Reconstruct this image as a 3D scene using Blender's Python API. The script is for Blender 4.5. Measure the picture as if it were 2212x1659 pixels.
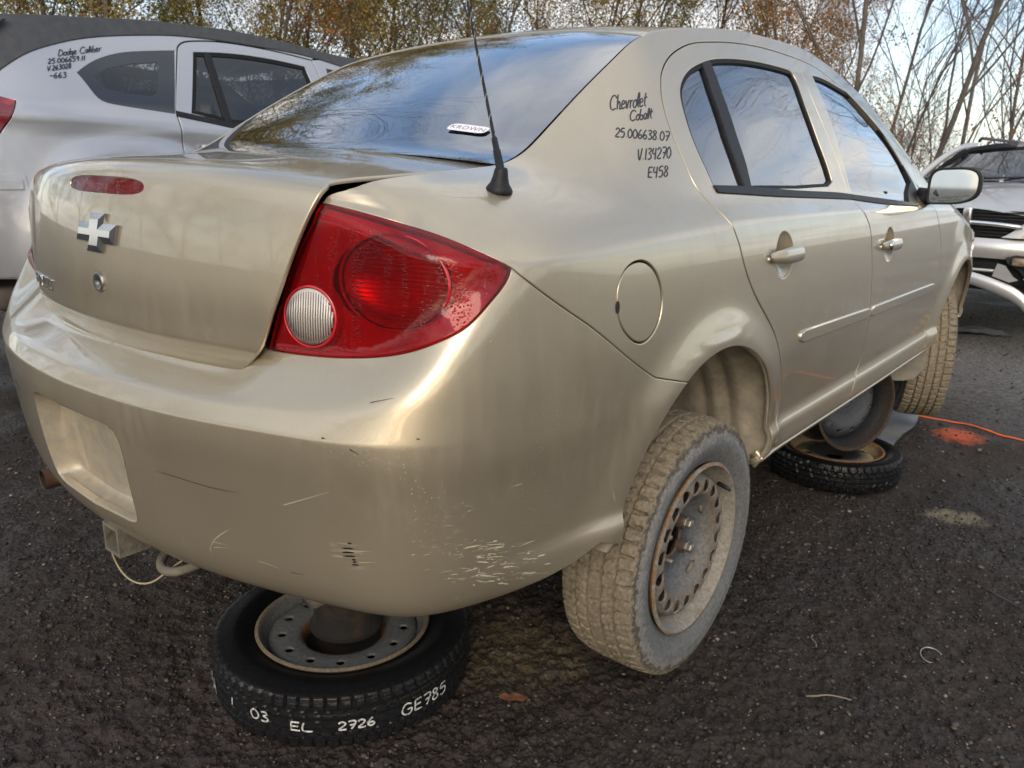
import bpy, bmesh, math, random
import numpy as np
from mathutils import Vector, Matrix
from mathutils.geometry import delaunay_2d_cdt

for _o in list(bpy.data.objects):
    bpy.data.objects.remove(_o)
SC = bpy.context.scene
COL = SC.collection
rng = np.random.default_rng(7)
random.seed(7)
GZ = -0.235            # ground level (car frame: z = 0 is the kerb plane the sedan would stand on)

# ------------------------------------------------------------------ camera
cam_d = bpy.data.cameras.new('camera'); cam = bpy.data.objects.new('camera', cam_d); COL.objects.link(cam)
CAM = np.array([1.58264, -1.64149, 1.01346])
CR = np.array([[0.7746157, 0.6320033, 0.0232892], [0.1855087, -0.1918557, -0.9637313], [-0.6046131, 0.7508417, -0.2658565]])       # rows: right, down, forward
cam.matrix_world = Matrix(((CR[0][0], -CR[1][0], -CR[2][0], CAM[0]), (CR[0][1], -CR[1][1], -CR[2][1], CAM[1]),
                           (CR[0][2], -CR[1][2], -CR[2][2], CAM[2]), (0, 0, 0, 1)))
cam_d.sensor_width = 36.0; cam_d.lens = 1723.862 / 2212 * 36
cam_d.clip_start = 0.05; cam_d.clip_end = 2000
cam_d.dof.use_dof = True; cam_d.dof.focus_distance = 1.45; cam_d.dof.aperture_fstop = 10.0
SC.camera = cam
SC.render.resolution_x, SC.render.resolution_y = 1024, 768

# ------------------------------------------------------------------ world / sun / exposure
SUN_AZ = math.radians(146)     # compass: 0 = +y, clockwise
SUN_EL = math.radians(25)
world = bpy.data.worlds.new('World'); SC.world = world; world.use_nodes = True
nt = world.node_tree; nt.nodes.clear()
def wn(t, **k):
    n = nt.nodes.new(t)
    for a, b in k.items(): setattr(n, a, b)
    return n
wo = wn('ShaderNodeOutputWorld'); wb = wn('ShaderNodeBackground'); wb.inputs[1].default_value = 0.15
sky = wn('ShaderNodeTexSky', sky_type='NISHITA', sun_disc=False, sun_elevation=SUN_EL, sun_rotation=SUN_AZ,
         altitude=100, air_density=1.0, dust_density=1.2, ozone_density=1.2)
tc = wn('ShaderNodeTexCoord')
# cloud layer: project direction on a plane high above, fractal noise
sep = wn('ShaderNodeSeparateXYZ'); nt.links.new(tc.outputs['Generated'], sep.inputs[0])
mz = wn('ShaderNodeMath', operation='MAXIMUM'); nt.links.new(sep.outputs[2], mz.inputs[0]); mz.inputs[1].default_value = 0.0
az = wn('ShaderNodeMath', operation='ADD'); nt.links.new(mz.outputs[0], az.inputs[0]); az.inputs[1].default_value = 0.16
dx = wn('ShaderNodeMath', operation='DIVIDE'); nt.links.new(sep.outputs[0], dx.inputs[0]); nt.links.new(az.outputs[0], dx.inputs[1])
dy = wn('ShaderNodeMath', operation='DIVIDE'); nt.links.new(sep.outputs[1], dy.inputs[0]); nt.links.new(az.outputs[0], dy.inputs[1])
cmb = wn('ShaderNodeCombineXYZ'); nt.links.new(dx.outputs[0], cmb.inputs[0]); nt.links.new(dy.outputs[0], cmb.inputs[1]); cmb.inputs[2].default_value = 7.3
mp = wn('ShaderNodeMapping'); nt.links.new(cmb.outputs[0], mp.inputs[0]); mp.inputs['Scale'].default_value = (1.0, 0.62, 1.0); mp.inputs['Rotation'].default_value = (0, 0, 0.6)
nz = wn('ShaderNodeTexNoise'); nz.inputs['Scale'].default_value = 0.95; nz.inputs['Detail'].default_value = 9; nz.inputs['Roughness'].default_value = 0.56; nz.inputs['Distortion'].default_value = 0.35
nt.links.new(mp.outputs[0], nz.inputs['Vector'])
cr = wn('ShaderNodeValToRGB'); nt.links.new(nz.outputs['Fac'], cr.inputs[0])
cr.color_ramp.elements[0].position = 0.40; cr.color_ramp.elements[0].color = (.06, .06, .06, 1)
cr.color_ramp.elements[1].position = 0.57; cr.color_ramp.elements[1].color = (1, 1, 1, 1)
# cloud shade: second noise gives grey bellies
nz2 = wn('ShaderNodeTexNoise'); nz2.inputs['Scale'].default_value = 1.7; nz2.inputs['Detail'].default_value = 6
nt.links.new(mp.outputs[0], nz2.inputs['Vector'])
cc = wn('ShaderNodeValToRGB'); nt.links.new(nz2.outputs['Fac'], cc.inputs[0])
cc.color_ramp.elements[0].position = 0.36; cc.color_ramp.elements[0].color = (0.42, 0.46, 0.53, 1)
cc.color_ramp.elements[1].position = 0.62; cc.color_ramp.elements[1].color = (0.90, 0.885, 0.86, 1)
sc_ = wn('ShaderNodeVectorMath', operation='SCALE'); nt.links.new(cc.outputs[0], sc_.inputs[0]); sc_.inputs['Scale'].default_value = 5.3
# denser, brighter cloud towards the horizon
hz = wn('ShaderNodeMapRange'); nt.links.new(sep.outputs[2], hz.inputs[0])
hz.inputs[1].default_value = 0.0; hz.inputs[2].default_value = 0.42; hz.inputs[3].default_value = 0.55; hz.inputs[4].default_value = 0.0
mx = wn('ShaderNodeMath', operation='MAXIMUM'); nt.links.new(cr.outputs[0], mx.inputs[0]); nt.links.new(hz.outputs[0], mx.inputs[1])
mixc = wn('ShaderNodeMix', data_type='RGBA'); nt.links.new(mx.outputs[0], mixc.inputs['Factor'])
nt.links.new(sky.outputs[0], mixc.inputs['A']); nt.links.new(sc_.outputs[0], mixc.inputs['B'])
nt.links.new(mixc.outputs['Result'], wb.inputs[0]); nt.links.new(wb.outputs[0], wo.inputs[0])

sun_d = bpy.data.lights.new('sun', 'SUN'); sun = bpy.data.objects.new('sun', sun_d); COL.objects.link(sun)
sun_d.energy = 1.15; sun_d.angle = math.radians(40); sun_d.color = (1.0, 0.87, 0.68)
_sd = Vector((math.sin(SUN_AZ) * math.cos(SUN_EL), math.cos(SUN_AZ) * math.cos(SUN_EL), math.sin(SUN_EL)))
sun.rotation_euler = _sd.to_track_quat('Z', 'Y').to_euler()
SC.view_settings.view_transform = 'Standard'; SC.view_settings.look = 'None'
SC.view_settings.exposure = 1.0; SC.view_settings.gamma = 1.0; SC.view_settings.use_curve_mapping = False
try:
    SC.cycles.use_denoising = True
    SC.cycles.max_bounces = 8; SC.cycles.transparent_max_bounces = 24; SC.cycles.glossy_bounces = 4; SC.cycles.diffuse_bounces = 3
    SC.cycles.caustics_reflective = False; SC.cycles.caustics_refractive = False
    SC.cycles.sample_clamp_indirect = 6
except Exception: pass

# ------------------------------------------------------------------ object helpers
def tag(o, label=None, cat=None, group=None, kind=None):
    if label: o['label'] = label
    if cat: o['category'] = cat
    if group: o['group'] = group
    if kind: o['kind'] = kind
    return o
def empty(name, loc=(0, 0, 0), rot=(0, 0, 0), **k):
    o = bpy.data.objects.new(name, None); COL.objects.link(o); o.location = loc; o.rotation_euler = rot
    o.empty_display_size = 0.2
    return tag(o, **k)
def mesh(name, V, Fc, mat=None, parent=None, smooth=True, normals=None, mats=None, **k):
    me = bpy.data.meshes.new(name)
    me.from_pydata([tuple(map(float, v)) for v in V], [], [tuple(map(int, f)) for f in Fc])
    me.update()
    if smooth: me.shade_smooth()
    if normals is not None: me.normals_split_custom_set_from_vertices([tuple(map(float, n)) for n in normals])
    if mat: me.materials.append(mat)
    o = bpy.data.objects.new(name, me); COL.objects.link(o)
    if parent is not None: o.parent = parent
    return tag(o, **k)
def link(name, me, parent=None, **k):
    o = bpy.data.objects.new(name, me); COL.objects.link(o)
    if parent is not None: o.parent = parent
    return tag(o, **k)
def sharp(o, ang=35):
    """smooth shading with sharp edges above an angle"""
    me = o.data; me.shade_smooth()
    try: me.set_sharp_from_angle(angle=math.radians(ang))
    except Exception: pass
    return o

class MB:
    """collects verts/faces"""
    def __init__(s): s.V = []; s.F = []
    def add(s, V, Fc):
        b = len(s.V); s.V.extend([tuple(map(float, v)) for v in V]); s.F.extend([tuple(int(i) + b for i in f) for f in Fc]); return s
    def box(s, c, d, rot=None):
        c = np.array(c, float); h = np.array(d, float) / 2
        P = np.array([(x, y, z) for x in (-1, 1) for y in (-1, 1) for z in (-1, 1)]) * h
        if rot is not None: P = P @ np.array(rot.to_3x3()).T
        return s.add(P + c, [(0, 1, 3, 2), (4, 6, 7, 5), (0, 4, 5, 1), (2, 3, 7, 6), (0, 2, 6, 4), (1, 5, 7, 3)])
    def bbox(s, c, d, r=.01, rot=None, seg=2):
        """bevelled box"""
        bm = bmesh.new(); bmesh.ops.create_cube(bm, size=1.0)
        for v in bm.verts: v.co = Vector((v.co.x * d[0], v.co.y * d[1], v.co.z * d[2]))
        bmesh.ops.bevel(bm, geom=bm.edges[:] , offset=r, segments=seg, affect='EDGES', profile=.5)
        bm.verts.index_update()
        P = np.array([v.co[:] for v in bm.verts]); Fc = [[v.index for v in f.verts] for f in bm.faces]; bm.free()
        if rot is not None: P = P @ np.array(rot.to_3x3()).T
        return s.add(P + np.array(c, float), Fc)
    def tube(s, pts, r, n=8, cap=True, r1=None):
        P = np.array(pts, float); m = len(P)
        rr = np.full(m, r) if np.isscalar(r) else np.array(r, float)
        t = np.gradient(P, axis=0); t /= np.linalg.norm(t, axis=1)[:, None] + 1e-12
        a = np.array([0, 0, 1.0]) if abs(t[0][2]) < .9 else np.array([1.0, 0, 0])
        V = []
        u = np.cross(t[0], a); u /= np.linalg.norm(u)
        for i in range(m):
            u = u - t[i] * (u @ t[i]); u /= np.linalg.norm(u) + 1e-12
            w = np.cross(t[i], u)
            for k in range(n):
                an = 2 * math.pi * k / n
                V.append(P[i] + rr[i] * (math.cos(an) * u + math.sin(an) * w))
        Fc = [(i*n + k, i*n + (k+1) % n, (i+1)*n + (k+1) % n, (i+1)*n + k) for i in range(m-1) for k in range(n)]
        if cap: Fc += [tuple(range(n-1, -1, -1)), tuple((m-1)*n + k for k in range(n))]
        return s.add(V, Fc)
    def lathe(s, prof, n=64, axis='x', c=(0, 0, 0), a0=0., a1=2*math.pi):
        """prof: (radius, axial)"""
        prof = np.array(prof, float); m = len(prof); full = abs(a1 - a0 - 2*math.pi) < 1e-6
        k = n if full else n + 1
        an = a0 + (a1 - a0) * np.arange(k) / n
        V = []
        for r, h in prof:
            for t in an:
                p = (h, r*math.cos(t), r*math.sin(t)) if axis == 'x' else ((r*math.cos(t), h, r*math.sin(t)) if axis == 'y' else (r*math.cos(t), r*math.sin(t), h))
                V.append((p[0]+c[0], p[1]+c[1], p[2]+c[2]))
        Fc = []
        for i in range(m-1):
            for j in range(k if full else k-1):
                Fc.append((i*k + j, i*k + (j+1) % k, (i+1)*k + (j+1) % k, (i+1)*k + j))
        return s.add(V, Fc)
    def grid(s, G):
        nu, nv = G.shape[:2]
        return s.add(G.reshape(-1, 3), [(i*nv+j, (i+1)*nv+j, (i+1)*nv+j+1, i*nv+j+1) for i in range(nu-1) for j in range(nv-1)])
    def build(s, name, mat, parent=None, smooth=True, ang=None, **k):
        o = mesh(name, s.V, s.F, mat, parent, smooth, **k)
        if ang: sharp(o, ang)
        return o
def spl(P, n=6):
    """smooth curve through points"""
    P = np.array(P, float)
    if len(P) < 3: return np.array([P[0] + (P[1]-P[0])*t for t in np.linspace(0, 1, n+1)])
    t = np.concatenate([[0], np.cumsum(np.linalg.norm(np.diff(P, axis=0), axis=1)**.5 + 1e-9)])
    return nspline(t, P, np.linspace(0, t[-1], (len(P)-1)*n + 1))

# ------------------------------------------------------------------ materials
MATS = {}
def new_mat(name):
    m = bpy.data.materials.new(name); m.use_nodes = True; MATS[name] = m
    return m, m.node_tree, m.node_tree.nodes['Principled BSDF']
def setp(b, col=None, rough=None, metal=None, coat=None, spec=None, coat_r=None, trans=None, ior=None, sheen=None):
    if col is not None: b.inputs['Base Color'].default_value = (*col, 1)
    if rough is not None: b.inputs['Roughness'].default_value = rough
    if metal is not None: b.inputs['Metallic'].default_value = metal
    if coat is not None: b.inputs['Coat Weight'].default_value = coat
    if coat_r is not None: b.inputs['Coat Roughness'].default_value = coat_r
    if spec is not None: b.inputs['Specular IOR Level'].default_value = spec
    if trans is not None: b.inputs['Transmission Weight'].default_value = trans
    if ior is not None: b.inputs['IOR'].default_value = ior
def simple(name, col, rough=.5, metal=0., coat=0., spec=.5, noise=None, bump=None, coat_r=.05):
    """plain material with optional colour variation: noise=(scale, colour2, amount) and bump=(scale, strength, dist)"""
    m, t, b = new_mat(name); setp(b, col, rough, metal, coat, spec, coat_r)
    tcn = t.nodes.new('ShaderNodeTexCoord')
    if noise:
        nz = t.nodes.new('ShaderNodeTexNoise'); nz.inputs['Scale'].default_value = noise[0]; nz.inputs['Detail'].default_value = 8; nz.inputs['Roughness'].default_value = .65
        t.links.new(tcn.outputs['Object'], nz.inputs['Vector'])
        r = t.nodes.new('ShaderNodeValToRGB'); c = noise[2] if len(noise) > 2 else .5
        r.color_ramp.elements[0].position = max(0, c - .12); r.color_ramp.elements[0].color = (*col, 1)
        r.color_ramp.elements[1].position = min(1, c + .12); r.color_ramp.elements[1].color = (*noise[1], 1)
        t.links.new(nz.outputs['Fac'], r.inputs[0]); t.links.new(r.outputs[0], b.inputs['Base Color'])
    if bump:
        nb = t.nodes.new('ShaderNodeTexNoise'); nb.inputs['Scale'].default_value = bump[0]; nb.inputs['Detail'].default_value = 6
        t.links.new(tcn.outputs['Object'], nb.inputs['Vector'])
        bp = t.nodes.new('ShaderNodeBump'); bp.inputs['Strength'].default_value = bump[1]; bp.inputs['Distance'].default_value = bump[2]
        t.links.new(nb.outputs['Fac'], bp.inputs['Height']); t.links.new(bp.outputs[0], b.inputs['Normal'])
    return m

# ---------------------------------------------------------------- body surface
def pchip(xk, yk, x):
    xk = np.asarray(xk, float); yk = np.asarray(yk, float); x = np.asarray(x, float)
    h = np.diff(xk); d = np.diff(yk) / h
    m = np.zeros_like(yk)
    for i in range(1, len(xk) - 1):
        if d[i - 1] * d[i] > 0:
            w1 = 2 * h[i] + h[i - 1]; w2 = h[i] + 2 * h[i - 1]
            m[i] = (w1 + w2) / (w1 / d[i - 1] + w2 / d[i])
    m[0] = d[0]; m[-1] = d[-1]
    i = np.clip(np.searchsorted(xk, x) - 1, 0, len(xk) - 2)
    t = (x - xk[i]) / h[i]
    t = np.clip(t, -0.5, 1.5)
    return ((2*t**3 - 3*t**2 + 1) * yk[i] + (t**3 - 2*t**2 + t) * h[i] * m[i]
            + (-2*t**3 + 3*t**2) * yk[i + 1] + (t**3 - t**2) * h[i] * m[i + 1])

def nspline(xk, yk, x):
    """natural cubic spline (yk may be 2-D: knots x dims)"""
    xk = np.asarray(xk, float); yk = np.asarray(yk, float); x = np.asarray(x, float)
    n = len(xk); h = np.diff(xk)
    shp = yk.shape[1:]; yk = yk.reshape(n, -1)
    A = np.zeros((n, n)); A[0, 0] = A[-1, -1] = 1
    b = np.zeros(yk.shape)
    for i in range(1, n - 1):
        A[i, i-1] = h[i-1]; A[i, i] = 2 * (h[i-1] + h[i]); A[i, i+1] = h[i]
        b[i] = 6 * ((yk[i+1] - yk[i]) / h[i] - (yk[i] - yk[i-1]) / h[i-1])
    M = np.linalg.solve(A, b)
    i = np.clip(np.searchsorted(xk, x) - 1, 0, n - 2)
    a = ((xk[i+1] - x) / h[i])[:, None]; c = ((x - xk[i]) / h[i])[:, None]; hh = (h[i]**2)[:, None]
    o = a * yk[i] + c * yk[i+1] + ((a**3 - a) * M[i] + (c**3 - c) * M[i+1]) * hh / 6
    return o.reshape((len(x),) + shp)

def sstep(a, b, x):
    t = np.clip((np.asarray(x, float) - a) / (b - a), 0, 1)
    return t * t * (3 - 2 * t)

def gsmooth(G, sig, axis):
    """gaussian smoothing of a grid along axis, edges kept by reflection"""
    r = int(3 * sig) + 1
    k = np.exp(-0.5 * (np.arange(-r, r + 1) / sig)**2); k /= k.sum()
    G = np.moveaxis(G, axis, 0)
    first, last = G[:1], G[-1:]
    P = np.concatenate([2 * first - G[r:0:-1], G, 2 * last - G[-2:-r - 2:-1]], 0)
    O = sum(k[j] * P[j:j + len(G)] for j in range(2 * r + 1))
    return np.moveaxis(O, 0, axis)

QP = np.array([(0,-1.045),(.2,-1.033),(.4,-.997),(.55,-.952),(.66,-.912),(.745,-.862),(.800,-.785),
               (.832,-.66),(.848,-.5),(.856,-.3),(.860,0),(.863,.5),(.864,1.0),(.863,1.5),(.860,2.0),
               (.857,2.4),(.850,2.7),(.826,3.0),(.78,3.2),(.70,3.35),(.5,3.46),(.25,3.52),(0,3.54)])
QS = np.concatenate([[0], np.cumsum(np.linalg.norm(np.diff(QP, axis=0), axis=1))])
S_END = QS[-1]
def Qc(s): return nspline(QS, QP, s)
def s_of_y(y):          # station on the side (y > -0.7)
    ss = np.linspace(QS[6], QS[17], 2000); q = Qc(ss)
    return np.interp(y, q[:, 1], ss)
def s_of_x(x):          # station on the rear face
    ss = np.linspace(0, QS[6], 1500); q = Qc(ss)
    return np.interp(x, q[:, 0], ss)

ARCH = [(-.015, .262, .374), (2.612, .262, .372)]
NS, NVL, NVU = 640, 330, 90
V0, VM, VT = .24, .90, 1.46

def build_B():
    s = np.linspace(0, S_END, NS)
    q = Qc(s)
    dq = np.gradient(q, s, axis=0); T = dq / np.linalg.norm(dq, axis=1)[:, None]
    N = np.stack([T[:, 1], -T[:, 0]], 1)          # outward
    y = q[:, 1]; x = q[:, 0]
    rear = s < QS[9]
    front = s > QS[14]
    # ---- lower: offset d(s, z)
    zU0 = pchip([0, s_of_x(.55), s_of_x(.69), s_of_x(.775), s_of_y(-.65), s_of_y(-.5), s_of_y(-.2), s_of_y(.3), s_of_y(2.2), s_of_y(2.9), S_END],
                [.94, .935, .908, .882, .868, .872, .888, .90, .872, .745, .66], s)
    v = np.linspace(V0, VM, NVL)
    Z = V0 + (v[None, :] - V0) * (zU0[:, None] - V0) / (VM - V0)
    dr = pchip([.2, .24, .255, .28, .33, .40, .50, .575, .5962, .5978, .612, .6258, .66, .8, 1.0],
               [.15, .114, .084, .058, .034, .019, .007, .000, .0, .0, .0, .0, .0, .004, .010], Z)
    ds = pchip([.2, .24, .262, .285, .33, .365, .40, .50, .58, .68, .78, .85, .885, .93],
               [.10, .045, .020, .012, .010, .021, .017, .006, .0, .001, .006, .013, .021, .036], Z)
    w = sstep(-.80, -.33, y) * (s > QS[5]); w = np.where(s > QS[9], 1, w)
    wf = sstep(3.2, 2.85, y) * 1.0
    w = np.where(front, wf, w)[:, None]
    # softer valley on the quarter panel (no rocker bulge behind the wheel)
    d = dr * (1 - w) + ds * w
    # shelf / tail light scoop
    zc1 = pchip([0, s_of_x(.55), s_of_x(.66), s_of_x(.745), s_of_x(.785), s_of_y(-.68), s_of_y(-.55), S_END],
                [.625, .628, .642, .680, .735, .845, .90, .95], s)[:, None]
    zt = pchip([0, s_of_x(.40), s_of_x(.50), s_of_x(.66), s_of_x(.745), s_of_x(.785), s_of_y(-.68), s_of_y(-.55), S_END],
               [.652, .660, .705, .712, .738, .778, .875, .95, 1.0], s)[:, None]
    Sd = pchip([0, s_of_x(.55), s_of_x(.66), s_of_x(.745), s_of_x(.785), s_of_y(-.68), s_of_y(-.55), S_END],
               [.092, .088, .078, .062, .040, .012, 0, 0], s)[:, None]
    # slanted band between the two bumper creases
    Db = pchip([0, s_of_x(.56), s_of_x(.66), s_of_x(.745), s_of_x(.785), s_of_y(-.68), s_of_y(-.55), S_END], [.019, .019, .018, .013, .009, .003, 0, 0], s)[:, None]
    d = d + Db * np.clip((Z - .597) / (zc1 - .597), 0, 1) * (s[:, None] < QS[9])
    t = (Z - zc1) / (zt - zc1)
    f = np.clip(t, 0, 1); f = f * (1.0 + .10 * (1 - f))
    d = d + Sd * f + np.where(s[:, None] < QS[8], 1, 0) * Sd * np.clip(Z - zt, 0, 1) * .10
    # front: fascia recede
    d = d + np.where(front, 1, 0)[:, None] * sstep(2.7, 3.3, y)[:, None] * (np.clip(Z - .6, 0, 1)**2) * .9
    # wheel arch flares
    for (ay, az, R) in ARCH:
        rho = np.hypot(y[:, None] - ay, Z - az) - R
        up = sstep(.24, .34, Z)
        fl = .013 * np.exp(-np.clip(rho - .028, 0, 1)**2 / (2 * .030**2)) * (rho < .6)
        fl = fl + .004 * sstep(.032, .022, rho)
        side = (np.abs(y - ay) < .62)[:, None]
        d = d - np.where(side, fl * up, 0)
    # bumper: small scoop ahead of the lower corner
    L = np.stack([q[:, None, 0] - d * N[:, None, 0], q[:, None, 1] - d * N[:, None, 1], Z], 2)
    # ---- upper rows
    U0 = L[:, -1]
    sk = lambda *a: np.array(a)
    KS = [0, s_of_x(.45), s_of_x(.58), s_of_x(.68), s_of_x(.765), s_of_y(-.68), s_of_y(-.56), s_of_y(-.45), s_of_y(-.37), s_of_y(-.28), s_of_y(-.15),
          s_of_y(0), s_of_y(.10), s_of_y(.22), s_of_y(.40), s_of_y(.70), s_of_y(1.05), s_of_y(1.3), s_of_y(1.5), s_of_y(1.7), s_of_y(1.9), s_of_y(2.05), s_of_y(2.25), s_of_y(2.6), s_of_y(2.95), QS[19], S_END]
    K5 = np.array([(0,-.85,.968),(.43,-.845,.965),(.549,-.812,.969),(.577,-.765,.983),(.578,-.68,.992),(.580,-.60,.999),(.582,-.525,1.006),(.584,-.455,1.013),
                   (.580,-.385,1.033),(.571,-.29,1.088),(.556,-.155,1.168),(.537,.0,1.252),(.523,.10,1.302),(.515,.22,1.338),(.520,.40,1.367),
                   (.535,.70,1.393),(.545,1.05,1.397),(.550,1.3,1.377),(.562,1.5,1.338),(.590,1.7,1.276),(.632,1.9,1.182),(.668,2.05,1.10),(.70,2.25,.978),
                   (.68,2.6,.905),(.64,2.95,.81),(.52,3.24,.74),(0,3.40,.72)])
    U5 = np.stack([pchip(KS, K5[:, i], s) for i in range(3)], 1)
    ku1 = np.array([(.004,.010),(.004,.010),(.006,.012),(.010,.012),(.012,.014),(.014,.016),(.014,.018),(.014,.018),(.014,.018),(.014,.017),(.014,.016),
                    (.014,.016)] + [(.014,.016)] * (len(KS) - 12))
    ku2 = np.array([(.008,.020),(.008,.020),(.014,.022),(.032,.026),(.045,.030),(.052,.040),(.056,.050),(.060,.056),(.062,.058),(.060,.056),(.052,.052),
                    (.046,.046)] + [(.042,.042)] * (len(KS) - 12))
    def off(k):
        a = pchip(KS, k[:, 0], s); b = pchip(KS, k[:, 1], s)
        dirv = U5 - U0; dirv[:, 2] = 0; dirv /= np.linalg.norm(dirv, axis=1)[:, None] + 1e-9
        dd = -np.concatenate([N, np.zeros((NS, 1))], 1)
        mixw = sstep(QS[9], QS[7], s)[:, None] * .0
        P = U0 + a[:, None] * dd
        P[:, 2] += b
        return P
    U1 = off(ku1); U2 = off(ku2)
    bow = pchip(KS, [.0,.0,.004,.006,.008,.010,.010,.008,.006,.006,.008,.012,.014,.016,.018,.018,.018,.018,.016,.014,.010,.008,.006,.01,.015,.01,.0], s)
    UU = [U1, U2]
    for tt in (.2, .45, .7):
        P = U2 + tt * (U5 - U2)
        dv = U5 - U2
        nn = np.stack([dv[:, 2], np.zeros(NS), -dv[:, 0]], 1); nn[nn[:, 0] < 0] *= -1
        nn /= np.linalg.norm(nn, axis=1)[:, None] + 1e-9
        # outward = mix of side and up
        nn = np.where(nn[:, 2:3] < 0, -nn, nn)
        P = P + 4 * tt * (1 - tt) * bow[:, None] * nn
        UU.append(P)
    UU.append(U5)
    vk = [VM, .921, .952, 1.055, 1.185, 1.315, VT]
    lead = [NVL - 24, NVL - 12]
    vkn = np.array([v[j] for j in lead] + vk)
    KN = np.stack([L[:, j] for j in lead] + [U0] + UU, 0)      # knots x NS x 3
    vu = np.linspace(VM, VT, NVU + 1)[1:]
    j_ = np.clip(np.searchsorted(vkn, vu) - 1, 0, len(vkn) - 2); t_ = ((vu - vkn[j_]) / (vkn[j_ + 1] - vkn[j_]))[:, None, None]
    Up = KN[j_] * (1 - t_) + KN[j_ + 1] * t_                   # NVU x NS x 3
    G = np.concatenate([L, np.moveaxis(Up, 0, 1)], 1)          # NS x NV x 3
    vv = np.concatenate([v, vu])
    G = gsmooth(G, 2.8, 0)
    G = gsmooth(G, 1.1, 1)
    # the upper skin is rounded over separately (coarser rows there)
    m0 = NVL - 4
    tail = G[:, m0:].copy(); sm = gsmooth(tail, 3.2, 1); k_ = np.clip((np.arange(tail.shape[1]) - 1) / 4., 0, 1)[None, :, None]
    G[:, m0:] = tail * (1 - k_) + sm * k_
    G[0, :, 0] = 0; G[-1, :, 0] = 0
    return s, vv, G

class Surf:
    """bilinear/bicubic sampled surface over (u,v) with normals"""
    def __init__(self, u, v, G, flip=False):
        self.u, self.v, self.G = u, v, G
        gu = np.gradient(G, u, axis=0); gv = np.gradient(G, v, axis=1)
        n = np.cross(gu, gv); n /= np.linalg.norm(n, axis=2)[:, :, None] + 1e-12
        if flip: n = -n
        self.N = n; self.gu = gu; self.gv = gv
    def _s(self, A, p):
        p = np.atleast_2d(p)
        i = np.clip(np.searchsorted(self.u, p[:, 0]) - 1, 0, len(self.u) - 2)
        j = np.clip(np.searchsorted(self.v, p[:, 1]) - 1, 0, len(self.v) - 2)
        a = ((p[:, 0] - self.u[i]) / (self.u[i+1] - self.u[i]))[:, None]
        b = ((p[:, 1] - self.v[j]) / (self.v[j+1] - self.v[j]))[:, None]
        return A[i, j]*(1-a)*(1-b) + A[i+1, j]*a*(1-b) + A[i, j+1]*(1-a)*b + A[i+1, j+1]*a*b
    def P(self, p): return self._s(self.G, p)
    def n(self, p):
        n = self._s(self.N, p); return n / (np.linalg.norm(n, axis=1)[:, None] + 1e-12)

# trunk lid: x across, b along the centre profile
LIDP = np.array([(-.930,.640),(-.936,.648),(-.9415,.668),(-.9435,.682),(-.9475,.689),(-.951,.715),(-.952,.77),(-.949,.83),(-.943,.89),(-.934,.935),(-.926,.956),
                 (-.916,.970),(-.898,.980),(-.865,.987),(-.80,.993),(-.70,1.000),(-.58,1.007),(-.46,1.015),(-.44,1.017)])
LIDB = np.concatenate([[0], np.cumsum(np.linalg.norm(np.diff(LIDP, axis=0), axis=1))])
def build_T(half=.62):
    x = np.linspace(-half, half, 160); b = np.linspace(0, LIDB[-1], 150)
    p = nspline(LIDB, LIDP, b)
    fwd = sstep(-.93, -.45, p[:, 0]); deck = sstep(.93, .99, p[:, 1])
    a = .285 * (1 - fwd) + .19 * fwd
    X, _ = np.meshgrid(x, b, indexing='ij')
    Y = p[None, :, 0] + a[None, :] * X**2
    Zz = p[None, :, 1] - deck[None, :] * (-.022 + .0275 * (X / .57)**2)
    return x, b, np.stack([X, Y, Zz], 2)

# back glass + roof + windscreen as one sheet over (x fraction, t)
def top_edge(G, s):
    return G[:, -1], s
def build_top(Bs):
    """roof strip from back glass base to bonnet: rows follow the top boundary of B"""
    s, vv, G = Bs
    edge = G[:, -1]
    m = (s > s_of_y(-.46)) & (s < s_of_y(2.30))
    e = edge[m]
    # centre line (y,z) matched to each edge point by edge y
    ey = [-.47,-.40,-.30,-.15,0,.10,.16,.30,.60,.95,1.2,1.3,1.4,1.6,1.9,2.1,2.3]
    cy = [-.475,-.43,-.335,-.17,.0,.13,.24,.40,.66,.98,1.24,1.36,1.50,1.74,2.10,2.34,2.52]
    cz = [1.032,1.052,1.108,1.200,1.285,1.338,1.370,1.393,1.416,1.425,1.420,1.408,1.380,1.300,1.160,1.055,.96]
    CY = nspline(ey, np.array(cy), e[:, 1]); CZ = nspline(ey, np.array(cz), e[:, 1])
    f = np.linspace(-1, 1, 81)
    n = len(e); O = np.zeros((n, 81, 3))
    af = np.abs(f)
    prof = 1 - af**2.3
    O[:, :, 0] = e[:, 0][:, None] * f[None, :]
    O[:, :, 1] = e[:, 1][:, None] + (CY - e[:, 1])[:, None] * (1 - af**2)[None, :]
    O[:, :, 2] = e[:, 2][:, None] + (CZ - e[:, 2])[:, None] * prof[None, :]
    O = gsmooth(O, 2.0, 0)
    O[:, 0, :] = O[:, 0, :]
    return s[m], f, O

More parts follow.
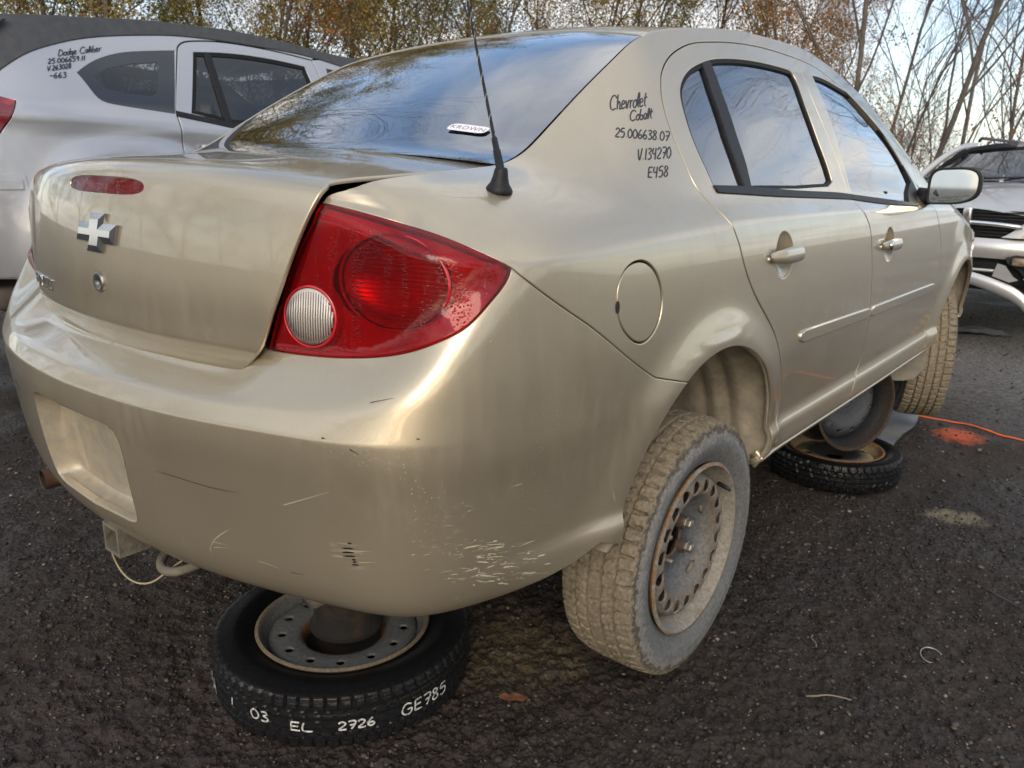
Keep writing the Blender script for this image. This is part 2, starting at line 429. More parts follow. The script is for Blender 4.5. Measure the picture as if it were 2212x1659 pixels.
BK = {
'bump_bot':[(1.077,0.2781),(1.1424,0.2565),(1.1722,0.272),(1.2136,0.2846),(1.2387,0.3173)],
'qgap':[(0.9689,0.8882),(0.9839,0.8755),(1.0025,0.8617),(1.0245,0.8469),(1.0482,0.8315),(1.0728,0.816),(1.0968,0.8012),(1.1184,0.7881),(1.1376,0.7765),(1.1579,0.7634),(1.1832,0.7463),(1.2126,0.7259),(1.2436,0.7043),(1.2732,0.6841),(1.3012,0.6656),(1.33,0.6477),(1.3595,0.6301),(1.3874,0.6133),(1.4168,0.5962)],
'tl_top':[(0.5828,0.9308),(0.6083,0.9298),(0.6342,0.9316),(0.6614,0.9348),(0.6915,0.9382),(0.7262,0.9434),(0.7679,0.9537),(0.8084,0.9601),(0.8374,0.9555),(0.8598,0.9478),(0.879,0.9392),(0.8968,0.93),(0.914,0.9199),(0.9314,0.9085),(0.9491,0.8987),(0.9694,0.8906)],
'tl_bot':[(0.4712,0.676),(0.502,0.6766),(0.5313,0.6773),(0.5591,0.6784),(0.5863,0.6807),(0.6135,0.6846),(0.6411,0.6904),(0.6693,0.6976),(0.6991,0.7064),(0.7308,0.7172),(0.7628,0.73),(0.7912,0.7431),(0.8148,0.7553),(0.8346,0.7662),(0.8517,0.7758),(0.8664,0.7845),(0.88,0.7936),(0.8936,0.8045),(0.9076,0.8174),(0.9215,0.8313),(0.9349,0.8445),(0.9468,0.8566),(0.9565,0.8677),(0.9636,0.8781),(0.9689,0.8882)],
'tl_in':[(0.5828,0.9308),(0.5719,0.8894),(0.5562,0.8653),(0.5418,0.8417),(0.5289,0.8186),(0.517,0.7946),(0.5055,0.7684),(0.494,0.7395),(0.4823,0.7083),(0.4712,0.676)],
'lid_edge':[(0.5704,0.4498),(0.5583,0.3948),(0.5473,0.3674),(0.5404,0.3578),(0.5406,0.3414),(0.5386,0.3202),(0.5297,0.2893),(0.5126,0.2428),(0.4864,0.1748),(0.4642,0.1218),(0.4385,0.0684),(0.4064,0.0375),(0.37,0.0112)],
'rdoor_t':[(1.7645,1.3381),(1.779,1.3474),(1.7956,1.3568),(1.816,1.3664),(1.8397,1.3758),(1.8651,1.3842),(1.8911,1.3916),(1.918,1.3981),(1.9459,1.4041),(1.9751,1.4093),(2.0059,1.413),(2.0385,1.4152),(2.0728,1.4165),(2.1083,1.4173),(2.1448,1.4179),(2.1827,1.4182),(2.2228,1.418),(2.2661,1.4176),(2.3131,1.4172),(2.3642,1.4174),(2.418,1.4175),(2.4724,1.4167),(2.5275,1.4151),(2.5839,1.4131),(2.6423,1.411)],
'rdoor_l':[(1.7645,1.3381),(1.748,1.3237),(1.733,1.309),(1.7204,1.2937),(1.7101,1.2774),(1.7011,1.2595),(1.6925,1.2394),(1.6838,1.2171),(1.6756,1.1932),(1.6689,1.1689),(1.6642,1.145),(1.6607,1.122),(1.6576,1.0994),(1.6543,1.0771),(1.6509,1.0549),(1.6485,1.0334),(1.6484,1.0132),(1.6516,0.995),(1.6579,0.9789),(1.6661,0.9647),(1.6752,0.952),(1.6841,0.9401),(1.6918,0.9287),(1.6974,0.9171),(1.6996,0.9051),(1.7006,0.8954),(1.7101,0.881),(1.7185,0.8653),(1.7266,0.8501),(1.7324,0.8378),(1.7368,0.8272),(1.7431,0.8151),(1.7533,0.8002),(1.7663,0.7835),(1.7807,0.7666),(1.7956,0.7505),(1.8117,0.7347),(1.8294,0.7189),(1.8493,0.7028),(1.8707,0.6863),(1.8927,0.6698),(1.9142,0.6534),(1.9344,0.6369),(1.9526,0.6204),(1.9684,0.6038),(1.982,0.5869),(1.994,0.5695),(2.0069,0.5513),(2.0203,0.5326),(2.0334,0.5139),(2.0451,0.4952),(2.0569,0.4755),(2.0695,0.4545),(2.0809,0.433),(2.0893,0.4122),(2.0932,0.3929),(2.0942,0.3746),(2.0801,0.3606),(2.0468,0.3525),(2.0158,0.3439),(1.9948,0.332)],
'b_gap':[(2.6423,1.411),(2.6318,1.3817),(2.6213,1.3526),(2.6119,1.3236),(2.6062,1.2947),(2.603,1.2658),(2.6005,1.2368),(2.5985,1.2078),(2.5991,1.1793),(2.6035,1.1514),(2.6092,1.1235),(2.6142,1.0954),(2.6176,1.0671),(2.6199,1.039),(2.6206,1.0113),(2.6206,0.9852),(2.619,0.9623),(2.6176,0.9439),(2.6242,0.9301),(2.6346,0.9167),(2.6394,0.9002),(2.6548,0.8889),(2.6741,0.876),(2.6873,0.8643),(2.6966,0.8503),(2.704,0.8319),(2.7109,0.8092),(2.7196,0.7827),(2.7298,0.7536),(2.7397,0.7259),(2.7474,0.7038),(2.7498,0.6911),(2.7502,0.6803),(2.7557,0.6589),(2.7649,0.6294),(2.7747,0.5975),(2.7826,0.5693),(2.7894,0.5473),(2.7936,0.5292),(2.797,0.5113),(2.8002,0.4918),(2.8049,0.4696),(2.8111,0.4443),(2.8167,0.4176),(2.8192,0.3921),(2.8159,0.3707),(2.7929,0.3562),(2.7598,0.344),(2.7392,0.3267),(2.7385,0.305),(2.7398,0.2888),(2.738,0.2816)],
'rwin':[(1.7267,0.985),(1.7309,1.0762),(1.7441,1.1645),(1.7748,1.2409),(1.8038,1.2839),(1.8579,1.3185),(1.932,1.3453),(2.0302,1.3639),(2.1523,1.3681),(2.3032,1.365),(2.457,1.3626),(2.5545,1.3576),(2.548,1.3291),(2.5174,1.2193),(2.5095,1.1103),(2.5141,1.015),(2.505,0.9657),(2.6263,0.9579),(2.598,0.9454),(2.2739,0.9539),(1.9268,0.9667)],
'fwin':[(2.7108,1.3613),(2.845,1.3661),(3.032,1.3671),(3.2171,1.3629),(3.3107,1.2802),(3.3712,1.2045),(3.4181,1.1344),(3.4713,1.0572),(3.4999,0.9861),(3.3552,0.9125),(2.9709,0.9284),(2.6483,0.9527)],
'fuel':[(1.2248,0.8055),(1.2292,0.8303),(1.2509,0.8567),(1.2824,0.8676),(1.3139,0.8659),(1.3423,0.8525),(1.3665,0.827),(1.3806,0.7889),(1.3765,0.7531),(1.3556,0.7248),(1.3232,0.71),(1.2907,0.7147),(1.254,0.7398),(1.2324,0.7699)],
'fdoor_t':[(2.6409,1.4107),(2.6864,1.4081),(2.7332,1.4051),(2.7817,1.4016),(2.8315,1.3973),(2.8819,1.3921),(2.9321,1.386),(2.9815,1.3789),(3.0313,1.3719),(3.0802,1.364),(3.1253,1.3534),(3.1657,1.3401),(3.2027,1.3252),(3.2384,1.31),(3.2732,1.2938),(3.3066,1.2751),(3.3378,1.2523),(3.366,1.2256),(3.3919,1.1966),(3.4181,1.1677),(3.4434,1.1391),(3.4659,1.1096),(3.4857,1.0793),(3.5054,1.049),(3.5265,1.0182)],
'fdoor_f':[(3.5265,1.0182),(3.5659,0.9483),(3.5908,0.8982),(3.6655,0.8277),(3.7325,0.7288),(3.7714,0.6266),(3.8005,0.5209),(3.8019,0.4146),(3.7447,0.3391)],
'divider_a':[(1.9911,1.3572),(1.9587,1.2776),(1.9147,1.1402),(1.8975,1.0437),(1.8921,0.9909)],
'divider_b':[(2.0367,1.3639),(2.0059,1.2764),(1.9668,1.1428),(1.9465,1.0506),(1.9248,0.9877)],
'belt':[(1.7274,1.0029),(1.9291,0.9876),(2.2386,0.9721),(2.5078,0.9657),(2.6285,0.9594),(2.9979,0.9405),(3.3584,0.924),(3.3515,0.911),(2.9571,0.9221),(2.6099,0.9438),(2.2719,0.9525),(1.9259,0.9659),(1.7321,0.9825)],
'hand_r':[(1.8594,0.8136),(2.1145,0.8105)],
'hand_f':[(2.7945,0.7888),(3.0462,0.7869)],
'mould_r':[(2.1381,0.5837),(2.7701,0.5734)],
'mould_f':[(2.7787,0.5734),(3.7022,0.574)],
'antenna':[(1.0638,1.2165)],
'emblem':[(0.0063,0.2338)],
'keyhole':[(0.0099,0.1422)],
'chmsl':[(-0.1697,0.3159),(-0.1326,0.3266),(0.012,0.3277),(0.1268,0.3276),(0.1542,0.3201),(0.1384,0.3099),(0.0234,0.3068),(-0.1068,0.307)],
'badge':[(-0.4796,0.0936),(-0.2906,0.0925)],
'tl_ring':[(0.7352,0.9034),(0.8042,0.923),(0.8417,0.8987),(0.8651,0.8674),(0.8555,0.8232),(0.8152,0.7856),(0.7434,0.7555),(0.6768,0.7425),(0.6332,0.752),(0.6045,0.7932),(0.6183,0.8336),(0.6583,0.871)],
'tl_rev':[(0.5625,0.7388),(0.5177,0.7461),(0.6101,0.7468),(0.5634,0.7773),(0.5642,0.7013)],
'sticker':[(1.3536,0.6254),(1.3453,0.7727)],
'frit_in':[(1.2854,0.0512),(1.2604,0.4675),(1.278,0.7096),(1.2883,0.8722),(1.308,0.9018),(1.3527,0.8992),(1.4521,0.8864),(1.5691,0.8719),(1.6656,0.8591),(1.7211,0.8431),(1.7423,0.8046)],
'text':[[(1.576,1.3609),(1.5776,1.3648),(1.5784,1.3684),(1.5774,1.3711),(1.5744,1.3727),(1.5703,1.3731),(1.5659,1.3721),(1.5614,1.3699),(1.557,1.3669),(1.5528,1.3634),(1.5489,1.3597),(1.5454,1.3557),(1.5427,1.3515),(1.5406,1.3471),(1.5397,1.3428),(1.5404,1.3394),(1.543,1.3377),(1.547,1.3373),(1.5518,1.3376)],[(1.5877,1.367),(1.5535,1.331)],[(1.5634,1.3415),(1.568,1.3445),(1.5721,1.3467),(1.575,1.3477),(1.5763,1.3468),(1.5757,1.3442),(1.5733,1.3404),(1.5695,1.3362),(1.5653,1.332),(1.5621,1.3285),(1.5611,1.3264),(1.5629,1.3258),(1.5662,1.3262)],[(1.5757,1.3343),(1.579,1.3333),(1.5823,1.3327),(1.5855,1.3331),(1.5884,1.3347),(1.5905,1.3371),(1.5911,1.3395),(1.5899,1.3414),(1.5875,1.3421),(1.5844,1.3412),(1.5809,1.339),(1.5773,1.3359),(1.5737,1.3322),(1.5707,1.3285),(1.5688,1.3253),(1.5688,1.323),(1.571,1.3221),(1.5747,1.3222),(1.5792,1.3227)],[(1.596,1.3363),(1.589,1.3277),(1.5835,1.3204),(1.5807,1.3159),(1.582,1.3157),(1.5875,1.3198),(1.5949,1.3257),(1.6017,1.3305),(1.6053,1.3316),(1.6053,1.3288)],[(1.609,1.3295),(1.5911,1.3101)],[(1.6011,1.3207),(1.6041,1.3232),(1.607,1.3253),(1.6096,1.3267),(1.6119,1.3269),(1.6138,1.3261),(1.6156,1.3247)],[(1.6235,1.3225),(1.6205,1.3218),(1.6174,1.3209),(1.6142,1.3195),(1.6108,1.3173),(1.6077,1.3145),(1.6053,1.3114),(1.6038,1.3083),(1.6036,1.3055),(1.6046,1.3036),(1.6068,1.3032),(1.6099,1.3041),(1.6135,1.306),(1.6171,1.3084),(1.6203,1.3112),(1.6228,1.3141),(1.624,1.3172),(1.6239,1.3202),(1.6235,1.3222),(1.6241,1.3222),(1.6259,1.3204),(1.6284,1.3177)],[(1.6174,1.3027),(1.6248,1.3081),(1.6319,1.3135),(1.6386,1.3188),(1.6445,1.324),(1.6494,1.3291),(1.6521,1.3328),(1.6516,1.3338),(1.6476,1.3317),(1.6415,1.3274),(1.6348,1.3219),(1.6283,1.3159),(1.6228,1.3099),(1.6192,1.3047),(1.618,1.3006),(1.6181,1.2973)],[(1.6308,1.3067),(1.6345,1.3059),(1.6382,1.3055),(1.6417,1.306),(1.6448,1.3077),(1.647,1.31),(1.6474,1.3124),(1.646,1.3142),(1.6433,1.3148),(1.64,1.3138),(1.6363,1.3115),(1.6325,1.3083),(1.6288,1.3047),(1.6258,1.3009),(1.624,1.2978),(1.6242,1.2956),(1.6266,1.2948),(1.6306,1.2951),(1.6355,1.2958)],[(1.6713,1.321),(1.6615,1.3135),(1.6527,1.3062),(1.6459,1.2996),(1.6418,1.2942),(1.6413,1.2904),(1.6432,1.2878)],[(1.6546,1.3122),(1.6667,1.3092)],[(1.5993,1.2887),(1.5999,1.2919),(1.5998,1.2947),(1.5985,1.2968),(1.5957,1.298),(1.592,1.2982),(1.5882,1.2974),(1.5844,1.2957),(1.5807,1.2933),(1.5773,1.2905),(1.5743,1.2874),(1.5718,1.284),(1.5701,1.2805),(1.5692,1.277),(1.5695,1.2737),(1.5709,1.2713),(1.5737,1.2702),(1.5774,1.2701),(1.5816,1.2704)],[(1.6007,1.2789),(1.5982,1.2785),(1.5957,1.2778),(1.5931,1.2767),(1.5905,1.2749),(1.5882,1.2726),(1.5865,1.2701),(1.5858,1.2676),(1.5861,1.2655),(1.5874,1.2641),(1.5894,1.2638),(1.592,1.2646),(1.5948,1.266),(1.5976,1.268),(1.6,1.2703),(1.6016,1.2727),(1.602,1.2752),(1.6013,1.2775),(1.6007,1.2788),(1.6013,1.2786),(1.6032,1.2771),(1.6057,1.275)],[(1.6213,1.2884),(1.6145,1.2825),(1.6083,1.2768),(1.6031,1.2714),(1.5993,1.2666),(1.5975,1.2627),(1.598,1.26),(1.6003,1.2586),(1.6033,1.2588),(1.6063,1.2605),(1.6094,1.2632),(1.6121,1.2664),(1.6134,1.2692),(1.6123,1.2707),(1.609,1.2707),(1.6046,1.27)],[(1.6285,1.2661),(1.627,1.268),(1.6253,1.2692),(1.6229,1.2692),(1.6199,1.268),(1.6168,1.2658),(1.6139,1.263),(1.6117,1.26),(1.6104,1.2573),(1.6106,1.2554),(1.6124,1.2548),(1.6156,1.2556),(1.6196,1.2581),(1.6238,1.2615),(1.6271,1.2646),(1.6285,1.2661),(1.6273,1.265),(1.6242,1.2619),(1.6207,1.258),(1.6183,1.2547),(1.6185,1.2531),(1.6207,1.253)],[(1.6239,1.2536),(1.6296,1.2577),(1.6351,1.2618),(1.6401,1.2659),(1.6444,1.27),(1.6477,1.274),(1.6493,1.2769),(1.6486,1.2777),(1.6455,1.276),(1.641,1.2726),(1.636,1.2683),(1.6313,1.2636),(1.6275,1.2589),(1.6252,1.255),(1.6247,1.252),(1.6254,1.2495)],[(1.6553,1.2721),(1.6481,1.2661),(1.6417,1.2603),(1.6368,1.2552),(1.6341,1.2511),(1.6343,1.2483),(1.6364,1.2465)],[(1.6424,1.2653),(1.6536,1.2628)],[(1.509,1.2749),(1.5124,1.2767),(1.5153,1.2774),(1.5173,1.2761),(1.5183,1.273),(1.5181,1.2693),(1.5165,1.2661),(1.5136,1.2635),(1.5095,1.2614),(1.5043,1.2597),(1.4991,1.2581),(1.4951,1.2564),(1.4936,1.2544),(1.4948,1.2518),(1.4981,1.249),(1.5025,1.2461)],[(1.5342,1.2619),(1.5318,1.2644),(1.5293,1.2663),(1.5263,1.2667),(1.5229,1.265),(1.5198,1.262),(1.5181,1.2589),(1.519,1.2568),(1.5215,1.2556),(1.5238,1.2541),(1.5241,1.2515),(1.5225,1.2481),(1.5198,1.2446),(1.5165,1.2416),(1.5132,1.2396),(1.5102,1.2388),(1.5081,1.2397),(1.5067,1.2418),(1.5057,1.2447)],[(1.5192,1.2344),(1.5204,1.2343)],[(1.5486,1.2506),(1.5451,1.2499),(1.5416,1.2488),(1.5382,1.2469),(1.535,1.244),(1.532,1.2404),(1.5293,1.2362),(1.5272,1.2318),(1.5261,1.2278),(1.5266,1.2251),(1.5292,1.2242),(1.533,1.2249),(1.537,1.2272),(1.5408,1.2305),(1.5439,1.2344),(1.5462,1.2386),(1.5476,1.2427),(1.5483,1.2467),(1.5486,1.2506)],[(1.5622,1.2408),(1.5586,1.24),(1.555,1.2389),(1.5516,1.237),(1.5483,1.2341),(1.5453,1.2305),(1.5426,1.2264),(1.5405,1.222),(1.5394,1.2181),(1.54,1.2155),(1.5427,1.2146),(1.5465,1.2154),(1.5506,1.2177),(1.5544,1.221),(1.5576,1.2249),(1.5599,1.229),(1.5613,1.233),(1.5619,1.237),(1.5622,1.2408)],[(1.578,1.2302),(1.5743,1.2289),(1.5705,1.2274),(1.5667,1.2256),(1.5629,1.2233),(1.5593,1.2205),(1.5562,1.2174),(1.554,1.2139),(1.553,1.2103),(1.5533,1.2073),(1.5552,1.2056),(1.5583,1.2056),(1.5618,1.2071),(1.5647,1.2099),(1.5664,1.2132),(1.5664,1.216),(1.5645,1.2173),(1.561,1.2172),(1.5567,1.2165)],[(1.5921,1.2216),(1.5883,1.2202),(1.5844,1.2187),(1.5806,1.2168),(1.5767,1.2145),(1.573,1.2118),(1.5699,1.2086),(1.5677,1.2052),(1.5668,1.2017),(1.5672,1.1988),(1.5691,1.1971),(1.5723,1.1971),(1.5758,1.1986),(1.5787,1.2015),(1.5804,1.2048),(1.5804,1.2075),(1.5784,1.2087),(1.5748,1.2086),(1.5705,1.2078)],[(1.598,1.2152),(1.6015,1.2152),(1.6044,1.2148),(1.6061,1.2133),(1.6064,1.2107),(1.605,1.208),(1.6019,1.2062),(1.5978,1.2055),(1.5942,1.2049),(1.5928,1.2037),(1.5937,1.2015),(1.5952,1.1987),(1.5955,1.1956),(1.5935,1.1927),(1.5902,1.1905),(1.5866,1.1894),(1.5835,1.1897),(1.5809,1.191),(1.5784,1.1929)],[(1.6205,1.2025),(1.6196,1.2052),(1.6183,1.2072),(1.6161,1.2077),(1.6131,1.2064),(1.6104,1.2039),(1.6091,1.2008),(1.6092,1.1975),(1.6097,1.194),(1.6097,1.1905),(1.6083,1.187),(1.6057,1.184),(1.6024,1.1821),(1.5991,1.1817),(1.5964,1.1827),(1.5951,1.1848),(1.5955,1.1874),(1.5975,1.1901),(1.6009,1.1926),(1.6053,1.1945),(1.61,1.1961),(1.6143,1.1975),(1.6175,1.199),(1.6194,1.2006),(1.6205,1.2025)],[(1.61,1.1786),(1.6114,1.1786)],[(1.6425,1.1954),(1.6384,1.1945),(1.6345,1.1932),(1.6308,1.1912),(1.6273,1.1884),(1.6242,1.185),(1.6216,1.1811),(1.6196,1.1771),(1.6188,1.1736),(1.6198,1.1713),(1.6228,1.1707),(1.6271,1.1717),(1.6315,1.174),(1.6355,1.1772),(1.6387,1.1809),(1.641,1.1848),(1.6421,1.1884),(1.6425,1.192),(1.6425,1.1954)],[(1.6523,1.1904),(1.6596,1.1888),(1.6641,1.1864),(1.6633,1.1826),(1.6572,1.1774),(1.6476,1.1712),(1.6363,1.1644)],[(1.6443,1.1778),(1.6537,1.1756)],[(1.5275,1.1745),(1.5165,1.1567),(1.5086,1.1427),(1.5069,1.1369),(1.5132,1.1423),(1.5255,1.1553),(1.5406,1.1718)],[(1.52,1.1362),(1.5215,1.1366)],[(1.5534,1.1652),(1.5262,1.1308)],[(1.5583,1.1602),(1.5622,1.1612),(1.5654,1.1615),(1.5672,1.1603),(1.5672,1.1575),(1.5654,1.1542),(1.5618,1.1515),(1.5573,1.1496),(1.5534,1.1481),(1.5515,1.1463),(1.5522,1.144),(1.5536,1.1411),(1.5537,1.1377),(1.5515,1.1341),(1.5479,1.1308),(1.5438,1.1286),(1.5401,1.1279),(1.537,1.1285),(1.5342,1.1297)],[(1.5767,1.1578),(1.5705,1.152),(1.5655,1.1468),(1.563,1.1426),(1.564,1.1401),(1.5683,1.1392),(1.5742,1.1391)],[(1.5855,1.1552),(1.5568,1.1202)],[(1.587,1.1468),(1.5913,1.15),(1.5951,1.1519),(1.5979,1.1517),(1.5994,1.1491),(1.5994,1.1455),(1.5976,1.142),(1.5941,1.1387),(1.5888,1.1353),(1.5821,1.1316),(1.5752,1.1279),(1.5696,1.1245),(1.5671,1.1217),(1.5686,1.1199),(1.5733,1.1188),(1.5795,1.118)],[(1.6084,1.1483),(1.6162,1.1478),(1.6208,1.1458),(1.6191,1.1411),(1.6117,1.134),(1.6006,1.1251),(1.5876,1.115)],[(1.5982,1.1322),(1.6081,1.1319)],[(1.6331,1.1433),(1.6285,1.1413),(1.624,1.1389),(1.6197,1.136),(1.6156,1.1323),(1.6118,1.128),(1.6085,1.1232),(1.6057,1.1182),(1.6042,1.1139),(1.6049,1.1114),(1.6083,1.1115),(1.6134,1.1138),(1.6187,1.1173),(1.6234,1.1217),(1.6274,1.1263),(1.6302,1.131),(1.6319,1.1353),(1.6327,1.1394),(1.6331,1.1433)],[(1.5327,1.0982),(1.5203,1.1)],[(1.5079,1.0831),(1.5189,1.0819)],[(1.4956,1.0664),(1.5076,1.0632)],[(1.5203,1.1),(1.5161,1.0945),(1.512,1.0889),(1.5079,1.0833),(1.5038,1.0777),(1.4997,1.0721),(1.4956,1.0664)],[(1.5393,1.0966),(1.5329,1.0903),(1.5279,1.0846),(1.5255,1.0802),(1.5269,1.0778),(1.5317,1.0772),(1.5381,1.0775)],[(1.5492,1.0944),(1.5205,1.0576)],[(1.5699,1.0902),(1.5662,1.0914),(1.5623,1.0919),(1.5581,1.0908),(1.5534,1.0876),(1.5494,1.0834),(1.5474,1.0798),(1.5489,1.0783),(1.5527,1.0784),(1.5561,1.0781),(1.5568,1.0758),(1.555,1.0719),(1.5515,1.0673),(1.5474,1.063),(1.543,1.0595),(1.539,1.0574),(1.5358,1.057),(1.5334,1.0582),(1.5314,1.0602)],[(1.5838,1.0838),(1.5825,1.0865),(1.5806,1.0882),(1.5777,1.0879),(1.5741,1.0855),(1.571,1.082),(1.5698,1.0782),(1.5701,1.0746),(1.5708,1.0708),(1.5706,1.0669),(1.5687,1.0628),(1.5654,1.0589),(1.5614,1.056),(1.5572,1.0548),(1.5539,1.0552),(1.5524,1.0571),(1.5532,1.0602),(1.5561,1.0638),(1.5605,1.0676),(1.5659,1.071),(1.5715,1.0741),(1.5766,1.0768),(1.5804,1.0793),(1.5826,1.0816),(1.5838,1.0838)]],
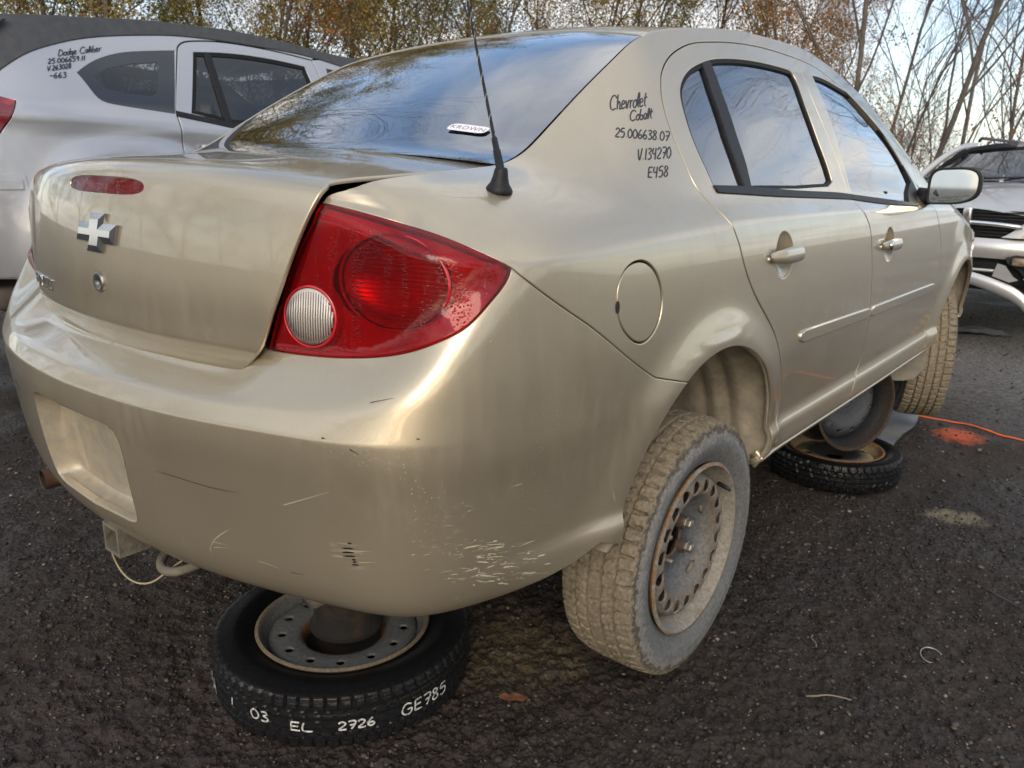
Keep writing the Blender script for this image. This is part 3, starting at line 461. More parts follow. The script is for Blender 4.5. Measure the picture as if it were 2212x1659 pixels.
'scr':[[[(0.278,0.4658),(0.3321,0.4659),(0.4079,0.4631),(0.4749,0.4649)],0.001,1],[[(0.3092,0.3466),(0.3083,0.3234)],0.0012,0],[[(0.3742,0.3282),(0.3932,0.3585),(0.4436,0.394)],0.0012,0],[[(0.3926,0.3568),(0.4305,0.3582)],0.0012,0],[[(0.3902,0.3446),(0.4252,0.3523)],0.0012,0],[[(0.2582,0.3616),(0.269,0.3613)],0.0012,0],[[(0.4898,0.341),(0.5306,0.3365)],0.0012,0],[[(0.5639,0.4606),(0.6521,0.5022)],0.0012,0],[[(0.1797,0.4701),(0.1977,0.4727)],0.0012,0],[[(0.5549,0.3328),(0.5819,0.3347)],0.0014,1],[[(0.6767,0.4174),(0.681,0.4186),(0.6851,0.4187)],0.003,1],[[(0.6642,0.4055),(0.6757,0.4083),(0.6869,0.4099)],0.003,1],[[(0.6647,0.3981),(0.6763,0.401),(0.6875,0.4026)],0.003,1],[[(0.6653,0.3913),(0.6776,0.3943),(0.6896,0.396)],0.003,1],[[(0.6817,0.3882),(0.6853,0.3893),(0.6888,0.3891)],0.003,1],[[(0.6826,0.384),(0.6862,0.3851),(0.6897,0.3849)],0.003,1],[[(0.6799,0.378),(0.6867,0.3798),(0.6934,0.3803)],0.003,1],[[(0.6473,0.4),(0.6637,0.405)],0.0005,0],[[(0.6977,0.4026),(0.7231,0.4065)],0.0006,0],[[(0.6564,0.3864),(0.667,0.3902)],0.0006,0],[[(0.6889,0.3728),(0.7152,0.3769)],0.0006,0],[[(0.6802,0.4036),(0.7041,0.4074)],0.001,0],[[(0.6801,0.4151),(0.7025,0.4198)],0.0006,0],[[(0.6447,0.387),(0.6749,0.3927)],0.0008,0],[[(0.6976,0.4078),(0.7173,0.4103)],0.001,0],[[(0.6654,0.39),(0.6867,0.3949)],0.0006,0],[[(0.6917,0.4064),(0.6985,0.4093)],0.0009,0],[[(0.6745,0.4039),(0.6922,0.4083)],0.0011,0],[[(0.6674,0.4067),(0.6783,0.4087)],0.0007,0],[[(0.6874,0.4028),(0.701,0.4054)],0.001,0],[[(0.6456,0.4065),(0.6573,0.4083)],0.0009,0],[[(0.662,0.4033),(0.6723,0.4058)],0.0005,0],[[(0.6946,0.3864),(0.7243,0.3911)],0.0011,0],[[(0.6607,0.4142),(0.6908,0.42)],0.0007,0],[[(0.6755,0.369),(0.7026,0.3755)],0.0006,0],[[(0.648,0.3893),(0.6637,0.3913)],0.0007,0],[[(0.6451,0.4111),(0.6553,0.4125)],0.0007,0],[[(0.6466,0.397),(0.678,0.4044)],0.0006,0],[[(0.6455,0.4086),(0.6557,0.4104)],0.0006,0],[[(0.6732,0.4159),(0.685,0.4168)],0.0006,0],[[(0.688,0.3939),(0.7038,0.3954)],0.0008,0],[[(0.667,0.4042),(0.6737,0.406)],0.0006,0],[[(0.6893,0.375),(0.708,0.3804)],0.0007,0],[[(0.9473,0.3947),(0.9515,0.3942),(0.956,0.3923)],0.0006,0],[[(0.9878,0.3925),(1.0059,0.3898),(1.0249,0.3853)],0.0006,0],[[(0.9179,0.4052),(0.9403,0.402),(0.9641,0.3965)],0.0009,0],[[(0.9067,0.3511),(0.9136,0.3496),(0.9207,0.3466)],0.0009,0],[[(0.8946,0.4057),(0.9062,0.4067),(0.9182,0.4062)],0.0006,0],[[(0.985,0.3433),(0.9872,0.3436),(0.9896,0.3425)],0.0009,0],[[(0.9617,0.3278),(0.9653,0.328),(0.9694,0.3267)],0.0028,0],[[(0.865,0.3484),(0.8685,0.3492),(0.8721,0.3485)],0.0009,0],[[(0.9664,0.3239),(0.9681,0.3243),(0.9703,0.323)],0.0028,0],[[(1.0188,0.3102),(1.0212,0.3106),(1.0242,0.3093)],0.0016,0],[[(0.9906,0.3249),(1.0086,0.3236),(1.0273,0.3204)],0.0006,0],[[(1.0375,0.3386),(1.0444,0.3373),(1.0516,0.3345)],0.0009,0],[[(0.9839,0.3171),(0.9855,0.3174),(0.9876,0.3161)],0.0016,0],[[(0.963,0.3591),(0.9709,0.3583),(0.979,0.3561)],0.0016,0],[[(0.8762,0.3532),(0.8825,0.3524),(0.889,0.35)],0.0006,0],[[(1.0523,0.3455),(1.0626,0.3446),(1.073,0.3423)],0.0028,0],[[(1.0031,0.3688),(1.0133,0.3667),(1.0238,0.3632)],0.0009,0],[[(0.9096,0.4106),(0.9122,0.4107),(0.9149,0.4095)],0.0006,0],[[(0.9151,0.3576),(0.9172,0.3578),(0.9194,0.3567)],0.0028,0],[[(0.9717,0.3578),(0.9872,0.354),(1.003,0.3486)],0.0009,0],[[(0.9094,0.3311),(0.9114,0.3317),(0.9138,0.3307)],0.0028,0],[[(0.9191,0.3493),(0.9346,0.3449),(0.9508,0.3386)],0.0028,0],[[(0.8714,0.3991),(0.8772,0.4),(0.8831,0.3996)],0.0009,0],[[(1.0237,0.3489),(1.0382,0.3457),(1.0531,0.341)],0.0016,0],[[(0.9095,0.4086),(0.9155,0.4082),(0.9216,0.4065)],0.0009,0],[[(0.9299,0.3905),(0.9347,0.3903),(0.9397,0.3888)],0.0006,0],[[(0.9633,0.3609),(0.9657,0.3608),(0.9683,0.3593)],0.0009,0],[[(0.8194,0.4251),(0.8279,0.4257),(0.8365,0.425)],0.0006,0],[[(0.9432,0.4017),(0.9542,0.4002),(0.9658,0.3972)],0.0016,0],[[(0.8707,0.3547),(0.882,0.3541),(0.8937,0.3519)],0.0009,0],[[(1.0251,0.3603),(1.0293,0.3604),(1.0336,0.3592)],0.0028,0],[[(0.9383,0.3312),(0.9486,0.3287),(0.9595,0.3243)],0.0028,0],[[(0.9375,0.3803),(0.939,0.3805),(0.9407,0.3793)],0.0016,0],[[(0.9069,0.3897),(0.917,0.3886),(0.9274,0.3859)],0.0016,0],[[(0.9713,0.3504),(0.9791,0.3492),(0.987,0.3466)],0.0028,0],[[(0.8848,0.3474),(0.8861,0.348),(0.8875,0.3471)],0.0006,0],[[(1.0004,0.3835),(1.0222,0.3844),(1.0451,0.3835)],0.0016,0],[[(0.8991,0.4277),(0.9012,0.4281),(0.9034,0.4272)],0.0016,0],[[(0.9523,0.4075),(0.9562,0.407),(0.9603,0.4051)],0.0009,0],[[(0.9506,0.3445),(0.9644,0.3404),(0.9787,0.3344)],0.0016,0],[[(0.885,0.3672),(0.8972,0.3673),(0.9098,0.3657)],0.0016,0],[[(0.9733,0.3614),(0.9751,0.3615),(0.9771,0.3601)],0.0028,0],[[(1.0744,0.3199),(1.0827,0.3188),(1.0915,0.3161)],0.0028,0],[[(1.0162,0.3104),(1.0252,0.3062),(1.035,0.3001)],0.0009,0],[[(0.9625,0.4039),(0.9649,0.404),(0.9676,0.4027)],0.0006,0],[[(0.9087,0.3823),(0.9221,0.3784),(0.9362,0.3726)],0.0028,0],[[(0.7873,0.4119),(0.7905,0.4132),(0.7937,0.4132)],0.0016,0],[[(0.9308,0.3926),(0.9413,0.3896),(0.9524,0.3851)],0.0016,0],[[(0.9721,0.3526),(0.9885,0.3474),(1.0055,0.3406)],0.0016,0],[[(0.901,0.3519),(0.9034,0.3517),(0.906,0.3501)],0.0006,0],[[(0.8737,0.3784),(0.8899,0.373),(0.907,0.3655)],0.0009,0],[[(0.9127,0.358),(0.9224,0.3562),(0.9325,0.3527)],0.0006,0],[[(0.8652,0.4179),(0.8666,0.4185),(0.8681,0.4179)],0.0016,0],[[(0.9238,0.4125),(0.9458,0.4077),(0.9691,0.4006)],0.0016,0],[[(0.9716,0.3484),(0.9742,0.3485),(0.9769,0.3471)],0.0009,0],[[(0.9434,0.3977),(0.9476,0.3975),(0.9519,0.396)],0.0016,0],[[(0.846,0.3589),(0.8604,0.3579),(0.8754,0.3549)],0.0006,0],[[(1.0251,0.3151),(1.0419,0.3126),(1.0596,0.3082)],0.0028,0],[[(0.8531,0.4087),(0.8548,0.4089),(0.8566,0.4079)],0.0016,0],[[(0.8599,0.4068),(0.8709,0.4055),(0.8823,0.4027)],0.0009,0],[[(0.9179,0.4009),(0.9296,0.4012),(0.9417,0.4)],0.0009,0],[[(1.0032,0.3384),(1.0074,0.3377),(1.012,0.3355)],0.0006,0],[[(0.9493,0.3481),(0.9559,0.3466),(0.9628,0.3437)],0.0006,0],[[(0.9052,0.3668),(0.9069,0.3671),(0.9088,0.366)],0.0009,0],[[(0.9474,0.3666),(0.9487,0.3669),(0.9503,0.3657)],0.0009,0],[[(0.9475,0.3273),(0.9497,0.3269),(0.9524,0.3249)],0.0006,0],[[(0.948,0.3429),(0.9516,0.3429),(0.9556,0.3414)],0.0016,0],[[(1.047,0.3086),(1.074,0.3001),(1.1024,0.2895)],0.0009,0],[[(0.9396,0.4144),(0.942,0.4149),(0.9446,0.4141)],0.0006,0],[[(0.8092,0.3807),(0.8145,0.3825),(0.8198,0.3828)],0.0006,0],[[(0.8547,0.3585),(0.8572,0.3594),(0.8599,0.3589)],0.0016,0],[[(0.9047,0.3943),(0.9161,0.3933),(0.9279,0.3906)],0.0009,0],[[(0.9297,0.3878),(0.9341,0.388),(0.9387,0.3868)],0.0016,0],[[(0.929,0.3856),(0.9499,0.3807),(0.972,0.3736)],0.0016,0],[[(0.9307,0.4041),(0.9448,0.4011),(0.9594,0.3965)],0.0016,0],[[(0.9663,0.3171),(0.9812,0.311),(0.9973,0.3027)],0.0028,0],[[(0.9112,0.4114),(0.9211,0.4106),(0.9313,0.4084)],0.0009,0],[[(0.9543,0.3714),(0.9621,0.3709),(0.9703,0.3689)],0.0006,0],[[(1.0368,0.3082),(1.045,0.3069),(1.0539,0.3038)],0.0009,0],[[(0.9308,0.3639),(0.9423,0.363),(0.9542,0.3605)],0.0009,0],[[(0.9022,0.3523),(0.9055,0.3521),(0.9091,0.3504)],0.0009,0],[[(1.0165,0.3512),(1.0228,0.3511),(1.0293,0.3496)],0.0016,0],[[(1.0252,0.3653),(1.0339,0.3632),(1.0427,0.3599)],0.0009,0],[[(0.9569,0.366),(0.9582,0.3664),(0.9597,0.3655)],0.0009,0],[[(0.9152,0.4122),(0.9185,0.4117),(0.9219,0.4099)],0.0006,0],[[(0.992,0.3324),(0.9943,0.3329),(0.997,0.3317)],0.0016,0],[[(0.9038,0.3692),(0.9091,0.3688),(0.9146,0.3669)],0.0028,0],[[(0.9212,0.3509),(0.9424,0.3425),(0.9649,0.3316)],0.0016,0],[[(0.9233,0.334),(0.9243,0.3348),(0.9257,0.3341)],0.0016,0],[[(0.9212,0.4173),(0.9318,0.4156),(0.9428,0.4124)],0.0006,0],[[(0.8513,0.4125),(0.8546,0.4128),(0.8579,0.4118)],0.0006,0],[[(0.9516,0.3876),(0.9705,0.384),(0.9905,0.3786)],0.0006,0],[[(1.0339,0.3211),(1.0375,0.3206),(1.0417,0.3184)],0.0006,0],[[(0.9398,0.3772),(0.9439,0.3772),(0.9483,0.3758)],0.0016,0],[[(0.8608,0.4248),(0.8714,0.4251),(0.8824,0.4239)],0.0006,0],[[(0.9376,0.4155),(0.9434,0.4152),(0.9493,0.4135)],0.0028,0],[[(0.9729,0.3146),(0.976,0.3151),(0.9798,0.314)],0.0028,0],[[(0.9457,0.401),(0.9596,0.3967),(0.9741,0.3907)],0.0006,0],[[(0.8787,0.416),(0.8963,0.4164),(0.9148,0.4149)],0.0028,0],[[(0.9807,0.3907),(0.9883,0.3897),(0.9963,0.3872)],0.0009,0],[[(0.8676,0.4112),(0.87,0.4117),(0.8724,0.4111)],0.0009,0],[[(0.9732,0.326),(0.9763,0.3263),(0.9798,0.325)],0.0016,0],[[(0.9634,0.326),(0.9659,0.3261),(0.9688,0.3247)],0.0009,0],[[(0.968,0.315),(0.9779,0.3123),(0.9885,0.3077)],0.0028,0],[[(1.0168,0.3441),(1.0242,0.3432),(1.0319,0.3409)],0.0006,0],[[(0.9746,0.37),(0.9779,0.3695),(0.9814,0.3676)],0.0006,0],[[(0.809,0.4112),(0.8147,0.413),(0.8204,0.4136)],0.0009,0],[[(1.0193,0.3168),(1.0352,0.3132),(1.052,0.3078)],0.0016,0],[[(1.0206,0.3194),(1.0285,0.3184),(1.037,0.3157)],0.0028,0],[[(0.9113,0.424),(0.9149,0.424),(0.9188,0.4226)],0.0009,0],[[(0.8594,0.3664),(0.8667,0.3662),(0.8744,0.3644)],0.0016,0],[[(1.0095,0.3111),(1.0119,0.3115),(1.0148,0.3101)],0.0016,0],[[(0.8419,0.3739),(0.8529,0.375),(0.8643,0.3745)],0.0009,0],[[(0.9938,0.3127),(0.9979,0.3131),(1.0026,0.3117)],0.0009,0],[[(0.9345,0.3613),(0.9421,0.3626),(0.9499,0.3623)],0.0028,0],[[(0.9319,0.3814),(0.9338,0.3813),(0.9359,0.3798)],0.0028,0],[[(0.9108,0.3535),(0.923,0.3521),(0.9356,0.3491)],0.0016,0],[[(0.9066,0.394),(0.9122,0.3925),(0.9181,0.3895)],0.0028,0],[[(0.9092,0.353),(0.9135,0.3523),(0.918,0.35)],0.0016,0],[[(0.9069,0.3687),(0.909,0.3691),(0.9113,0.3682)],0.0009,0],[[(0.9135,0.3407),(0.9278,0.3346),(0.943,0.3263)],0.0016,0],[[(0.9615,0.3998),(0.9639,0.3999),(0.9665,0.3987)],0.0016,0],[[(0.9185,0.3437),(0.9329,0.3411),(0.9478,0.3365)],0.0006,0],[[(0.8649,0.3957),(0.8671,0.3962),(0.8694,0.3953)],0.0009,0],[[(0.9233,0.4072),(0.9255,0.4077),(0.9279,0.4068)],0.0006,0],[[(0.946,0.3688),(0.951,0.3691),(0.9562,0.368)],0.0016,0],[[(0.9149,0.3626),(0.9169,0.363),(0.9191,0.362)],0.0016,0],[[(0.8779,0.4985),(0.8918,0.4954)],0.0008,0],[[(0.7897,0.4368),(0.7972,0.4408)],0.0008,0],[[(0.858,0.4985),(0.8626,0.5001)],0.0006,0],[[(0.8616,0.4546),(0.8695,0.4561)],0.0005,0],[[(0.7882,0.4471),(0.7977,0.4522)],0.0006,0],[[(0.8314,0.4132),(0.84,0.4162)],0.0005,0],[[(0.8432,0.4818),(0.8549,0.4818)],0.0008,0],[[(0.8686,0.4335),(0.8731,0.4337)],0.0005,0],[[(0.882,0.4872),(0.8958,0.489)],0.0005,0],[[(0.8037,0.4293),(0.8137,0.4284)],0.0008,0],[[(0.8679,0.5026),(0.8774,0.5043)],0.0007,0],[[(0.7859,0.4833),(0.7909,0.4856)],0.0005,0],[[(0.8109,0.4706),(0.8202,0.471)],0.0005,0],[[(0.8226,0.4284),(0.835,0.4309)],0.0008,0],[[(0.8883,0.4251),(0.9042,0.4247)],0.0005,0],[[(0.8837,0.4863),(0.8968,0.4902)],0.0005,0],[[(0.8421,0.4124),(0.8493,0.4135)],0.0008,0],[[(0.8445,0.4653),(0.8571,0.4654)],0.0009,0],[[(0.8929,0.4229),(0.8971,0.4227)],0.0005,0],[[(0.8005,0.4393),(0.8064,0.4404)],0.0009,0],[[(0.847,0.442),(0.8592,0.4427)],0.0005,0],[[(0.8612,0.4966),(0.8681,0.495)],0.0006,0],[[(0.8802,0.4344),(0.8903,0.4315)],0.0005,0],[[(0.8096,0.4572),(0.8147,0.4589)],0.0006,0],[[(0.8244,0.4766),(0.8296,0.478)],0.0008,0],[[(0.8452,0.4293),(0.8554,0.4318)],0.0008,0],[[(0.8392,0.4755),(0.8516,0.481)],0.0004,0],[[(0.8236,0.439),(0.8315,0.4418)],0.0005,0],[[(0.8297,0.4698),(0.8326,0.4707)],0.0005,0],[[(0.8262,0.4847),(0.8309,0.4863)],0.0009,0],[[(0.8391,0.4721),(0.8491,0.4753)],0.0005,0],[[(0.8166,0.4175),(0.8282,0.4165)],0.0006,0],[[(0.859,0.4501),(0.8743,0.453)],0.0007,0],[[(0.8055,0.4335),(0.8138,0.4338)],0.0005,0],[[(0.8757,0.4068),(0.8801,0.4081)],0.0009,0],[[(0.871,0.4776),(0.8799,0.4807)],0.0008,0],[[(0.7924,0.4777),(0.8017,0.4825)],0.0009,0],[[(0.831,0.4198),(0.8457,0.419)],0.0005,0],[[(0.82,0.453),(0.8249,0.4549)],0.0007,0],[[(0.8089,0.4998),(0.8176,0.5022)],0.0006,0],[[(0.9914,0.5147),(0.964,0.516)],0.0015,0],[[(1.2492,0.4166),(1.259,0.3934)],0.0015,0],[[(0.6937,0.5833),(0.7085,0.5777)],0.0018,1],[[(0.6461,0.589),(0.6526,0.5892)],0.003,1],[[(0.7979,0.6178),(0.8036,0.6176)],0.0025,1],[[(0.7194,0.6547),(0.7598,0.672)],0.0012,1]],
}

FONT = {
'C':(.8,[[(.75,.8),(.55,1),(.25,.95),(.05,.6),(.1,.2),(.35,0),(.7,.1)]]),
'h':(.6,[[(.1,1.05),(.12,0)],[(.12,.3),(.3,.55),(.42,.4),(.45,0),(.6,.05)]]),
'e':(.5,[[(.05,.3),(.35,.38),(.35,.55),(.18,.58),(.05,.3),(.15,.02),(.45,.12)]]),
'v':(.5,[[(.05,.55),(.2,0),(.4,.55),(.5,.5)]]),
'r':(.4,[[(.08,.55),(.1,0)],[(.1,.3),(.2,.52),(.38,.52)]]),
'o':(.5,[[(.25,.55),(.08,.4),(.08,.1),(.25,0),(.42,.15),(.4,.45),(.25,.55),(.5,.5)]]),
'l':(.3,[[(.1,.1),(.25,.8),(.18,1.05),(.08,.8),(.1,.15),(.25,0)]]),
't':(.4,[[(.2,.95),(.18,.1),(.35,.02)],[(.02,.62),(.4,.66)]]),
'b':(.5,[[(.1,1.05),(.1,.05),(.3,0),(.42,.2),(.35,.45),(.1,.35)]]),
'a':(.5,[[(.4,.5),(.2,.55),(.06,.3),(.15,.02),(.32,.1),(.4,.5),(.42,.05),(.52,.05)]]),
'D':(.8,[[(.15,1),(.12,0),(.45,.05),(.72,.45),(.5,.9),(.05,1)]]),
'd':(.5,[[(.4,.5),(.2,.52),(.06,.25),(.15,.02),(.34,.1),(.45,1.05)],[(.42,.5),(.46,.02)]]),
'g':(.5,[[(.4,.5),(.18,.55),(.08,.3),(.2,.08),(.38,.2),(.4,.5),(.38,-.3),(.15,-.35),(.1,-.2)]]),
'i':(.25,[[(.1,.55),(.12,.02),(.25,.05)],[(.12,.78),(.13,.82)]]),
'0':(.62,[[(.3,1),(.1,.75),(.08,.3),(.25,0),(.48,.15),(.52,.65),(.3,1)]]),
'1':(.35,[[(.18,1),(.15,0)]]),
'2':(.62,[[(.08,.8),(.25,1),(.48,.85),(.4,.5),(.08,.05),(.55,.03)]]),
'3':(.6,[[(.1,.92),(.35,1),(.45,.78),(.22,.55),(.48,.38),(.4,.06),(.08,.03)]]),
'4':(.62,[[(.12,1),(.1,.5),(.5,.52)],[(.45,1),(.42,-.05)]]),
'5':(.6,[[(.5,1),(.15,.95),(.12,.6),(.38,.62),(.48,.3),(.3,0),(.06,.06)]]),
'6':(.6,[[(.38,1),(.15,.65),(.08,.2),(.28,0),(.48,.18),(.38,.45),(.1,.3)]]),
'7':(.6,[[(.06,.98),(.5,.98),(.25,0)],[(.15,.5),(.45,.55)]]),
'8':(.6,[[(.42,.9),(.2,1),(.12,.75),(.42,.4),(.38,.05),(.14,.05),(.12,.35),(.42,.75),(.42,.9)]]),
'9':(.58,[[(.45,.85),(.25,1),(.1,.8),(.2,.55),(.42,.68),(.45,.9),(.4,0)]]),
'.':(.28,[[(.1,.08),(.14,.1)]]),
'V':(.6,[[(.02,1),(.25,0),(.5,1.05)]]),
'E':(.6,[[(.5,1),(.1,.97)],[(.1,.5),(.45,.53)],[(.09,.05),(.52,.03)],[(.1,.97),(.095,.5),(.09,.05)]]),
'-':(.5,[[(.05,.45),(.42,.48)]]),
'G':(.75,[[(.62,.85),(.35,1),(.1,.65),(.15,.15),(.45,0),(.62,.2),(.62,.45),(.38,.45)]]),
'L':(.6,[[(.12,1),(.1,.02),(.52,.04)]]),
'F':(.6,[[(.55,1),(.12,.97),(.1,0)],[(.1,.52),(.45,.55)]]),
'A':(.65,[[(.05,0),(.3,1),(.55,0)],[(.15,.4),(.48,.42)]]),
'/':(.3,[[(.05,.0),(.28,.9)]]),
' ':(.45,[]),
}

# ------------------------------------------------------------------ panels cut out of a surface
def pip(P, poly):
    """points in polygon (even-odd)"""
    x, y = P[:, 0], P[:, 1]; c = np.zeros(len(P), bool)
    q = np.asarray(poly); n = len(q)
    for i in range(n):
        x0, y0 = q[i]; x1, y1 = q[(i+1) % n]
        if y0 == y1: continue
        m = ((y0 > y) != (y1 > y))
        c ^= m & (x < (x1 - x0) * (y - y0) / (y1 - y0) + x0)
    return c
def dist_poly(P, poly):
    q = np.asarray(poly); d = np.full(len(P), 1e9)
    for i in range(len(q)):
        a = q[i]; b = q[(i+1) % len(q)]; ab = b - a; L = ab @ ab
        if L < 1e-14: continue
        t = np.clip(((P - a) @ ab) / L, 0, 1)
        d = np.minimum(d, np.hypot(*(P - a - t[:, None]*ab).T))
    return d
def resample(poly, step):
    q = np.asarray(poly, float); out = []
    for i in range(len(q)):
        a = q[i]; b = q[(i+1) % len(q)]; L = np.hypot(*(b - a))
        if L < 1e-6: continue
        n = max(1, int(round(L / step)))
        out += [a + (b - a) * k / n for k in range(n)]
    return np.array(out)
def area(q):
    q = np.asarray(q); x, y = q.T
    return .5 * np.sum(x * np.roll(y, -1) - np.roll(x, -1) * y)
def inset_poly(S, q, g):
    """move a closed polygon inwards (for ccw) by a metric distance g on surface S"""
    if abs(g) < 1e-9: return q
    sgn = 1 if area(q) > 0 else -1
    t = np.roll(q, -1, 0) - np.roll(q, 1, 0)
    e = 1e-3
    Pu = (S.P(q + [e, 0]) - S.P(q - [e, 0])) / (2*e); Pv = (S.P(q + [0, e]) - S.P(q - [0, e])) / (2*e)
    lu = np.linalg.norm(Pu, axis=1) + 1e-4; lv = np.linalg.norm(Pv, axis=1) + 1e-4
    tm = t * np.stack([lu, lv], 1); tm /= np.linalg.norm(tm, axis=1)[:, None] + 1e-12
    nm = np.stack([-tm[:, 1], tm[:, 0]], 1) * sgn
    r = q + g * nm / np.stack([np.maximum(lu, .25), np.maximum(lv, .25)], 1)
    if isinstance(S, Surf): r[q[:, 0] < 1e-7, 0] = q[q[:, 0] < 1e-7, 0]       # points on the centre seam stay there
    return r
def panel(S, outline, holes=(), step=.018, bstep=.009, gap=.0025, flange=.014, depth=0., hole_gap=.0, off=None, orient=1, seam=False, bev=.0022, extra=()):
    """returns V, F, N : a piece of surface S inside outline (uv), with rolled edges"""
    loops = [inset_poly(S, resample(outline, bstep), gap)] + [inset_poly(S, resample(h, bstep), -hole_gap) for h in holes]
    O = loops[0]
    lo, hi = O.min(0), O.max(0)
    gx, gy = np.meshgrid(np.arange(lo[0], hi[0], step), np.arange(lo[1], hi[1], step), indexing='ij')
    gx[:, 1::2] += step / 2
    P = np.stack([gx.ravel(), gy.ravel()], 1)
    m = pip(P, O)
    for h in loops[1:]: m &= ~pip(P, h)
    P = P[m]
    d = np.full(len(P), 1e9)
    for l in loops: d = np.minimum(d, dist_poly(P, l))
    P = P[d > .55 * min(step, bstep)]
    for L_ in extra:                                  # rows of points along creases
        L_ = np.array(L_); k = pip(L_, O)
        for h in loops[1:]: k &= ~pip(L_, h)
        L_ = L_[k]; dl = np.full(len(L_), 1e9)
        for l in loops: dl = np.minimum(dl, dist_poly(L_, l))
        L_ = L_[dl > .004]
        if len(L_) and len(P):
            dd = np.array([np.min(np.hypot(*(L_ - p_).T)) for p_ in P]) ; P = P[dd > .0035]
        P = np.concatenate([P, L_])
    pts = np.concatenate(loops + [P]); edges = []; b = 0; spans = []
    for l in loops:
        n = len(l); edges += [(b+i, b+(i+1) % n) for i in range(n)]; spans.append((b, n)); b += n
    r = delaunay_2d_cdt([Vector(p) for p in pts], edges, [], 1 if len(loops) == 1 else 0, 1e-7)
    V2 = np.array([v[:] for v in r[0]]); T = np.array([f for f in r[2] if len(f) == 3])
    cen = V2[T].mean(1)
    m = pip(cen, O)
    for h in loops[1:]: m &= ~pip(cen, h)
    T = T[m]
    a2 = np.cross(V2[T[:, 1]] - V2[T[:, 0]], V2[T[:, 2]] - V2[T[:, 0]])
    T = T[np.abs(a2) > 1e-10]
    X = S.P(V2); N = S.n(V2) * orient
    X = X - N * depth
    if off is not None: X = X - N * off(V2, X)[:, None]
    # orientation of the triangles by normal
    fn = np.cross(X[T[:, 1]] - X[T[:, 0]], X[T[:, 2]] - X[T[:, 0]])
    fl = (fn * N[T[:, 0]]).sum(1) < 0
    T[fl] = T[fl][:, ::-1]
    V = [X]; NN = [N]; F = [tuple(t) for t in T]; nv = len(X)
    if flange:
        # map loop points to output verts
        orig = {}
        for oi, lst in enumerate(r[3]):
            for k in lst: orig.setdefault(k, oi)
        for (b0, n) in spans:
            idx = [orig.get(b0 + i) for i in range(n)]
            idx = [i for k, i in enumerate(idx) if i is not None and i != idx[k-1]]
            n2 = len(idx)
            if n2 < 3: continue
            L = X[idx]; Nl = N[idx]
            # outward in-surface direction: away from the material
            tan = np.roll(L, -1, 0) - np.roll(L, 1, 0); tan /= np.linalg.norm(tan, axis=1)[:, None] + 1e-12
            w = np.cross(tan, Nl); w /= np.linalg.norm(w, axis=1)[:, None] + 1e-12
            # choose the sign with the polygon area (loop 0 ccw => right-hand side is outside)
            mid = V2[idx]; sg = area(mid)
            Pu = S.P(mid + [1e-3, 0]) - S.P(mid); Pv = S.P(mid + [0, 1e-3]) - S.P(mid)
            hand = np.sign((np.cross(Pu, Pv) * Nl).sum(1)); hand[hand == 0] = 1
            so = (1 if sg > 0 else -1) * hand * (1 if b0 == 0 else -1)
            w = w * so[:, None]
            r1 = L + w * bev * .6 - Nl * bev * .35; r2 = L + w * bev - Nl * bev * 1.6; r3 = L + w * bev - Nl * flange
            n1 = (Nl + w); n1 /= np.linalg.norm(n1, axis=1)[:, None]
            base = nv
            V += [r1, r2, r3]; NN += [n1, w, w]; nv += 3 * n2
            rings = [idx, list(range(base, base+n2)), list(range(base+n2, base+2*n2)), list(range(base+2*n2, base+3*n2))]
            flip = ((1 if sg > 0 else -1) * (1 if b0 == 0 else -1)) * (1 if np.median(hand) > 0 else -1) < 0
            for a, c in zip(rings[:-1], rings[1:]):
                for i in range(n2):
                    j = (i+1) % n2
                    if seam and abs(L[i][0]) < 1e-4 and abs(L[j][0]) < 1e-4: continue
                    f = (a[i], c[i], c[j], a[j])
                    F.append(f[::-1] if flip else f)
    return np.concatenate(V), F, np.concatenate(NN)
def mirror(VFN):
    V, F, N = VFN
    return V * [-1, 1, 1], [tuple(f[::-1]) for f in F], N * [-1, 1, 1]
def joinp(*L):
    V = np.concatenate([l[0] for l in L]); N = np.concatenate([l[2] for l in L]); F = []; b = 0
    for l in L:
        F += [tuple(i + b for i in f) for f in l[1]]; b += len(l[0])
    return V, F, N
def pobj(name, VFN, mat, parent, **k):
    return mesh(name, VFN[0], VFN[1], mat, parent, True, VFN[2], **k)
def strip(S, pts, w, depth=-.0008, n=3, taper=True, orient=1):
    """thin ribbon lying on the surface along uv points"""
    p = np.array(pts, float)
    if len(p) > 2: p = spl(p, n)
    X = S.P(p); N = S.n(p) * orient
    t = np.gradient(X, axis=0); t /= np.linalg.norm(t, axis=1)[:, None] + 1e-9
    s_ = np.cross(N, t)
    k = np.ones(len(p))
    if taper and len(p) > 2: k[0] = k[-1] = .25
    if taper and len(p) == 2: k[-1] = .3
    a = X - N*depth + s_*(w/2*k)[:, None]; b = X - N*depth - s_*(w/2*k)[:, None]
    V = np.concatenate([a, b]); m = len(p)
    F = [(i, i+m, i+m+1, i+1) for i in range(m-1)]
    return V, F, np.concatenate([N, N])

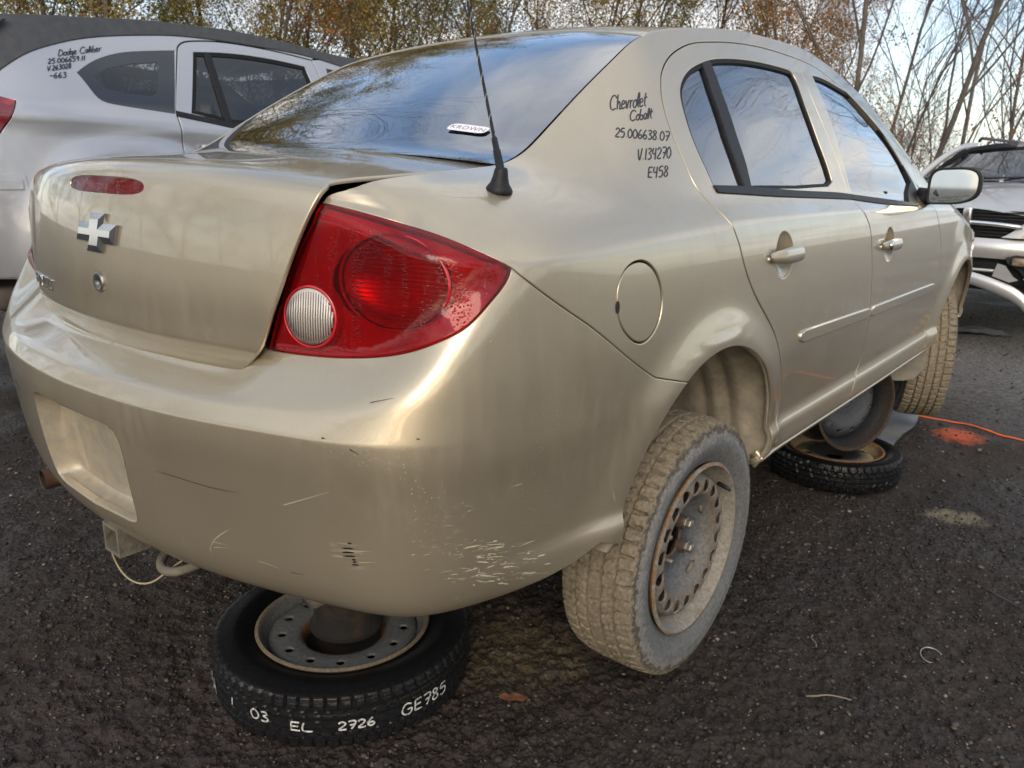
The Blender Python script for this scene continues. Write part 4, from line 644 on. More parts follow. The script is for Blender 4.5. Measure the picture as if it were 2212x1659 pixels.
# ------------------------------------------------------------------ paint, glass, rubber
def paint(name, col, col2, dirt=.5, dust=(.30, .26, .20), metal=.72, rough=.34):
    m, t, b = new_mat(name); L = t.links.new
    tcn = t.nodes.new('ShaderNodeTexCoord')
    mpn = t.nodes.new('ShaderNodeMapping'); mpn.inputs['Scale'].default_value = (1, 1, .16); L(tcn.outputs['Object'], mpn.inputs[0])
    n1 = t.nodes.new('ShaderNodeTexNoise'); n1.inputs['Scale'].default_value = 34; n1.inputs['Detail'].default_value = 7; n1.inputs['Roughness'].default_value = .7; L(mpn.outputs[0], n1.inputs['Vector'])
    n2 = t.nodes.new('ShaderNodeTexNoise'); n2.inputs['Scale'].default_value = 3.1; n2.inputs['Detail'].default_value = 5; L(tcn.outputs['Object'], n2.inputs['Vector'])
    mul = t.nodes.new('ShaderNodeMath'); mul.operation = 'MULTIPLY'; L(n1.outputs[0], mul.inputs[0]); L(n2.outputs[0], mul.inputs[1])
    mr = t.nodes.new('ShaderNodeMapRange'); L(mul.outputs[0], mr.inputs[0]); mr.inputs[1].default_value = .20; mr.inputs[2].default_value = .46; mr.inputs[3].default_value = 0; mr.inputs[4].default_value = dirt
    # road film low on the body, with a ragged edge
    sp_ = t.nodes.new('ShaderNodeSeparateXYZ'); L(tcn.outputs['Object'], sp_.inputs[0])
    ad = t.nodes.new('ShaderNodeMath'); ad.operation = 'MULTIPLY_ADD'; L(n2.outputs[0], ad.inputs[0]); ad.inputs[1].default_value = -.35; L(sp_.outputs[2], ad.inputs[2])
    lo = t.nodes.new('ShaderNodeMapRange'); L(ad.outputs[0], lo.inputs[0]); lo.inputs[1].default_value = .06; lo.inputs[2].default_value = .34; lo.inputs[3].default_value = .62; lo.inputs[4].default_value = 0
    mxx = t.nodes.new('ShaderNodeMath'); mxx.operation = 'MAXIMUM'; L(mr.outputs[0], mxx.inputs[0])
    lm = t.nodes.new('ShaderNodeMath'); lm.operation = 'MULTIPLY'; L(lo.outputs[0], lm.inputs[0]); lm.inputs[1].default_value = dirt * 1.6
    L(lm.outputs[0], mxx.inputs[1])
    fl = t.nodes.new('ShaderNodeTexNoise'); fl.inputs['Scale'].default_value = 900; fl.inputs['Detail'].default_value = 1; L(tcn.outputs['Object'], fl.inputs['Vector'])
    cm = t.nodes.new('ShaderNodeMix'); cm.data_type = 'RGBA'; L(fl.outputs[0], cm.inputs['Factor']); cm.inputs['A'].default_value = (*col, 1); cm.inputs['B'].default_value = (*col2, 1)
    dm = t.nodes.new('ShaderNodeMix'); dm.data_type = 'RGBA'; L(mxx.outputs[0], dm.inputs['Factor']); L(cm.outputs['Result'], dm.inputs['A']); dm.inputs['B'].default_value = (*dust, 1)
    L(dm.outputs['Result'], b.inputs['Base Color'])
    def lin(a, c, key):
        q = t.nodes.new('ShaderNodeMapRange'); L(mxx.outputs[0], q.inputs[0]); q.inputs[3].default_value = a; q.inputs[4].default_value = c; L(q.outputs[0], b.inputs[key])
    lin(metal, .1, 'Metallic'); lin(rough, .62, 'Roughness'); lin(1.0, .12, 'Coat Weight')
    b.inputs['Coat Roughness'].default_value = .035; b.inputs['Coat IOR'].default_value = 1.6
    # rain beads: small raised dots in patches
    vo = t.nodes.new('ShaderNodeTexVoronoi'); vo.inputs['Scale'].default_value = 170; L(tcn.outputs['Object'], vo.inputs['Vector'])
    dr = t.nodes.new('ShaderNodeMapRange'); L(vo.outputs['Distance'], dr.inputs[0]); dr.inputs[1].default_value = .12; dr.inputs[2].default_value = .34; dr.inputs[3].default_value = 1; dr.inputs[4].default_value = 0
    n4 = t.nodes.new('ShaderNodeTexNoise'); n4.inputs['Scale'].default_value = 9; n4.inputs['Detail'].default_value = 4; L(tcn.outputs['Object'], n4.inputs['Vector'])
    pm = t.nodes.new('ShaderNodeMapRange'); L(n4.outputs[0], pm.inputs[0]); pm.inputs[1].default_value = .50; pm.inputs[2].default_value = .66
    cs = t.nodes.new('ShaderNodeMath'); cs.operation = 'GREATER_THAN'; sepc = t.nodes.new('ShaderNodeSeparateColor'); L(vo.outputs['Color'], sepc.inputs[0]); L(sepc.outputs[0], cs.inputs[0]); cs.inputs[1].default_value = .62
    q1 = t.nodes.new('ShaderNodeMath'); q1.operation = 'MULTIPLY'; L(dr.outputs[0], q1.inputs[0]); L(pm.outputs[0], q1.inputs[1])
    q2 = t.nodes.new('ShaderNodeMath'); q2.operation = 'MULTIPLY'; L(q1.outputs[0], q2.inputs[0]); L(cs.outputs[0], q2.inputs[1])
    bp = t.nodes.new('ShaderNodeBump'); bp.inputs['Strength'].default_value = .7; bp.inputs['Distance'].default_value = .002; L(q2.outputs[0], bp.inputs['Height'])
    L(bp.outputs[0], b.inputs['Coat Normal'])
    return m
def glass(name, tint=(.62, .72, .70), ior=1.5, rough=.0, tr=.9, gain=1.0):
    m, t, b = new_mat(name); L = t.links.new
    t.nodes.remove(b); out = t.nodes['Material Output']
    tr_ = t.nodes.new('ShaderNodeBsdfTransparent'); tr_.inputs[0].default_value = (*[c * tr for c in tint], 1)
    gl = t.nodes.new('ShaderNodeBsdfGlossy'); gl.inputs['Roughness'].default_value = rough
    fr = t.nodes.new('ShaderNodeFresnel'); fr.inputs['IOR'].default_value = ior
    gn = t.nodes.new('ShaderNodeMath'); gn.operation = 'MULTIPLY'; gn.use_clamp = True; gn.inputs[1].default_value = gain; L(fr.outputs[0], gn.inputs[0])      # reflection strengthened beyond Fresnel to brighten the glass
    mxs = t.nodes.new('ShaderNodeMixShader'); L(gn.outputs[0], mxs.inputs[0]); L(tr_.outputs[0], mxs.inputs[1]); L(gl.outputs[0], mxs.inputs[2])
    L(mxs.outputs[0], out.inputs[0]); return m

M_PAINT = paint('gold_paint', (.445, .378, .270), (.545, .468, .340), dirt=.28)
M_BLACK = simple('black_trim', (.012, .0125, .014), .5, spec=.25, noise=(60, (.02, .02, .022), .5), bump=(300, .15, .001))
M_VOID = simple('dark_cavity', (.012, .012, .013), .8)  # near-black standing in for the shade inside gaps, notches and openings
M_RUBBER = simple('seal_rubber', (.010, .010, .011), .6, spec=.2)
M_INK = simple('marker_ink', (.012, .013, .016), .35)
M_SCR0 = simple('scratch_primer', (.52, .45, .33), .7)
M_SCR1 = simple('scratch_plastic', (.012, .012, .014), .5)
M_CHROME = simple('chrome', (.60, .60, .60), .10, 1.0)
M_GLASS = glass('side_glass', (.82, .90, .88), 2.3, gain=1.9)
M_RGLASS = glass('rear_glass', (.74, .85, .92), 2.8, gain=2.0)
M_FRIT = simple('ceramic_frit', (.010, .012, .018), .08, coat=1)

# ------------------------------------------------------------------ gold sedan: shell
BS = build_B(); B = Surf(*BS)
LID = Surf(*build_T())
TOPS = build_top(BS); TOP = Surf(*TOPS)
car = empty('gold_sedan', (0, 0, GZ), label='muddy gold four-door sedan propped up on old wheels in the foreground', cat='car')
CARZ = -GZ
class _P:   # parts are modelled in car coordinates, parent sits on the ground
    pass
car_parent = car
def P_(o):
    o.matrix_parent_inverse = Matrix.Translation((0, 0, CARZ)); return o
def cv(name, n=2): return [tuple(p) for p in spl(BK[name], n)]
def rv(L): return list(L)[::-1]
sx, sy = s_of_x, s_of_y

tip = BK['tl_bot'][-1]
corner = BK['qgap'][-1]
tl_top = cv('tl_top'); tl_bot = cv('tl_bot'); tl_in = cv('tl_in'); qgap = cv('qgap')
lidlow_v = .66
bump_low = [(0, .250), (sx(.25), .2505), (sx(.4), .253), (sx(.66), .260), (sx(.76), .265), (sy(-.66), .268), (sy(-.58), .276)]
bump_end = [tuple(p) for p in BK['bump_bot'][-4:]]
def arch_pts(k, a0, a1, n, dr=0.):
    ay, az, R = ARCH[k]; a = np.radians(np.linspace(a0, a1, n))
    return [(float(sy(ay + (R + dr) * math.cos(t))), float(az + (R + dr) * math.sin(t))) for t in a]
# wheel openings in (s, v): v ~ z on the lower side
def zfix(L):
    o = []
    for s_, z_ in L:
        vv = np.linspace(V0, VM, 200); zz = B.P(np.stack([np.full(200, s_), vv], 1))[:, 2]
        o.append((s_, float(np.interp(z_, zz, vv))))
    return o
rear_arch = zfix(arch_pts(0, 118, -6, 40, -.002))          # from bumper corner over the top to the rocker
bump_arch = zfix(arch_pts(0, 175, 118, 14, -.002))
b_corner = rear_arch[0]
qgap = qgap[:-4] + [b_corner]
bump_out = (bump_low + [(sy(-.50), .292), (sy(-.44), .318)] + bump_arch + rv(qgap) + rv(tl_bot)[1:]
            + [(sx(.40), .690), (sx(.30), .672), (sx(.2), .668), (0, .668)])
# number plate recess (half)
recess = [(0, .527), (.10, .526), (.150, .524), (.172, .516), (.182, .500), (.186, .47), (.182, .37), (.176, .345), (.160, .334), (.10, .331), (0, .330)]
rec_curve = [tuple(p) for p in spl(recess[1:-1], 3)]
bump_half = [p for p in bump_out]
# bumper half outline with the recess notch cut from s = 0
bump_half = [(0, .250)] + bump_half[1:] + [recess[0]] + rec_curve + [recess[-1]]
def z_to_v(s_, z_):
    vv = np.linspace(V0, VM, 700); zz = B.P(np.stack([np.full(700, s_), vv], 1))[:, 2]
    return float(np.interp(z_, zz, vv))
_sk = np.linspace(.003, float(sy(-.60)), 130)
_zc1 = pchip([0, sx(.55), sx(.66), sx(.745), sx(.785), sy(-.68), sy(-.55), S_END], [.625, .628, .642, .680, .735, .845, .90, .95], _sk)
creases = [[(a_, z_to_v(a_, z_ + dz)) for a_, z_ in zip(_sk, _zc1)] for dz in (-.0045, 0, .0045)]
creases += [[(a_, z_to_v(a_, .597 + dz)) for a_ in _sk] for dz in (-.004, 0, .004)]
def bump_panel():
    V, F, N = panel(B, bump_half, step=.0125, bstep=.008, gap=.0022, flange=.016, seam=True, bev=.003, extra=creases)
    return V, F, N
h = bump_panel()
hb = mirror(h)
def weld(VFN, eps=1e-5):
    V, F, N = VFN; key = {}; mp_ = []; V2 = []; N2 = []
    for v, n in zip(V, N):
        k = (round(v[0] / eps), round(v[1] / eps), round(v[2] / eps)) if abs(v[0]) < 1e-4 else None
        if k is not None and k in key: mp_.append(key[k]); continue
        if k is not None:
            key[k] = len(V2); v = np.array([0, v[1], v[2]]); n = np.array([0, n[1], n[2]]); n = n / (np.linalg.norm(n) + 1e-9)
        mp_.append(len(V2)); V2.append(v); N2.append(n)
    return np.array(V2), [tuple(mp_[i] for i in f) for f in F], np.array(N2)
bm_ = weld(joinp(h, hb))
bumper = P_(pobj('rear_bumper', bm_, M_PAINT, car, label='gold plastic rear bumper with scuffs at its lower corner'))
# recess tray
def recess_tray():
    rim = np.array(recess); rim = np.array([recess[0]] + rec_curve + [recess[-1]])
    X = B.P(rim); nn = B.n(rim)
    inner = X.copy(); c = np.array([0, X[:, 1].mean(), X[:, 2].mean()])
    rings = [X]
    for dpt, k in ((.005, .99), (.022, .965), (.040, .94), (.052, .91), (.056, .87)):
        q = X.copy(); q[:, 0] = c[0] + (X[:, 0]) * k; q[:, 2] = c[2] + (X[:, 2] - c[2]) * k
        ymean = -1.032 + .55 * (.43 - X[:, 2]) * -.05
        q[:, 1] = X[:, 1] + dpt if dpt < .03 else np.maximum(X[:, 1] + dpt * .8, -.985)
        rings.append(q)
    G = np.array(rings); n = G.shape[1]
    V = G.reshape(-1, 3); F = [(i*n+j, i*n+j+1, (i+1)*n+j+1, (i+1)*n+j) for i in range(len(rings)-1) for j in range(n-1)]
    V = np.concatenate([V, [[0, G[-1, 0, 1], G[-1, 0, 2]], [0, G[-1, -1, 1], G[-1, -1, 2]]]])
    # floor of the tray: rows between the ring's two halves
    last = [(len(rings)-1)*n + j for j in range(n)]
    m = n // 2
    for j in range(m):
        a, b2 = last[j], last[n-1-j]; c2, d2 = last[j+1], last[n-2-j]
        if c2 == d2 or c2 > d2: F.append((a, c2, b2)) if c2 != b2 else None
        else: F.append((a, c2, d2, b2))
        if c2 >= d2: break
    Vm = V * [-1, 1, 1]; k = len(V)
    F2 = F + [tuple(i + k for i in f[::-1]) for f in F]
    return np.concatenate([V, Vm]), F2
tv, tf = recess_tray()
M_TRAY = simple('tray_paint', (.47, .40, .29), .45, .35, noise=(30, (.36, .33, .27), .52))
tray = P_(mesh('plate_recess', tv, tf, M_TRAY, car)); sharp(tray, 40)
mbx = MB(); yb = float(tv[:, 1].max())
mbx.bbox((0, yb - .003, .475), (.007, .006, .085), .002).bbox((0, yb - .002, .372), (.012, .008, .045), .003)
o = P_(mbx.build('plate_rib', M_TRAY, car))
mbx = MB().box((-.118, yb - .001, .500), (.020, .004, .034)); o = P_(mbx.build('clip_slot', M_VOID, car, smooth=False))
# dusty patch where the plate sat
M_DUST = simple('plate_dust', (.24, .225, .19), .85, noise=(40, (.48, .46, .41), .52), bump=(90, .4, .002))
mbx = MB(); gx = np.linspace(-.088, .145, 24); gz = np.linspace(.352, .505, 18)
G_ = np.array([[(x + .01*math.sin(z*60), yb - .0012, z) for z in gz] for x in gx]); mbx.grid(G_)
o = P_(mbx.build('plate_dust', M_DUST, car))

# body side (quarter panel, pillar and roof rail in one pressing)
gap_top = [(.5925, 1.10), (.604, 1.22), (.628, 1.36), (.665, 1.42), (.70, 1.447)]
def top_run(y0, y1, n): return [(float(sy(y)), VT) for y in np.linspace(y0, y1, n)]
rd_t = cv('rdoor_t'); rd_l = cv('rdoor_l'); b_gap = cv('b_gap'); fd_t = cv('fdoor_t'); fd_f = cv('fdoor_f', 4)
def fair(L, k=3):
    L = np.array(L, float)
    for _ in range(k): L[1:-1] = .25*L[:-2] + .5*L[1:-1] + .25*L[2:]
    return [tuple(p) for p in L]
b_gap = fair(b_gap, 14)
rd_l = fair(rd_l, 8); fd_t = fair(fd_t, 5); fd_f = fair(fd_f, 8)
door_bot = .275
# tidy the door corners
rd_l = [p for p in rd_l if p[1] > .36]
s_rdl = rd_l[-1][0]
rd_bot = [(s_rdl - .004, .33), (s_rdl + .004, .295), (s_rdl + .03, door_bot)]
b_gap = [p for p in b_gap if p[1] > .30]; s_bg = b_gap[-1][0]
fd_f = [p for p in fd_f if p[1] > .34]; s_ff = fd_f[-1][0]
s_a = s_ff + .01
fd_bot = [(s_ff + .012, .31), (s_ff + .0, .285), (s_ff - .04, door_bot)]
a_base = (float(sy(2.16)), VT)
arch_front_end = rear_arch[-1]
body_out = ([tip] + rv(tl_top)[1:] + gap_top + [(s, VT) for s in np.linspace(.76, float(sy(-.47)), 26)] + top_run(-.44, 2.14, 90)
            + [(fd_f[0][0] + .06, 1.20), (fd_f[0][0] + .012, fd_f[0][1] + .005)] + rv(fd_t)[1:] + rv(rd_t)[1:] + rd_l[1:] + rd_bot[:1]
            + [(rear_arch[-1][0] + .012, .262), (rear_arch[-1][0] + .004, .262)] + rv(rear_arch) + rv(qgap)[1:-1])
fuel = cv('fuel', 3)
fuel = [tuple(p) for p in spl(BK['fuel'] + BK['fuel'][:1], 4)][:-1]
def both(name, VFN, mat, parent=car, **k):
    a = P_(pobj(name, VFN, mat, parent, **k)); b = P_(pobj(name, mirror(VFN), mat, parent, **k)); return a, b
bsR, bsL = both('body_side', panel(B, body_out, [fuel], step=.017, gap=.0034, hole_gap=.0032, flange=.016), M_PAINT)
tagp = both('fuel_door', panel(B, fuel, [], step=.014, bstep=.006, gap=.0045, depth=.0012, flange=.010), M_PAINT)
# finger notch of the fuel door and a dark cup behind
cup = panel(B, [tuple(p) for p in inset_poly(B, np.array(fuel), -.004)], [], step=.02, gap=0, depth=.017, flange=0)
for mm in (cup, mirror(cup)): P_(pobj('fuel_cup', mm, M_VOID, car))
nt_ = panel(B, [(BK['fuel'][0][0] + .001 + .006*math.cos(q), BK['fuel'][0][1] - .012 + .012*math.sin(q)) for q in np.linspace(0, 2*math.pi, 21)[:-1]], [], step=.02, gap=0, depth=-.0012, flange=0)
for mm in (nt_, mirror(nt_)): P_(pobj('finger_notch', mm, M_VOID, car))
# doors
rw = BK['rwin']; 
rwin = [tuple(p) for p in spl(rw[0:7], 5)] + [tuple(p) for p in spl(rw[7:12], 5)] + [tuple(p) for p in spl(rw[12:17], 4)]
rwin = fair(rwin + rwin[:1], 2)[:-1]
fw = BK['fwin']
fwin = [tuple(p) for p in spl(fw[0:9], 4)] + [fw[9]] + [fw[10], fw[11]]
rdoor_out = rd_l + rd_bot[0:] + [(s_bg - .012, door_bot), (s_bg, .29)] + rv(b_gap) + rv(rd_t)[1:-1]
fdoor_out = b_gap + [(s_bg, .29), (s_bg + .012, door_bot)] + rv(fd_bot) + rv(fd_f) + rv(fd_t)[1:-1]
hc_r = tuple((np.array(BK['hand_r'][0]) + np.array(BK['hand_r'][1])) / 2); hc_f = tuple((np.array(BK['hand_f'][0]) + np.array(BK['hand_f'][1])) / 2)
def dish_uv(c): return [(c[0] + .058*math.cos(q), c[1] + .058*math.sin(q)) for q in np.linspace(0, 2*math.pi, 41)[:-1]]
RD = both('rear_door', panel(B, rdoor_out, [rwin, dish_uv(hc_r)], step=.017, gap=.0042, flange=.024, hole_gap=.0), M_PAINT)
FD = both('front_door', panel(B, fdoor_out, [fwin, dish_uv(hc_f)], step=.017, gap=.0040, flange=.024, hole_gap=.0), M_PAINT)
def sub(name, VFN, mat, pair, **k):
    for p, q in zip(pair, (VFN, mirror(VFN))): pobj(name, q, mat, p, **k)
def inp(L, g): return [tuple(p) for p in inset_poly(B, resample(L, .012), g)]
sub('window_seal', panel(B, inp(rwin, -.003), [inp(rwin, .011)], step=.03, gap=0, depth=.004, flange=.012), M_RUBBER, RD)
sub('window_seal', panel(B, inp(fwin, -.003), [inp(fwin, .011)], step=.03, gap=0, depth=.004, flange=.012), M_RUBBER, FD)
sub('window_glass', panel(B, inp(rwin, .004), [], step=.03, gap=0, depth=.010, flange=0), M_GLASS, RD)
sub('window_glass', panel(B, inp(fwin, .004), [], step=.03, gap=0, depth=.010, flange=0), M_GLASS, FD)
div = BK['divider_a'] + rv(BK['divider_b'])
sub('window_divider', panel(B, div, [], step=.02, gap=0, depth=.001, flange=.014), M_BLACK, RD)
belt = BK['belt']
bl_top = belt[0:7]; bl_bot = belt[7:]
mid = belt[4]
beltr = [tuple(p) for p in spl(belt[0:5], 3)] + [tuple(p) for p in spl(belt[9:13], 3)]
beltf = [tuple(p) for p in spl(belt[4:7], 3)] + [tuple(p) for p in spl(belt[7:10], 3)]
sub('belt_moulding', panel(B, beltr, [], step=.02, gap=.001, depth=-.004, flange=.012), M_BLACK, RD)
sub('belt_moulding', panel(B, beltf, [], step=.02, gap=.001, depth=-.004, flange=.012), M_BLACK, FD)
# side rubbing strips
def rub(a, b2, hh=.027):
    n = 24; L = []
    for t in np.linspace(0, 1, n): L.append((a[0] + (b2[0]-a[0])*t, a[1] + (b2[1]-a[1])*t))
    lo = [(p[0], p[1] - hh/2*min(1, .55 + 8*(1-abs(2*i/(n-1)-1)))) for i, p in enumerate(L)]
    hi = [(p[0], p[1] + hh/2*min(1, .55 + 8*(1-abs(2*i/(n-1)-1)))) for i, p in enumerate(L)]
    return panel(B, lo + rv(hi), [], step=.03, bstep=.01, gap=0, depth=-.007, flange=.009, bev=.004)
sub('side_moulding', rub(BK['mould_r'][0], BK['mould_r'][1]), M_PAINT, RD)
sub('side_moulding', rub(BK['mould_f'][0], BK['mould_f'][1]), M_PAINT, FD)
# handles: a dish sunk in the door skin and a pull bar across it
def handle(pair, c, lock):
    X = B.P([c])[0]; n = B.n([c])[0]; t = B.P([(c[0]+.05, c[1])])[0] - X; t /= np.linalg.norm(t); up = np.cross(n, t); up /= np.linalg.norm(up)
    if up[2] < 0: up = -up
    Ln = .205; th = np.linspace(0, 2*math.pi, 17)[:-1]
    m = 26; prof = []
    for i in range(m):
        f = i/(m-1); xx = (f-.5)*Ln
        e = min(1., math.sin(math.pi*min(max(f, .015), .985))**.32)
        lift = .017*min(1, math.sin(math.pi*f)*1.6) + .003
        prof.append([X + t*xx + up*(.0205*e*math.cos(q)) + n*(lift + .0115*e*math.sin(q)) for q in th])
    G2 = np.array(prof); k = len(th); mb = MB()
    mb.add(G2.reshape(-1, 3), [(i*k+j, i*k+(j+1) % k, (i+1)*k+(j+1) % k, (i+1)*k+j) for i in range(m-1) for j in range(k)] + [tuple(range(k)), tuple(range((m-1)*k, m*k))[::-1]])
    ell = np.array(dish_uv(c)); rings = []; R_ = []
    for r in (1.03, 1.0, .97, .9, .78, .6, .4, .2, .02):
        q = np.array(c) + (ell - c)*r
        rings.append(B.P(q) - B.n(q)*(.0225*max(0, 1 - r**2)**.8))

    D = np.array(rings); kk = D.shape[1]; db = MB()
    db.add(D.reshape(-1, 3), [(i*kk+j, i*kk+(j+1) % kk, (i+1)*kk+(j+1) % kk, (i+1)*kk+j) for i in range(len(rings)-1) for j in range(kk)])
    seam = MB().lathe([(.0178, -.0015), (.0182, 0), (.0178, .0015)], 24, 'x')
    for s_, p in ((1, pair[0]), (-1, pair[1])):
        f = lambda VV: np.array(VV) * [s_, 1, 1]
        fl = lambda FF: [q if s_ > 0 else q[::-1] for q in FF]
        mesh('door_handle', f(mb.V), fl(mb.F), M_PAINT, p)
        mesh('handle_dish', f(db.V), fl(db.F), M_PAINT, p)
        if lock:
            l = MB().lathe([(.0, .002), (.009, .002), (.012, .0), (.013, -.004)], 20, 'z')
            VV = np.array(l.V) @ np.stack([t, up, n], 1).T + X + t*(-.066) + n*.0275
            mesh('lock', f(VV), fl(l.F), M_CHROME, p)
handle(RD, hc_r, False)
handle(FD, hc_f, True)
# rocker strip
ra = rear_arch[-1][0]; fa = float(sy(ARCH[1][0] - ARCH[1][2]))
rock = [(ra + .006, .247), (fa - .004, .247), (fa - .004, .268), (fa - .05, .2715), (ra + .05, .2715), (ra + .006, .262)]
both('rocker', panel(B, rock, [], step=.02, gap=.0, flange=.03, depth=-.003, bev=.004), M_PAINT)
# front fender, bonnet side and nose
fr_arch = zfix(arch_pts(1, 184, 6, 44, -.002))
fender_out = ([(fd_f[0][0] + .014, fd_f[0][1] + .004)] + fd_f[1:] + [(s_ff + .014, .31), (s_ff + .006, .285), (fa - .01, .262)] + fr_arch
              + [(float(sy(2.98)) + .02, .42), (float(sy(2.98)) + .04, .62), (float(sy(2.98)) + .06, .76), (float(sy(2.98)) + .02, .95), (float(sy(2.90)), 1.25), (float(sy(2.8)), VT)]
              + [(float(sy(y)), VT) for y in np.linspace(2.75, 2.17, 10)] + [(fd_f[0][0] + .062, 1.20)])
both('front_fender', panel(B, fender_out, [], step=.02, gap=.0022, flange=.016), M_PAINT)
nose_out = [(float(sy(2.98)) + .02, .42), (float(sy(2.98)) + .04, .62), (float(sy(2.98)) + .06, .76), (S_END, .76), (S_END, .25), (float(sy(2.98)) + .05, .26)]
nz_ = weld(joinp(panel(B, nose_out, [], step=.03, gap=0, flange=0), mirror(panel(B, nose_out, [], step=.03, gap=0, flange=0))))
P_(pobj('front_bumper', nz_, M_PAINT, car))
hl = [(float(sy(2.98)) + .064, .765), (S_END, .765), (S_END, 1.0), (float(sy(2.98)) + .03, .95)]
nz_ = weld(joinp(panel(B, hl, [], step=.03, gap=0, flange=0), mirror(panel(B, hl, [], step=.03, gap=0, flange=0))))
P_(pobj('grille_panel', nz_, M_BLACK, car))

# ------------------------------------------------------------------ trunk lid
le = spl(BK['lid_edge'][3:], 4)[1:]                          # from top corner down the face
deck_edge = [(float(np.interp(b, [.40, .475, .60, .85], [.541, .551, .559, .5655])), b) for b in np.linspace(LIDB[-1] - .012, .40, 16)]
face_edge = [(.536, .378), (.5335, .365)] + [tuple(p) for p in le if p[1] < .352]
bot = [(.35, .008), (.30, .004), (.2, .002), (.1, .001), (0, .001)]
half = deck_edge + face_edge + bot
lid_out = half + [(-x, b) for x, b in half[::-1][1:]]
chm = [tuple(p) for p in spl(BK['chmsl'] + BK['chmsl'][:1], 6)][:-1]
cc_ = np.mean(BK['chmsl'], 0)
chw, chh = .150, .0125
bC = float(np.mean([p[1] for p in BK['chmsl']]))
chm = [(math.copysign(abs(math.cos(q))**.45, math.cos(q)) * chw, bC + math.copysign(abs(math.sin(q))**.8, math.sin(q)) * chh) for q in np.linspace(0, 2*math.pi, 61)[:-1]]
lid = P_(pobj('trunk_lid', panel(LID, lid_out, [chm], step=.017, gap=.002, hole_gap=.0005, flange=.007, bev=.003), M_PAINT, car))
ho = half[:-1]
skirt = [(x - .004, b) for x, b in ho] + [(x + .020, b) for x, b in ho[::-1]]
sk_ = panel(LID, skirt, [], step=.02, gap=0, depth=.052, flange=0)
for mm in (sk_, mirror(sk_)): pobj('lid_gap_shade', mm, M_VOID, lid)  # near-black skirt that paints the shade of the lid gap
M_RED = None
def lens_red(name, col, rough=.06):
    m, t, b = new_mat(name); L = t.links.new
    setp(b, col, rough, 0, 1.0, .6, .02)
    tcn = t.nodes.new('ShaderNodeTexCoord')
    n = t.nodes.new('ShaderNodeTexNoise'); n.inputs['Scale'].default_value = 38; n.inputs['Detail'].default_value = 5; n.inputs['Roughness'].default_value = .6
    mpn = t.nodes.new('ShaderNodeMapping'); mpn.inputs['Scale'].default_value = (1.3, 1.3, .22); L(tcn.outputs['Object'], mpn.inputs[0]); L(mpn.outputs[0], n.inputs['Vector'])
    vo = t.nodes.new('ShaderNodeTexVoronoi'); vo.inputs['Scale'].default_value = 240; L(tcn.outputs['Object'], vo.inputs['Vector'])
    dr = t.nodes.new('ShaderNodeMapRange'); L(vo.outputs['Distance'], dr.inputs[0]); dr.inputs[1].default_value = .1; dr.inputs[2].default_value = .45; dr.inputs[3].default_value = 1; dr.inputs[4].default_value = 0
    pm = t.nodes.new('ShaderNodeMapRange'); L(n.outputs[0], pm.inputs[0]); pm.inputs[1].default_value = .50; pm.inputs[2].default_value = .56
    q = t.nodes.new('ShaderNodeMath'); q.operation = 'MULTIPLY'; L(dr.outputs[0], q.inputs[0]); L(pm.outputs[0], q.inputs[1])
    bp = t.nodes.new('ShaderNodeBump'); bp.inputs['Strength'].default_value = .45; bp.inputs['Distance'].default_value = .0014; L(q.outputs[0], bp.inputs['Height'])
    # tinted clear outer lens: part transparent red, part glossy
    out = t.nodes['Material Output']
    tr = t.nodes.new('ShaderNodeBsdfTransparent'); tr.inputs[0].default_value = (*[min(1, c) for c in col], 1)
    gl = t.nodes.new('ShaderNodeBsdfGlossy'); gl.inputs['Roughness'].default_value = rough; L(bp.outputs[0], gl.inputs['Normal'])
    df = t.nodes.new('ShaderNodeBsdfDiffuse'); df.inputs[0].default_value = (.33, .010, .016, 1)
    bd = t.nodes.new('ShaderNodeMix'); bd.data_type = 'RGBA'; L(q.outputs[0], bd.inputs['Factor']); bd.inputs['A'].default_value = (*[min(1, c) for c in col], 1); bd.inputs['B'].default_value = (col[0]*.42, .012, .02, 1); L(bd.outputs['Result'], tr.inputs[0])
    m0 = t.nodes.new('ShaderNodeMixShader'); m0.inputs[0].default_value = .12; L(tr.outputs[0], m0.inputs[1]); L(df.outputs[0], m0.inputs[2])
    fr = t.nodes.new('ShaderNodeFresnel'); fr.inputs['IOR'].default_value = 1.5; L(bp.outputs[0], fr.inputs['Normal'])
    m1 = t.nodes.new('ShaderNodeMixShader'); L(fr.outputs[0], m1.inputs[0]); L(m0.outputs[0], m1.inputs[1]); L(gl.outputs[0], m1.inputs[2])
    L(m1.outputs[0], out.inputs[0]); t.nodes.remove(b)
    return m
M_LENS = lens_red('red_lens', (.78, .03, .042))
M_REFL = simple('lamp_reflector', (.72, .58, .55), .3, .8, noise=(30, (.5, .4, .38), .5))
M_REDIN = simple('red_inner', (.58, .016, .026), .3, coat=.5, noise=(9, (.40, .011, .018), .5))
M_CLEAR = glass('clear_lens', (.95, .95, .95), 1.45, .04, .95)
M_WREFL = simple('white_reflector', (.88, .86, .83), .4, .2, bump=(60, .1, .002))
